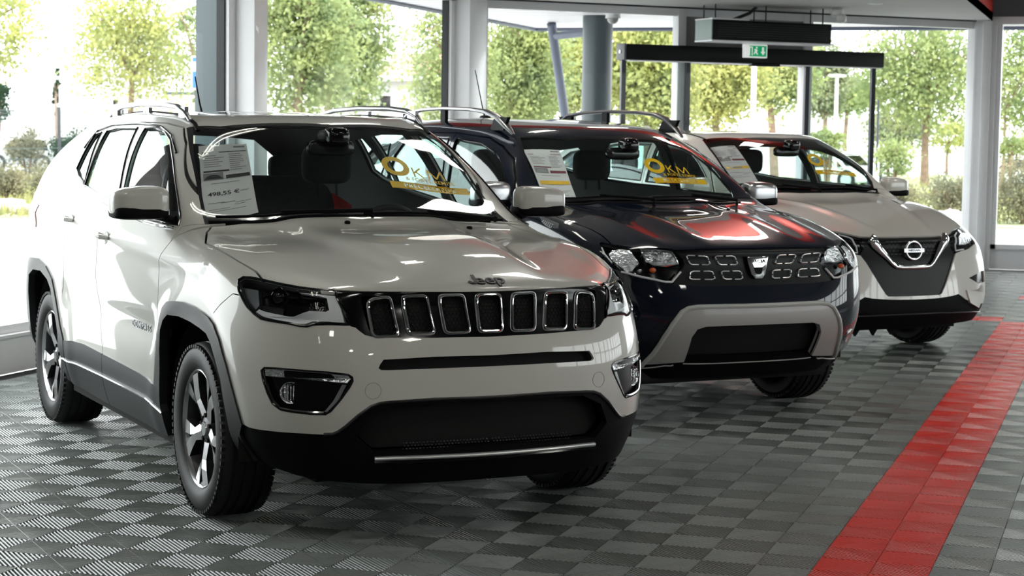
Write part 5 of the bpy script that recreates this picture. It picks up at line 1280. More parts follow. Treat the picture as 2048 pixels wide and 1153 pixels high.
    # wipers: lie at the foot of the windshield
    def wiper(pa, pb, arm0):
        a, b = Vector(pa), Vector(pb); L = []
        for i in range(9):
            p = a.lerp(b, i/8); n1 = s.normal(s.near(p)); L.append(s.near(p) + n1*.016)
        w = MB().tube(L, .009, 8, flat=.7).build('wiper', M['plastic'], root)
        MB().tube([arm0, s.near(arm0)+Vector((0, 0, .03)), L[4]+Vector((0, 0, .010))], [.014, .010, .008], 8).build('wiper_arm', M['plastic'], w)
    wiper((-.47, -.66, 1.19), (-.40, -.10, 1.19), (-.385, .02, 1.165)); wiper((-.385, -.02, 1.178), (-.42, .60, 1.185), (-.39, .62, 1.165))
    m = MB()
    cw = [s.near((-.405+.0*y-.06*(abs(y)/.7)**2, y, 1.16)) for y in np.linspace(-.69, .69, 24)]
    m.tube([(p.x-.012, p.y, p.z-.002) for p in cw], .022, 8, flat=.5, nrm=(0, 0, 1)); m.build('cowl_panel', M['plastic'], root)
    # wheels and wells
    for x in (0, -2.636):
        for sd in (-1, 1):
            wheel(root, x, sd, key='jeep')
            m = MB(); n0 = 40
            m.lathe([(.46, 0), (.46, .32)], n0, a0=-.1, a1=math.pi+.1, c=(x, -.86, .335)); m.lathe([(0, .32), (.46, .32)], n0, a0=-.1, a1=math.pi+.1, c=(x, -.86, .335))
            if sd > 0: m.v = [(a, -b, d) for a, b, d in m.v]
            m.build('wheel_well', M['black'], root)
    # cabin
    m = MB(); m.superell((-.78, 0, 1.02), (.34, .74, .13), .5, 48, 20); m.superell((-.90, .37, 1.10), (.16, .20, .07), .6); m.box((-1.0, -.70, .5), (-.6, .70, 1.0))
    m.build('dashboard', M['trim'], root)
    steering(root, -1.10, .37, 1.03)
    mirror_int(root, -.90, .02, 1.475)
    MB().superell((-.86, .02, 1.53), (.06, .07, .03), .6).build('sensor_cover', M['trim'], root)
    for x, y in ((-1.45, -.37), (-1.45, .37)): seat(root, x, y, .32, .26, 1.47)
    m = MB(); m.superell((-2.45, 0, .95), (.09, .62, .36), .35); m.superell((-2.15, 0, .62), (.30, .62, .12), .4)
    rs = m.build('rear_seat', M['seat'], root)
    for y in (-.38, 0, .38): MB().superell((-2.47, y, 1.35), (.045, .12, .07), .5).build('headrest', M['seat'], rs)
    return s, root
D = dict(rows=[
 [(.70,0,.245),(.69,.30,.245),(.655,.52,.25),(.57,.68,.26),(.42,.80,.29),(.10,.86,.28),(-.45,.87,.26),(-.95,.87,.26),(-1.5,.87,.26),(-2.1,.87,.27),(-2.674,.86,.29),(-3.1,.83,.33),(-3.36,.68,.34),(-3.43,.35,.34),(-3.45,0,.34)],
 [(.76,0,.33),(.75,.30,.33),(.71,.53,.335),(.62,.71,.35),(.46,.84,.38),(.10,.885,.38),(-.45,.89,.37),(-.95,.89,.37),(-1.5,.89,.37),(-2.1,.89,.38),(-2.674,.89,.40),(-3.1,.87,.42),(-3.39,.71,.43),(-3.47,.36,.44),(-3.48,0,.44)],
 [(.855,0,.50),(.845,.30,.50),(.805,.55,.50),(.70,.74,.50),(.51,.86,.51),(.10,.90,.51),(-.45,.895,.50),(-.95,.895,.50),(-1.5,.895,.50),(-2.1,.895,.51),(-2.674,.90,.53),(-3.1,.885,.54),(-3.40,.73,.55),(-3.48,.37,.56),(-3.49,0,.56)],
 [(.865,0,.65),(.855,.30,.65),(.818,.555,.65),(.715,.755,.65),(.51,.875,.66),(.08,.905,.67),(-.45,.895,.66),(-.95,.89,.66),(-1.5,.89,.67),(-2.1,.895,.68),(-2.674,.905,.70),(-3.1,.885,.71),(-3.40,.74,.71),(-3.46,.37,.71),(-3.47,0,.71)],
 [(.832,0,.775),(.824,.30,.775),(.795,.555,.78),(.70,.75,.785),(.49,.875,.80),(.05,.905,.81),(-.45,.90,.82),(-.95,.895,.83),(-1.5,.895,.85),(-2.1,.898,.87),(-2.674,.905,.89),(-3.1,.885,.91),(-3.37,.74,.92),(-3.43,.37,.92),(-3.44,0,.92)],
 [(.808,0,.90),(.80,.30,.90),(.77,.54,.90),(.675,.735,.91),(.45,.862,.925),(.03,.895,.96),(-.42,.895,.985),(-.95,.89,1.0),(-1.5,.89,1.02),(-2.1,.89,1.05),(-2.674,.89,1.08),(-3.1,.87,1.12),(-3.36,.70,1.02),(-3.42,.36,1.02),(-3.43,0,1.02)],
 [(.765,0,.972),(.755,.29,.972),(.71,.52,.972),(.585,.69,.98),(.35,.80,1.025),(.0,.835,1.085),(-.38,.835,1.145),(-.85,.845,1.17),(-1.45,.85,1.19),(-2.1,.845,1.215),(-2.674,.835,1.24),(-3.15,.78,1.25),(-3.37,.60,1.14),(-3.42,.31,1.12),(-3.43,0,1.12)]],
 hood=[[(.47,0,1.045),(.455,.27,1.05),(.40,.53,1.045)],
       [(.11,0,1.10),(.10,.28,1.105),(.05,.58,1.102)],
       [(-.26,0,1.15),(-.27,.28,1.15),(-.32,.57,1.148)]],
 wm=[(-.54,0,1.365),(-.55,.26,1.362),(-.60,.51,1.35)],
 g1=[(-.66,.712,1.35),(-1.02,.782,1.40),(-1.55,.80,1.42),(-2.12,.80,1.42),(-2.62,.74,1.42),(-3.06,.68,1.41),(-3.20,.50,1.38),(-3.26,.26,1.37),(-3.27,0,1.37)],
 g2=[(-.975,.59,1.53),(-1.32,.672,1.565),(-1.75,.70,1.58),(-2.15,.70,1.585),(-2.6,.62,1.59),(-2.97,.565,1.56)],
 roof=[[(-.80,0,1.56),(-.82,.24,1.557),(-.88,.44,1.547)],
       [(-1.22,0,1.622),(-1.23,.25,1.62),(-1.27,.47,1.61)],
       [(-1.70,0,1.648),(-1.71,.25,1.646),(-1.73,.48,1.638)],
       [(-2.15,0,1.65),(-2.15,.25,1.648),(-2.15,.48,1.64)],
       [(-2.62,0,1.635),(-2.62,.25,1.633),(-2.61,.47,1.625)],
       [(-3.08,0,1.60),(-3.07,.22,1.597),(-3.03,.42,1.587)]])
Nn = dict(rows=[
 [(.89,0,.235),(.875,.30,.235),(.82,.54,.24),(.71,.73,.25),(.50,.82,.27),(.10,.86,.26),(-.45,.86,.24),(-.95,.86,.24),(-1.5,.86,.24),(-2.1,.86,.25),(-2.646,.86,.28),(-3.1,.83,.32),(-3.36,.68,.33),(-3.45,.35,.33),(-3.47,0,.33)],
 [(.93,0,.33),(.915,.30,.33),(.86,.55,.335),(.755,.76,.345),(.55,.87,.36),(.10,.885,.37),(-.45,.885,.36),(-.95,.885,.36),(-1.5,.885,.36),(-2.1,.885,.37),(-2.646,.885,.40),(-3.1,.87,.41),(-3.39,.71,.42),(-3.47,.36,.43),(-3.49,0,.43)],
 [(.925,0,.45),(.91,.30,.45),(.855,.55,.455),(.75,.775,.46),(.55,.895,.48),(.10,.90,.50),(-.45,.89,.49),(-.95,.89,.49),(-1.5,.89,.49),(-2.1,.89,.50),(-2.646,.90,.53),(-3.1,.885,.54),(-3.40,.73,.55),(-3.48,.37,.56),(-3.50,0,.56)],
 [(.905,0,.59),(.89,.30,.59),(.832,.555,.595),(.735,.78,.60),(.52,.90,.61),(.08,.905,.63),(-.45,.895,.65),(-.95,.89,.65),(-1.5,.89,.66),(-2.1,.895,.67),(-2.646,.905,.69),(-3.1,.885,.70),(-3.40,.74,.71),(-3.46,.37,.71),(-3.48,0,.71)],
 [(.885,0,.72),(.868,.30,.72),(.808,.55,.725),(.70,.775,.735),(.47,.895,.75),(.05,.905,.78),(-.45,.90,.81),(-.95,.895,.83),(-1.5,.895,.85),(-2.1,.898,.87),(-2.646,.905,.89),(-3.1,.885,.91),(-3.37,.74,.92),(-3.43,.37,.92),(-3.44,0,.92)],
 [(.862,0,.81),(.845,.30,.81),(.78,.54,.82),(.65,.75,.83),(.40,.875,.865),(.02,.897,.92),(-.42,.895,.965),(-.95,.89,.99),(-1.5,.89,1.01),(-2.1,.89,1.04),(-2.646,.89,1.07),(-3.1,.87,1.08),(-3.36,.70,1.0),(-3.42,.36,1.0),(-3.43,0,1.0)],
 [(.822,0,.868),(.802,.30,.87),(.725,.53,.885),(.56,.69,.93),(.30,.79,.99),(-.03,.83,1.05),(-.38,.83,1.11),(-.90,.84,1.16),(-1.45,.845,1.18),(-2.1,.84,1.21),(-2.646,.83,1.25),(-3.15,.77,1.24),(-3.37,.60,1.12),(-3.42,.31,1.10),(-3.43,0,1.10)]],
 hood=[[(.50,0,.985),(.485,.27,.99),(.43,.53,.992)],
       [(.13,0,1.07),(.12,.28,1.075),(.06,.57,1.072)],
       [(-.20,0,1.14),(-.21,.28,1.14),(-.26,.56,1.132)]],
 wm=[(-.47,0,1.37),(-.48,.26,1.367),(-.54,.50,1.353)],
 g1=[(-.63,.69,1.345),(-1.02,.735,1.385),(-1.55,.75,1.405),(-2.12,.745,1.41),(-2.62,.72,1.41),(-3.06,.66,1.39),(-3.20,.48,1.35),(-3.26,.25,1.34),(-3.27,0,1.34)],
 g2=[(-.955,.56,1.52),(-1.30,.60,1.548),(-1.75,.615,1.562),(-2.15,.61,1.556),(-2.6,.60,1.535),(-2.97,.55,1.50)],
 roof=[[(-.73,0,1.553),(-.75,.23,1.55),(-.83,.43,1.54)],
       [(-1.18,0,1.588),(-1.19,.25,1.586),(-1.23,.46,1.576)],
       [(-1.70,0,1.598),(-1.71,.25,1.596),(-1.73,.47,1.586)],
       [(-2.15,0,1.592),(-2.15,.25,1.59),(-2.15,.47,1.58)],
       [(-2.62,0,1.57),(-2.62,.25,1.568),(-2.61,.46,1.558)],
       [(-3.08,0,1.53),(-3.07,.22,1.527),(-3.03,.42,1.517)]])
# ------------------------------------------------------------------ the two cars behind share one builder for everything but the face
def side_pts(s, L):
    r = []
    for x, z in L: q = s.side(x, z); r.append(Vector((x, q.y if q and z > .3 else -.9, z)))
    return r
def ring_poly(cx, cz, r, a0=-35, a1=215, n=22, sq=1.0):
    L = []
    for k in range(n+1):
        a = math.radians(a1 + (a0-a1)*k/n); L.append((cx + r*math.cos(a), cz + r*math.sin(a)*sq))
    return [(L[0][0], .10)] + [p for p in L if p[1] > .12] + [(L[-1][0], .10)]
def patch(pts, off, th, name, material, parent, sd, s):
    from mathutils.geometry import tessellate_polygon
    P = [s.near(p) + s.normal(s.near(p))*off for p in pts]; n_ = s.frame([Vector(p) for p in pts])[0]
    tr = tessellate_polygon([P]); m = MB(); k = len(P); lo = [p - n_*th for p in P]
    m.add(P + lo, [tuple(t) for t in tr] + [(i, (i+1) % k, (i+1) % k+k, i+k) for i in range(k)])
    if sd > 0: m.v = [(x, -y, z) for x, y, z in m.v]
    return m.build(name, material, parent, angle=60)
def fm(L, sd): return [(p[0], p[1]*-sd, p[2]) for p in L]
def common_body(s, root, wb, P, D_, seeds_extra=()):
    sv = (0, -1, 0)
    s.region(12, D_['shield'], None); s.region(16, D_['shield_in'], s.frame([Vector(p) for p in D_['shield']])[0], only=(12,))
    for cx in (0, -wb):
        s.region(6, side_pts(s, ring_poly(cx, .352, .465)), sv, only=(0, 5)); s.region(7, side_pts(s, ring_poly(cx, .352, .405)), sv, only=(0, 5, 6))
    s.region(8, side_pts(s, [(-wb+.44, .12), (-wb+.44, .44), (-.46, .44), (-.46, .12)]), sv, only=(0,))
    s.region(8, side_pts(s, [(-3.6, .12), (-3.6, .52), (-wb-.40, .50), (-wb-.40, .12)]), (-.6, -.8, 0), only=(0,))
    for k, nm in ((9, 'wf'), (10, 'wr'), (11, 'wq')): s.region(k, side_pts(s, D_[nm]), sv)
    s.region(13, [(-3.2, .1, 1.54), (-3.2, -.40, 1.52), (-3.2, -.53, 1.41), (-3.3, -.60, 1.20), (-3.4, -.3, 1.17), (-3.4, .1, 1.17)], (-1, 0, .3))
    s.region(14, [(-3.5, -.95, 1.02), (-3.5, -.95, .88), (-3.0, -.95, .92), (-2.95, -.95, 1.02), (-3.2, -.95, 1.08)], (-.7, -.7, 0))
    for L in D_['seams']: s.seam(side_pts(s, L), sv, .007, only=(0, 8))
    for L in D_['seams3']: s.seam(L, None, .007)
    comps = labeled_components(s, list(D_['seeds']))
    F = lambda *l: [f for f in s.bm.faces if f[s.lab] in l]
    for nm in comps:
        if nm in ('bonnet', 'front_bumper', 'body_shell'): link(nm, s.mesh(nm, comps[nm], (-1, 1), thick=.012), P, root)
    for nm in ('front_fender', 'front_door', 'rear_door'):
        if nm in comps:
            for sd in (-1, 1): comps[nm+str(sd)] = link(nm, s.mesh(nm, comps[nm], (sd,), thick=.012), P, root)
    link('cabin_lining', s.mesh('cabin_lining', [f for f in s.bm.faces if f[s.lab] in (0, 8, 99, 6) and f.calc_center_median().z > .5], (-1, 1), offset=-.028), M['trim_grey'], root)
    link('underbody', s.mesh('underbody', [f for f in s.bm.faces if f.calc_center_median().z < .9 and f[s.lab] != 7 and f.calc_center_median().x < .55], (-1, 1), offset=-.034), M['black'], root)
    m = MB(); m.box((-3.3, -.60, .22), (.60, .60, .30)); m.box((-.50, -.60, .22), (-.46, .60, 1.02)); m.box((-2.25, -.85, .22), (-.45, .85, .27)); m.box((.60, -.60, .24), (.64, .60, .90))
    m.build('floor_pan', M['black'], root)
    wg = link('windshield', s.mesh('windshield', F(16), (-1, 1)), M['glass_front'], root)
    link('glass_border', s.mesh('glass_border', F(12), (-1, 1), thick=.004), M['frit'], wg)
    for l, nm in ((9, 'front_window'), (10, 'rear_window'), (11, 'quarter_window')):
        for sd in (-1, 1): link(nm, s.mesh(nm, F(l), (sd,), offset=-.006), M['glass_car'], root)
    link('rear_glass', s.mesh('rear_glass', F(13), (-1, 1), offset=-.004), M['glass_dark'], root)
    for sd in (-1, 1):
        link('tail_light', s.mesh('tail_light', F(14), (sd,), offset=.004, thick=.02), M['red_lens'], root)
        for cx in (0, -wb): link('wheel_arch_cladding', s.mesh('wheel_arch_cladding', [f for f in F(6) if abs(f.calc_center_median().x-cx) < .9], (sd,), offset=.008, thick=.035), M['cladding'], root)
        link('sill_cladding', s.mesh('sill_cladding', [f for f in F(8) if f.calc_center_median().x > -2.5], (sd,), offset=.006, thick=.03), M['cladding'], root)
        for nm in ('wf', 'wr', 'wq'):
            lo = outline_tube(s, side_pts(s, D_[nm]), .004, off=.001, step=.03); MB().tube([(p.x, p.y*-sd, p.z) for p in lo], .006, 6, closed=True).build('window_seal', M['piano'], root)
        for (x, z), nm in (((-1.30, .98), 'front_door'), ((-2.15, 1.01), 'rear_door')):
            c = Vector(s.side(x, z)); m = MB()
            m.tube([(c.x+.085, c.y-.004, c.z-.006), (c.x+.06, c.y-.030, c.z-.002), (c.x, c.y-.036, c.z), (c.x-.06, c.y-.030, c.z+.003), (c.x-.085, c.y-.004, c.z+.006)], [.012, .016, .017, .016, .012], 10, flat=.7)
            if sd > 0: m.v = [(a, -b, d) for a, b, d in m.v]
            m.build('door_handle', P, comps.get(nm+str(sd), root))
    link('rear_bumper', s.mesh('rear_bumper', [f for f in F(8) if f.calc_center_median().x < -2.5], (-1, 1), offset=.004, thick=.02), M['cladding'], root)
    for x in (0, -wb):
        for sd in (-1, 1):
            wheel(root, x, sd, z=.345, key='rear', half=.785)
            m = MB(); n0 = 32
            m.lathe([(.44, 0), (.44, .32)], n0, a0=-.1, a1=math.pi+.1, c=(x, -.85, .335)); m.lathe([(0, .32), (.44, .32)], n0, a0=-.1, a1=math.pi+.1, c=(x, -.85, .335))
            if sd > 0: m.v = [(a, -b, d) for a, b, d in m.v]
            m.build('wheel_well', M['black'], root)
    dx = D_['cabin']
    m = MB(); m.superell((-.62+dx, 0, 1.0), (.34, .74, .12), .5, 48, 20); m.superell((-.76+dx, .37, 1.07), (.16, .20, .06), .6); m.box((-.9+dx, -.70, .5), (-.5+dx, .70, 1.0))
    m.build('dashboard', M['trim'], root)
    steering(root, -.98+dx, .37, 1.0); mirror_int(root, -.74+dx, .02, 1.44)
    for y in (-.37, .37): seat(root, -1.32+dx, y, .30, .26, 1.44)
    m = MB(); m.superell((-2.40, 0, .93), (.09, .62, .34), .35); m.superell((-2.1, 0, .60), (.30, .62, .12), .4)
    rs = m.build('rear_seat', M['seat'], root)
    for y in (-.38, 0, .38): MB().superell((-2.42, y, 1.31), (.045, .12, .07), .5).build('headrest', M['seat'], rs)
    return comps, F
def side_mirror(root, P, base, cap, sd, x, y, z, r=(.085, .115, .075)):
    w = empty('wing_mirror', (0, 0, 0), parent=root)
    m = MB(); m.superell((x, y, z), r, .48, 32, 20, fn=lambda a, b, c_: (a*(1-.2*max(-b, 0)**2) if a > 0 else a*.55, b, c_*(1-.2*max(-b, 0))))
    if sd > 0: m.v = [(a, -b, d) for a, b, d in m.v]
    m.build('mirror_cap', cap, w)
    m = MB(); m.superell((x, y, z-.045), (r[0]*1.02, r[1]*.97, .028), .45, 30, 12); m.tube([(x, y+.05, z-.05), (x+.03, y+.10, z-.065), (x+.06, y+.15, z-.08)], [.028, .024, .032], 12, flat=.6)
    if sd > 0: m.v = [(a, -b, d) for a, b, d in m.v]
    m.build('mirror_base', base, w)
    m = MB(); m.superell((x-.052, y, z), (.003, r[1]*.85, r[2]*.75), .45)
    if sd > 0: m.v = [(a, -b, d) for a, b, d in m.v]
    m.build('mirror_glass', M['chrome'], w)
def wiper2(s, root, pa, pb, arm0):
    a, b = Vector(pa), Vector(pb); L = []
    for i in range(9):
        p = a.lerp(b, i/8); L.append(s.near(p) + s.normal(s.near(p))*.014)
    w = MB().tube(L, .008, 8, flat=.7).build('wiper', M['plastic'], root)
    MB().tube([arm0, Vector(arm0)+Vector((0, 0, .02)), L[4]+Vector((0, 0, .010))], [.012, .009, .007], 8).build('wiper_arm', M['plastic'], w)
DP = dict(
 shield=[(-.955,-.568,1.525),(-.80,-.355,1.54),(-.745,.1,1.545),(-.248,.1,1.146),(-.296,-.346,1.155),(-.356,-.642,1.166),(-.44,-.675,1.214),(-.70,-.640,1.37)],
 shield_in=[(-.93,-.550,1.512),(-.76,-.33,1.515),(-.71,.1,1.52),(-.31,.1,1.19),(-.36,-.34,1.195),(-.39,-.635,1.185),(-.46,-.660,1.225),(-.705,-.622,1.365)],
 wf=[(-.50,1.185),(-.62,1.275),(-.76,1.365),(-.92,1.44),(-1.10,1.49),(-1.40,1.515),(-1.36,1.36),(-1.34,1.205),(-.9,1.19)],
 wr=[(-1.42,1.21),(-1.45,1.36),(-1.50,1.52),(-1.95,1.52),(-2.15,1.50),(-2.28,1.40),(-2.30,1.24),(-1.9,1.22)],
 wq=[(-2.42,1.26),(-2.42,1.38),(-2.50,1.47),(-2.85,1.44),(-2.95,1.32),(-2.7,1.28)],
 seams=[[(-.40,1.10),(-.46,.95),(-.48,.75),(-.50,.44),(-.50,.12)],[(-1.38,1.18),(-1.41,.95),(-1.42,.70),(-1.42,.12)],
  [(-.40,1.10),(-.44,1.16),(-.58,1.29),(-.74,1.40),(-.92,1.475),(-1.10,1.525),(-1.45,1.55),(-1.95,1.552),(-2.20,1.53),(-2.345,1.42),(-2.36,1.20),(-2.36,1.0),(-2.30,.86),(-2.25,.76),(-2.20,.60),(-2.19,.44)],[(-1.38,1.18),(-1.41,1.30),(-1.46,1.552)]],
 seams3=[[(-.375,-.645,1.172),(-.301,-.657,1.145),(-.184,-.732,1.122),(-.083,-.789,1.107),(.044,-.795,1.09),(.191,-.777,1.067),(.329,-.751,1.043),(.44,-.745,1.012),(.52,-.75,.985),(.57,-.75,.955)],
  [(-.40,-.60,1.19),(-.385,-.655,1.172),(-.40,-.74,1.15),(-.405,-.83,1.11),(-.43,-.875,1.06),(-.47,-.885,1.01)], [(.60,-.79,.915),(.50,-.85,.86),(.42,-.885,.80),(.37,-.895,.72),(.28,-.90,.64)]],
 seeds=[('bonnet',(.2,-.1,1.1)),('front_bumper',(.85,-.1,.71)),('front_bumper',(.70,-.75,.65)),('front_fender',(.0,-.89,.95)),('front_door',(-1.,-.9,.8)),('rear_door',(-1.9,-.9,.8)),('body_shell',(-2.9,-.9,1.0)),('body_shell',(-2.,-.1,1.64))],
 cabin=0.06)
def build_duster():
    root = empty('car', (1.2082, 4.3036, 0), -.78751908, 'dark blue-black SUV in the middle with silver skid plate and silver roof rails', 'car', 'cars parked for sale on the chequered floor')
    def bump(co):
        co = co.copy(); x, y, z = co[:, 0], np.abs(co[:, 1]), co[:, 2]
        hood = 1/(1+np.exp(-(x+.30)/.02)) * 1/(1+np.exp(-(.70-x)/.03)) * (z > .95)
        for yc, am in ((.30, .014), (.56, .012)): co[:, 2] += hood*am*np.exp(-((y-yc-.05*(.6-x))/.07)**2)
        for cx in (0, -2.674):
            r = np.hypot(x-cx, z-.345); co[:, 1] += np.sign(co[:, 1])*(y > .7)*.018*np.exp(-((r-.52)/.09)**2)
        return co
    s = Shell(D, 4, bump); P = M['dark_paint']
    head=[(0.502,-0.795,0.976),(0.505,-0.778,0.983),(0.569,-0.74,0.972),(0.656,-0.662,0.96),(0.739,-0.52,0.958),(0.767,-0.473,0.951),(0.79,-0.442,0.902),(0.793,-0.437,0.871),(0.798,-0.461,0.834),(0.804,-0.515,0.772),(0.793,-0.557,0.781),(0.744,-0.679,0.807),(0.684,-0.763,0.832),(0.635,-0.795,0.88),(0.577,-0.81,0.922)]
    s.region(1, head, None)
    s.region(2, [(.755,-.50,.950),(.752,-.50,.962),(.79,-.442,.903),(.793,-.436,.871),(.797,-.461,.835),(.804,-.516,.771),(.824,-.361,.761),(.836,.05,.757),(.796,.06,.956),(.791,-.188,.957)], (1, 0, .1))
    s.region(5, [(.676,-.622,.344),(.56,-.74,.36),(.46,-.86,.42),(.44,-.90,.46),(.35,-1.0,.46),(.40,-.9,.12),(.8,-.6,.12),(.9,.1,.12),(.9,.1,.36),(.76,-.412,.36)], (.75, -.5, 0))
    skido=[(0.676,-0.622,0.344),(0.691,-0.617,0.36),(0.739,-0.593,0.411),(0.801,-0.565,0.504),(0.828,-0.529,0.575),(0.837,-0.483,0.633),(0.841,-0.445,0.652),(0.846,-0.394,0.658),(0.863,-0.101,0.656),(0.864,.06,0.656),(0.868,.06,0.552),(0.855,-0.342,0.551),(0.847,-0.391,0.538),(0.832,-0.415,0.496),(0.812,-0.415,0.453),(0.756,-0.412,0.359)]
    s.region(3, skido, (1, -.15, 0))
    s.region(4, [(0.812,-0.415,0.453),(0.832,-0.415,0.496),(0.847,-0.391,0.538),(0.855,-0.342,0.551),(0.868,.06,0.551),(0.77,.06,0.355),(0.771,-0.102,0.355),(0.753,-0.412,0.359)], (1, 0, 0))
    comps, F = common_body(s, root, 2.674, P, DP)
    pl = M['plastic']
    lb = link('lower_bumper', s.mesh('lower_bumper', F(5), (-1, 1), offset=-.01, thick=.03), pl, root)
    sk = link('skid_plate', s.mesh('skid_plate', F(3), (-1, 1), offset=.012, thick=.04), M['silver_plastic'], root)
    link('lower_intake', s.mesh('lower_intake', F(4), (-1, 1), offset=-.05), M['black'], lb)
    e = outline_tube(s, skido[0:10][:9] + [(.864, 0, .656)], .004, off=.012, closed=False); e = e + [Vector((p.x, -p.y, p.z)) for p in reversed(e[:-1])]
    MB().tube([(p.x, p.y, p.z-.006) for p in e], .013, 8).build('skid_bevel', M['satin_light'], sk)
    for L in ([(.74, -.41, .352), (.752, -.2, .350), (.756, 0, .350)],):
        e = outline_tube(s, L, .004, off=.008, closed=False); e = e + [Vector((p.x, -p.y, p.z)) for p in reversed(e[:-1])]
        MB().tube(e, .0035, 6).build('skid_edge_line', M['silver_plastic'], lb)
    for sd in (-1, 1):
        e = outline_tube(s, [(.60, -.62, .352), (.70, -.50, .352), (.705, -.47, .352), (.70, -.455, .365)], .004, off=.010, closed=False)
        MB().tube([(p.x, p.y*-sd, p.z) for p in e], .004, 6).build('skid_edge_line', M['silver_plastic'], lb)
        h = link('headlight', s.mesh('headlight', F(1), (sd,), offset=.001), M['lens'], root)
        link('lamp_housing', s.mesh('lamp_housing', F(1), (sd,), offset=-.04), M['piano'], h)
        l1 = [(0.59,-0.79,0.932),(0.586,-0.764,0.953),(0.605,-0.728,0.96),(0.647,-0.689,0.955),(0.689,-0.689,0.927),(0.725,-0.677,0.888),(0.716,-0.718,0.84),(0.701,-0.741,0.833),(0.657,-0.776,0.878),(0.622,-0.792,0.904)]
        l2 = [(0.671,-0.643,0.959),(0.713,-0.584,0.956),(0.765,-0.5,0.946),(0.787,-0.472,0.881),(0.778,-0.541,0.868),(0.758,-0.609,0.875),(0.739,-0.642,0.895)]
        patch(l1, -.014, .02, 'lamp_reflector', M['reflector'], h, sd, s)
        patch(l2, -.016, .02, 'lamp_reflector', M['reflector'], h, sd, s)
        e = outline_tube(s, l2, .004, off=-.010, step=.02); MB().tube(fm(e, sd), .004, 6, closed=True).build('lamp_ring', M['chrome'], h)
        e = outline_tube(s, [(0.535,-0.80,0.955), (0.577,-0.806,0.922),(0.635,-0.795,0.88)], .004, off=-.006, closed=False); MB().tube(fm(e, sd), .007, 6).build('light_guide', M['drl'], h)
        e = outline_tube(s, [(0.684,-0.763,0.836),(0.744,-0.679,0.812),(0.793,-0.557,0.786),(.802,-.52,.786),(.799,-.465,.838)], .004, off=.000, closed=False); MB().tube(fm(e, sd), .006, 6).build('light_guide', M['drl'], h)
        c = s.near((.745, -.60, .84)); MB().superell((c.x-.02, c.y*-sd, c.z), (.012, .02, .014), 1).build('indicator_bulb', M['amber'], h)
        fz = s.near((.70, -.70, .452)); n_ = s.normal(fz); m = MB(); q = n_.to_track_quat('X', 'Z').to_matrix()
        m.lathe([(0, .0), (.030, .004), (.040, .008), (.044, -.01)], 24, 'X'); m.v = [tuple(q @ Vector(v) + fz) for v in m.v]
        if sd > 0: m.v = [(a, -b, d) for a, b, d in m.v]
        m.build('fog_light', M['reflector'], root)
        # side vent behind the front wheel
        c = s.near((.04, -.86, 1.03)); vt = [(-0.098,-0.844,1.095),(-0.002,-0.847,1.085),(0.133,-0.843,1.062),(0.165,-0.862,1.04),(0.078,-0.872,1.038),(-0.013,-0.868,1.062)]
        v_ = patch(vt, .006, .01, 'side_vent', M['satin'], root, sd, s)
        m = MB()
        for k in range(6):
            for r_ in range(2):
                p = s.near((-.0+.022*k, -.86, 1.075-.004*k-.014*r_)); m.superell((p.x, p.y-.008, p.z), (.008, .003, .005), .7, 8, 6)
        if sd > 0: m.v = [(a, -b, d) for a, b, d in m.v]
        m.build('vent_mesh', M['piano'], v_)
        side_mirror(root, P, M['plastic'], M['satin'], sd, -.56, -.93, 1.20)
        m = MB()
        top = [(-.93, -.595, 1.545), (-1.0, -.60, 1.59), (-1.12, -.605, 1.65), (-1.28, -.61, 1.685), (-1.5, -.612, 1.70), (-1.9, -.612, 1.708), (-2.25, -.61, 1.700), (-2.45, -.605, 1.680), (-2.60, -.60, 1.63)]
        m.tube(top, [.012, .026, .030, .026, .022, .021, .022, .026, .012], 12, flat=.55, nrm=(0, 0, 1))
        if sd > 0: m.v = [(a, -b, d) for a, b, d in m.v]
        ra = m.build('roof_rail', M['satin'], root)
        for c_, a_, h_ in (((-1.10, -.60, 1.61), (.09, 0, 0), (.03, 0, .040)), ((-1.92, -.60, 1.655), (.035, 0, 0), (0, 0, .045)), ((-2.48, -.60, 1.64), (.09, 0, 0), (0, 0, .035))):
            m = MB(); m.obox((c_[0], c_[1]*-sd, c_[2]), a_, (0, .011, 0), h_); m.build('rail_foot', M['plastic'], ra)
    # grille with eight small frames and the shield emblem
    gr = link('grille', s.mesh('grille', F(2), (-1, 1), offset=-.008, thick=.02), M['grille_black'], root)
    for q in ([(-.434, .924), (-.307, .917), (-.289, .872), (-.408, .874)], [(-.264, .918), (-.14, .916), (-.119, .870), (-.233, .871)], [(-.408, .840), (-.279, .838), (-.265, .795), (-.421, .798)], [(-.227, .838), (-.101, .835), (-.095, .793), (-.213, .795)]):
        P3 = [s.front(-y, z) + Vector((.004, 0, 0)) for y, z in q]
        for sd in (-1, 1):
            m = MB()
            for i in range(4):
                a, b, c_ = P3[i-1], P3[i], P3[(i+1) % 4]
                u, v = (a-b), (c_-b)
                m.tube(fm([b+u*.42, b+u*.12, b+u.normalized()*.006+v.normalized()*.003, b+v*.12, b+v*.42], sd), .0032, 6)
            f_ = m.build('grille_frame', M['bright_lip'], gr)
    e = [s.front(-y, z) for y, z in ((-.068, .912), (.0, .914))]
    sh_ = [(.068, .912), (-.068, .912), (-.062, .88), (-.045, .82), (-.022, .795), (.022, .795), (.045, .82), (.062, .88)]
    c = s.front(0, .86); ax = Vector((.02, 0, 0))
    def em(L, dx): return [Vector((s.front(0, z).x + dx, y, z)) for y, z in L]
    inn = [(.030, .855), (-.030, .855), (-.020, .825), (-.010, .818), (.010, .818), (.020, .825)]
    m = MB(); m.prism(em(sh_, .006), (.010, 0, 0)); eb = m.build('emblem', M['chrome'], root, bevel=.003)
    m = MB(); m.prism(em(inn, .0165), (.002, 0, 0)); m.build('emblem_inlay', M['piano'], eb)
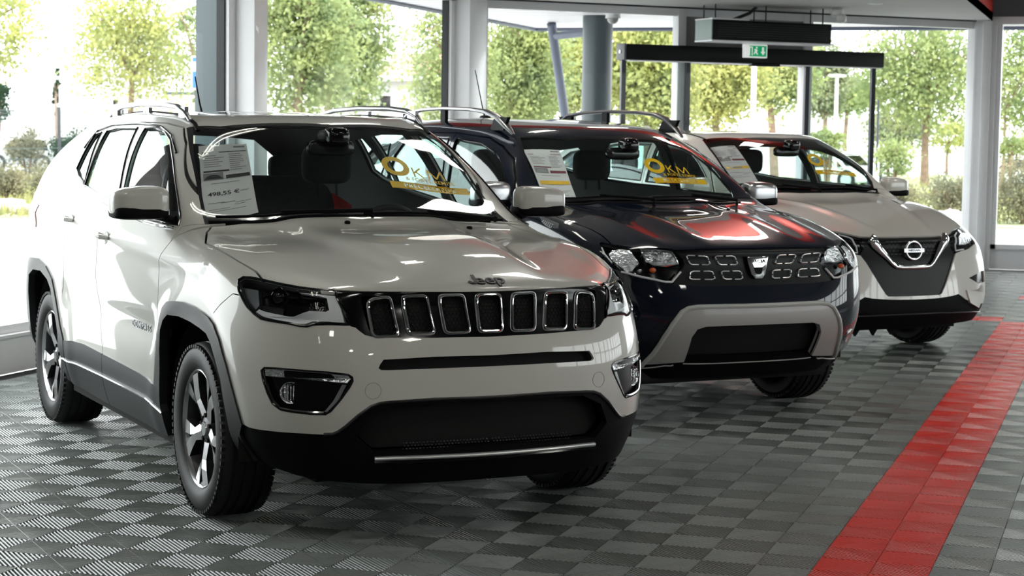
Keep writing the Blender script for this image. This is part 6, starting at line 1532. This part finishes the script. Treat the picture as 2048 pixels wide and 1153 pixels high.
    me = text_mesh('DACIA', .026, .001, .0004, 'emblem_lettering', xscale=1.25); me.transform(basis((0, 1, 0), (0, 0, 1), (1, 0, 0), (s.front(0, .886).x+.018, 0, .886))); link('emblem_lettering', me, M['ink'], eb)
    MB().tube([(-2.55, 0, 1.65), (-2.60, 0, 1.74), (-2.72, 0, 1.99)], [.006, .004, .003], 8).build('antenna', M['plastic'], root)
    MB().superell((-2.55, 0, 1.655), (.06, .03, .02), .8).build('antenna_foot', M['plastic'], root)
    cw = [s.near((-.275-.05*(abs(y)/.65)**2, y, 1.15)) for y in np.linspace(-.64, .64, 20)]
    MB().tube([(p.x-.012, p.y, p.z) for p in cw], .018, 8, flat=.5, nrm=(0, 0, 1)).build('cowl_panel', M['plastic'], root)
    wiper2(s, root, (-.37, -.60, 1.18), (-.31, -.05, 1.18), (-.26, .0, 1.16)); wiper2(s, root, (-.32, .02, 1.17), (-.36, .58, 1.18), (-.30, .60, 1.15))
    for x, y in ((-.10, .41), (-.10, -.12)):
        c = s.top(x, abs(y)); MB().superell((c.x, y, c.z+.004), (.010, .012, .008), .8, 12, 8).build('washer_nozzle', M['plastic'], root)
    m = MB(); m.tube([s.near((-.62+.0*k, -.66, 1.30)) for k in (0,)] + [s.near((-.44, -.685, 1.20))], .004, 6)
    return s, root
NP = dict(
 shield=[(-.975,-.562,1.53),(-.76,-.35,1.545),(-.69,.1,1.545),(-.195,.1,1.138),(-.195,-.195,1.136),(-.24,-.434,1.139),(-.324,-.600,1.155),(-.413,-.65,1.215),(-.56,-.655,1.30),(-.80,-.61,1.44)],
 shield_in=[(-.95,-.545,1.518),(-.73,-.33,1.522),(-.665,.1,1.523),(-.25,.1,1.175),(-.255,-.2,1.174),(-.30,-.42,1.178),(-.35,-.59,1.18),(-.43,-.64,1.225),(-.575,-.638,1.31),(-.80,-.595,1.437)],
 wf=[(-.48,1.17),(-.62,1.27),(-.76,1.35),(-.92,1.42),(-1.10,1.46),(-1.40,1.48),(-1.36,1.34),(-1.34,1.19),(-.9,1.18)],
 wr=[(-1.42,1.195),(-1.45,1.34),(-1.50,1.485),(-1.95,1.485),(-2.15,1.465),(-2.30,1.38),(-2.32,1.25),(-1.9,1.21)],
 wq=[(-2.42,1.26),(-2.42,1.35),(-2.50,1.43),(-2.75,1.40),(-2.85,1.32),(-2.7,1.28)],
 seams=[[(-.40,1.08),(-.46,.95),(-.48,.75),(-.50,.44),(-.50,.12)],[(-1.38,1.17),(-1.41,.95),(-1.42,.70),(-1.42,.12)],
  [(-.40,1.08),(-.42,1.14),(-.58,1.285),(-.74,1.38),(-.92,1.455),(-1.10,1.50),(-1.45,1.522),(-1.95,1.522),(-2.20,1.50),(-2.355,1.40),(-2.37,1.20),(-2.36,1.0),(-2.30,.86),(-2.25,.76),(-2.20,.60),(-2.19,.44)],[(-1.38,1.17),(-1.41,1.30),(-1.46,1.522)]],
 seams3=[[(-.33,-.605,1.165),(-.235,-.635,1.135),(-.10,-.70,1.105),(.05,-.745,1.075),(.20,-.75,1.04),(.40,-.73,.99),(.58,-.68,.935),(.66,-.62,.905)],
  [(-.36,-.56,1.18),(-.345,-.61,1.165),(-.37,-.72,1.13),(-.40,-.83,1.09),(-.43,-.87,1.04),(-.47,-.885,.99)], [(.62,-.77,.83),(.52,-.86,.76),(.40,-.90,.70),(.28,-.905,.63)]],
 seeds=[('bonnet',(.2,-.1,1.07)),('front_bumper',(.93,-.1,.44)),('front_bumper',(.75,-.70,.60)),('front_fender',(.0,-.89,.9)),('front_door',(-1.,-.9,.8)),('rear_door',(-1.9,-.9,.8)),('body_shell',(-2.9,-.9,1.0)),('body_shell',(-2.,-.1,1.59))],
 cabin=0.06)
def build_nissan():
    root = empty('car', (1.5994, 7.7836, 0), -.76978, 'white crossover furthest back with chrome V grille and round emblem', 'car', 'cars parked for sale on the chequered floor')
    def bump(co):
        co = co.copy(); x, y, z = co[:, 0], np.abs(co[:, 1]), co[:, 2]
        hood = 1/(1+np.exp(-(x+.22)/.02)) * 1/(1+np.exp(-(.76-x)/.03)) * (z > .86)
        co[:, 2] += hood*.012*np.exp(-((y-(.22+.30*np.clip(.8-x, 0, 1)))/.05)**2)
        for cx in (0, -2.646):
            r = np.hypot(x-cx, z-.345); co[:, 1] += np.sign(co[:, 1])*(y > .7)*.014*np.exp(-((r-.52)/.09)**2)
        return co
    s = Shell(Nn, 4, bump); P = M['white']
    head = [(.35,-.885,.905),(.42,-.85,.925),(.60,-.665,.918),(.689,-.527,.903),(.776,-.407,.874),(.809,-.358,.862),(.833,-.388,.787),(.84,-.422,.739),(.819,-.48,.752),(.775,-.60,.765),(.66,-.76,.80),(.50,-.865,.85)]
    s.region(1, head, None)
    gl = [(.80,-.40,.82),(.785,-.385,.872),(.806,-.357,.868),(.815,-.263,.868),(.824,.06,.869),(.924,.06,.453),(.916,-.232,.455),(.913,-.252,.469),(.901,-.288,.521),(.879,-.348,.618),(.858,-.391,.691),(.84,-.424,.737),(.833,-.388,.787)]
    s.region(2, gl, (1, 0, 0))
    s.region(5, [(.93,.1,.428),(.92,-.22,.434),(.905,-.36,.445),(.895,-.42,.455),(.87,-.50,.41),(.80,-.64,.375),(.66,-.80,.36),(.50,-.93,.36),(.45,-.95,.12),(.9,-.5,.12),(.95,.1,.12)], (.8, -.4, 0))
    s.region(3, [(.86,-.57,.565),(.76,-.72,.60),(.70,-.78,.60),(.70,-.79,.52),(.80,-.68,.515)], None, only=(0,))
    comps, F = common_body(s, root, 2.646, P, NP)
    lb = link('lower_bumper', s.mesh('lower_bumper', F(5), (-1, 1), offset=-.006, thick=.03), M['plastic'], root)
    e = outline_tube(s, [(.70, -.74, .325), (.80, -.60, .325), (.88, -.42, .325), (.92, -.2, .327), (.93, 0, .327)], .004, off=.0, closed=False); e = e + [Vector((p.x, -p.y, p.z)) for p in reversed(e[:-1])]
    MB().tube(e, .006, 6).build('lip_line', M['cladding'], lb)
    m = MB(); m.box((.20, -.62, .19), (.62, .62, .24))
    for k in range(5): m.prism([(.60, -.62+.16*k, .20), (.60, -.54+.16*k, .20), (.60, -.58+.16*k, .145)], (-.02, 0, 0))
    m.build('air_deflector', M['plastic'], lb)
    gr = link('grille', s.mesh('grille', F(2), (-1, 1), offset=-.012, thick=.02), M['grille_black'], root)
    m = MB()
    for r_ in range(5):
        for k in range(-6, 7):
            y = .034*k + (.017 if r_ % 2 else 0); z = .835-.022*r_
            if abs(y) > .27-.5*(.85-z) or abs(y) < .10: continue
            p = s.front(abs(y), z); m.obox((p.x-.008, y, z), (.003, 0, 0), (0, .011, 0), (0, 0, .002))
    m.build('grille_mesh', M['cladding'], gr)
    vl = [(.824,-.335,.857),(.845,-.288,.80),(.868,-.228,.735),(.885,-.178,.68),(.893,-.148,.660),(.896,-.10,.655),(.897,0,.654)]
    e = outline_tube(s, vl, .004, off=.004, closed=False); full = e + [Vector((p.x, -p.y, p.z)) for p in reversed(e[:-1])]
    N = len(full); rad = [.040 - .026*min(1, max(0, (1-abs(2*i/(N-1)-1))*2.0)) for i in range(N)]
    MB().tube(full, rad, 12, flat=.6, nrm=(1, 0, 0)).build('chrome_v_bar', M['chrome'], gr)
    c = Vector(s.front(0, .772)) + Vector((.020, 0, 0)); n_ = Vector((1, 0, .12)).normalized(); up = Vector((-.12, 0, 1)).normalized()
    ring = [c + Vector((0, 1, 0))*.068*math.cos(a) + up*.062*math.sin(a) for a in [2*math.pi*k/48 for k in range(48)]]
    m = MB(); m.tube(ring, .0085, 10, closed=True); m.obox(c + n_*.004, Vector((0, .088, 0)), up*.013, n_*.004)
    eb = m.build('emblem', M['satin'], root)
    me = text_mesh('NISSAN', .023, .001, .0003, 'emblem_lettering', xscale=1.35); me.transform(basis((0, 1, 0), up, n_, c + n_*.009)); link('emblem_lettering', me, M['ink'], eb)
    for sd in (-1, 1):
        h = link('headlight', s.mesh('headlight', F(1), (sd,), offset=.001), M['lens'], root)
        link('lamp_housing', s.mesh('lamp_housing', F(1), (sd,), offset=-.035), M['piano'], h)
        patch([(.56,-.78,.875),(.66,-.65,.885),(.735,-.545,.865),(.79,-.50,.80),(.76,-.60,.80),(.65,-.74,.825)], -.012, .015, 'lamp_reflector', M['reflector'], h, sd, s)
        e = outline_tube(s, [(.72,-.53,.885),(.765,-.47,.855),(.805,-.44,.80),(.825,-.44,.76),(.80,-.54,.768)], .004, off=-.008, closed=False); MB().tube(fm(e, sd), .006, 6).build('light_guide', M['drl'], h)
        b = link('fog_light_bezel', s.mesh('fog_light_bezel', F(3), (sd,), offset=-.014), M['piano'], root)
        patch([(.872,-.505,.478),(.82,-.62,.47),(.76,-.72,.50),(.74,-.755,.44),(.80,-.66,.345),(.86,-.54,.385)], .012, .02, 'bumper_fin', P, root, sd, s)
        side_mirror(root, P, M['plastic'], P, sd, -.50, -.93, 1.175)
        dt = outline_tube(s, [(-.92, -.545, 1.525), (-1.2, -.54, 1.565), (-1.8, -.54, 1.582), (-2.6, -.53, 1.56)], .01, off=.0, closed=False)
        MB().tube(fm(dt, sd), .008, 8, flat=.5, nrm=(0, 0, 1)).build('roof_channel', M['plastic'], root)
    cw = [s.near((-.215-.05*(abs(y)/.62)**2, y, 1.135)) for y in np.linspace(-.60, .60, 20)]
    MB().tube([(p.x-.012, p.y, p.z) for p in cw], .018, 8, flat=.5, nrm=(0, 0, 1)).build('cowl_panel', M['plastic'], root)
    wiper2(s, root, (-.32, -.55, 1.17), (-.25, -.05, 1.17), (-.20, .0, 1.145)); wiper2(s, root, (-.26, .02, 1.16), (-.30, .54, 1.17), (-.24, .56, 1.14))
    MB().superell((-2.7, 0, 1.59), (.07, .03, .045), .8).build('antenna_fin', P, root)
    return s, root
# ------------------------------------------------------------------ price sheets and window lettering
def conform(me, s, org, ex, ey, off):
    for v in me.vertices:
        p = org + ex*v.co.x + ey*v.co.y; q = s.near(p); v.co = q + s.normal(q)*(off + v.co.z)
def window_letters(s, root, p0, p1, w, o_dy=0.):
    """p0, p1: left and right end of the yellow bar on the inside of the windshield"""
    p0, p1 = Vector(p0), Vector(p1); ex = (p1-p0).normalized(); n = s.normal(s.near((p0+p1)/2)); ey = n.cross(ex).normalized()
    if ey.z < 0: ey = -ey
    k = w/.413
    cu = bpy.data.curves.new('t', 'FONT'); cu.body = 'PRECELLENCE'; cu.size = .040*k; cu.space_character = 1.12; cu.align_x = 'CENTER'; cu.align_y = 'CENTER'; cu.offset = .0004
    o = bpy.data.objects.new('t', cu); C.objects.link(o); dg = bpy.context.evaluated_depsgraph_get(); c2 = o.evaluated_get(dg).to_curve(dg, apply_modifiers=False).copy()
    c3 = bpy.data.curves.new('t3', 'CURVE')
    for q_ in c2.splines:
        n_ = c3.splines.new('BEZIER'); n_.bezier_points.add(len(q_.bezier_points)-1); n_.use_cyclic_u = True; n_.resolution_u = 3
        for a_, b_ in zip(n_.bezier_points, q_.bezier_points):
            a_.handle_left_type = a_.handle_right_type = 'FREE'; a_.co = b_.co; a_.handle_left = b_.handle_left; a_.handle_right = b_.handle_right
    c2 = c3
    sp = c2.splines.new('POLY'); sp.points.add(3); hb = .0225*k; L = w/2
    n_before = len(c2.splines)
    for q, (x, y) in zip(sp.points, ((-L, -hb), (L, -hb), (L, hb), (-L, hb))): q.co = (x, y, 0, 1)
    sp.use_cyclic_u = True; c2.dimensions = '2D'; c2.fill_mode = 'BOTH'
    o2 = bpy.data.objects.new('t2', c2); C.objects.link(o2); dg = bpy.context.evaluated_depsgraph_get(); me = bpy.data.meshes.new_from_object(o2.evaluated_get(dg)); me.name = 'bar_lettering'
    bpy.data.objects.remove(o); bpy.data.objects.remove(o2)
    xm = [v.co.x for v in me.vertices]; me.materials.clear()
    sx = (2*L)/(max(xm)-min(xm))
    bm = bmesh.new(); bm.from_mesh(me)
    for v in bm.verts: v.co.x = v.co.x*sx + L
    bmesh.ops.subdivide_edges(bm, edges=[e for e in bm.edges if e.calc_length() > .05], cuts=6); bm.to_mesh(me); bm.free()
    st = empty('window_sticker', (0, 0, 0), parent=root)
    conform(me, s, p0, ex, ey, -.004); link('bar_lettering', me, M['yellow'], st)
    def T(txt, u, v, size_, bold=0., sp_=1., xs=1.):
        t = text_mesh(txt, size_*k, 0, bold, 'lettering', spacing=sp_, xscale=xs)
        for q in t.vertices: q.co.x += u*k; q.co.y += v*k
        conform(t, s, p0, ex, ey, -.004); return link('lettering', t, M['yellow'], st)
    T('& FORTE REMISE', .225, .048, .033, .0002, 1.05, 1.05); 
    mb = MB()
    for a_, b_ in (((.152, .066), (.152, .130)), ((.152, .092), (.196, .130)), ((.168, .102), (.200, .066)), ((.228, .066), (.236, .128)), ((.236, .128), (.270, .072)), ((.270, .072), (.304, .126)), ((.304, .126), (.314, .066))):
        a_, b_ = Vector(a_)*k, Vector(b_)*k; d_ = (b_-a_).normalized(); q_ = Vector((-d_.y, d_.x))*.0042*k; N_ = 4
        P_ = [a_.lerp(b_, i/N_) for i in range(N_+1)]
        mb.add([(p.x+q_.x, p.y+q_.y, 0) for p in P_] + [(p.x-q_.x, p.y-q_.y, 0) for p in P_], [(i, i+1, N_+2+i, N_+1+i) for i in range(N_)])
    me = mb.mesh('lettering', smooth=False); conform(me, s, p0, ex, ey, -.004); link('lettering', me, M['yellow'], st)
    mb = MB(); N = 56; c = (.066*k, .125*k); V = []
    for i in range(N):
        a = 2*math.pi*i/N; V += [(c[0]+.070*k*math.cos(a), c[1]+.064*k*math.sin(a), 0), (c[0]+.040*k*math.cos(a), c[1]+.036*k*math.sin(a), 0)]
    mb.add(V, [(2*i, 2*((i+1) % N), 2*((i+1) % N)+1, 2*i+1) for i in range(N)]); me = mb.mesh('zero', smooth=False); conform(me, s, p0, ex, ey, -.004)
    link('zero', me, M['yellow'], st)
def price_sheet(s, root, corners, label, style):
    """a printed sheet standing just behind the glass; corners TL, TR, BR, BL in car coordinates"""
    Mx = root.matrix_basis
    TL, TR, BR, BL = [Vector(c) for c in corners]; n = s.normal(s.near((TL+BR)/2))
    o = empty('price_sheet', (0, 0, 0), 0, label, 'price sheet', 'price sheets behind the windshields')
    def P(u, v, off=0.):
        p = TL.lerp(TR, u).lerp(BL.lerp(BR, u), v); q = s.near(p); return Mx @ (q + s.normal(q)*(off - .016))
    def grid(u0, v0, u1, v1, off, name, mt, par, nu=4, nv=8, wob=0.):
        mb = MB(); V = [P(u0+(u1-u0)*i/nu, v0+(v1-v0)*j/nv, off + wob*math.sin(9*i+5*j)*.5) for j in range(nv+1) for i in range(nu+1)]
        mb.add(V, [(j*(nu+1)+i, j*(nu+1)+i+1, (j+1)*(nu+1)+i+1, (j+1)*(nu+1)+i) for j in range(nv) for i in range(nu)]); return mb.build(name, mt, par)
    sh = grid(0, 0, 1, 1, 0, 'sheet', M['paper'], o)
    mb = MB(); mb.m = 0
    def bar(mbk, u0, v0, u1, v1, off=.0012): mbk.add([P(u0, v0, off), P(u1, v0, off), P(u1, v1, off), P(u0, v1, off)], [(0, 1, 2, 3)])
    red = M['ink'] if style == 'grey' else M['ink_red']
    a = MB(); bar(a, .06, .10, .97, .112); bar(a, .06, .345, .58, .365); bar(a, .50, .415, .97, .46); a.build('printed_bars', red, sh)
    a = MB(); bar(a, .05, .375, .45, .465); a.build('printed_photo', M['ink_grey'], sh)
    a = MB()
    V = [P(.07+.36*t, .445-.045*math.sin(math.pi*t)**.6*(1 if .15 < t < .85 else .45), .002) for t in np.linspace(0, 1, 14)] + [P(.43, .452, .002), P(.07, .452, .002)]
    a.add(V, [tuple(range(len(V)))]); a.build('printed_car_picture', M['ink'] if style == 'grey' else M['silver_plastic'], sh)
    a = MB(); g = random.Random(3)
    for i in range(9): bar(a, .60, .14+.026*i, .60+.34*g.uniform(.6, 1), .148+.026*i)
    for i in range(6): bar(a, .08, .15+.028*i, .08+.42*g.uniform(.5, 1), .158+.028*i)
    for v, u0, u1 in ((.505, .20, .75), (.745, .10, .42), (.755, .35, .62), (.775, .62, .92), (.80, .60, .80), (.83, .10, .5), (.86, .1, .8)): bar(a, u0, v, u1, v+.007)
    bar(a, .72, .03, .95, .055); a.build('printed_lines', M['ink_grey'], sh)
    if style == 'grey':
        t = text_mesh('498,55 €', .036, 0, .0006, 'price'); W = (TR-TL).length
        Hh = (BL-TL).length
        for q in t.vertices: p = P(.42 + q.co.x/W, .64 - q.co.y/Hh, .0015); q.co = p
        link('price', t, M['ink'], sh)
        t = text_mesh('/ mois*', .017, 0, .0002, 'price')
        for q in t.vertices: p = P(.80 + q.co.x/W, .635 - q.co.y/Hh, .0015); q.co = p
        link('price_note', t, M['ink_grey'], sh)
        sl = grid(-.02, -.015, 1.02, .48, .005, 'plastic_sleeve', M['sleeve'], o, 12, 12, .0035)
    else:
        a = MB(); bar(a, .07, .60, .97, .665); a.build('yellow_band', M['yellow'], sh)
        a = MB(); bar(a, .33, .622, .70, .645, .002); a.build('printed_amount', M['ink_grey'], sh)
        grid(-.02, -.015, 1.02, 1.01, .004, 'plastic_sleeve', M['sleeve'], o, 8, 12, .0008)
M['sleeve'] = glass_mat('clear_plastic_sleeve', (.97, .97, .975), 1.33)
sj, rj = build_jeep(); sd_, rd_ = build_duster(); sn, rn = build_nissan()
bpy.context.view_layer.update()
window_letters(sj, rj, (-.618, .206, 1.320), (-.663, .617, 1.282), .413)
window_letters(sd_, rd_, (-.460, .118, 1.286), (-.515, .521, 1.275), .405)
window_letters(sn, rn, (-.395, .10, 1.292), (-.449, .53, 1.272), .42)
price_sheet(sj, rj, [(-.937, -.598, 1.489), (-.876, -.392, 1.501), (-.528, -.45, 1.21), (-.491, -.699, 1.169)], 'grey printed price sheet in a creased plastic sleeve behind the nearest windshield', 'grey')
price_sheet(sd_, rd_, [(-.814, -.588, 1.467), (-.714, -.394, 1.47), (-.368, -.448, 1.179), (-.367, -.649, 1.171)], 'price sheet with yellow band behind the windshield of the dark middle car', 'red')
price_sheet(sn, rn, [(-.85, -.592, 1.465), (-.735, -.425, 1.475), (-.384, -.44, 1.235), (-.407, -.646, 1.20)], 'price sheet with yellow band behind the windshield of the furthest white car', 'red')
for o in bpy.data.objects:
    if o.name.startswith('.') : pass
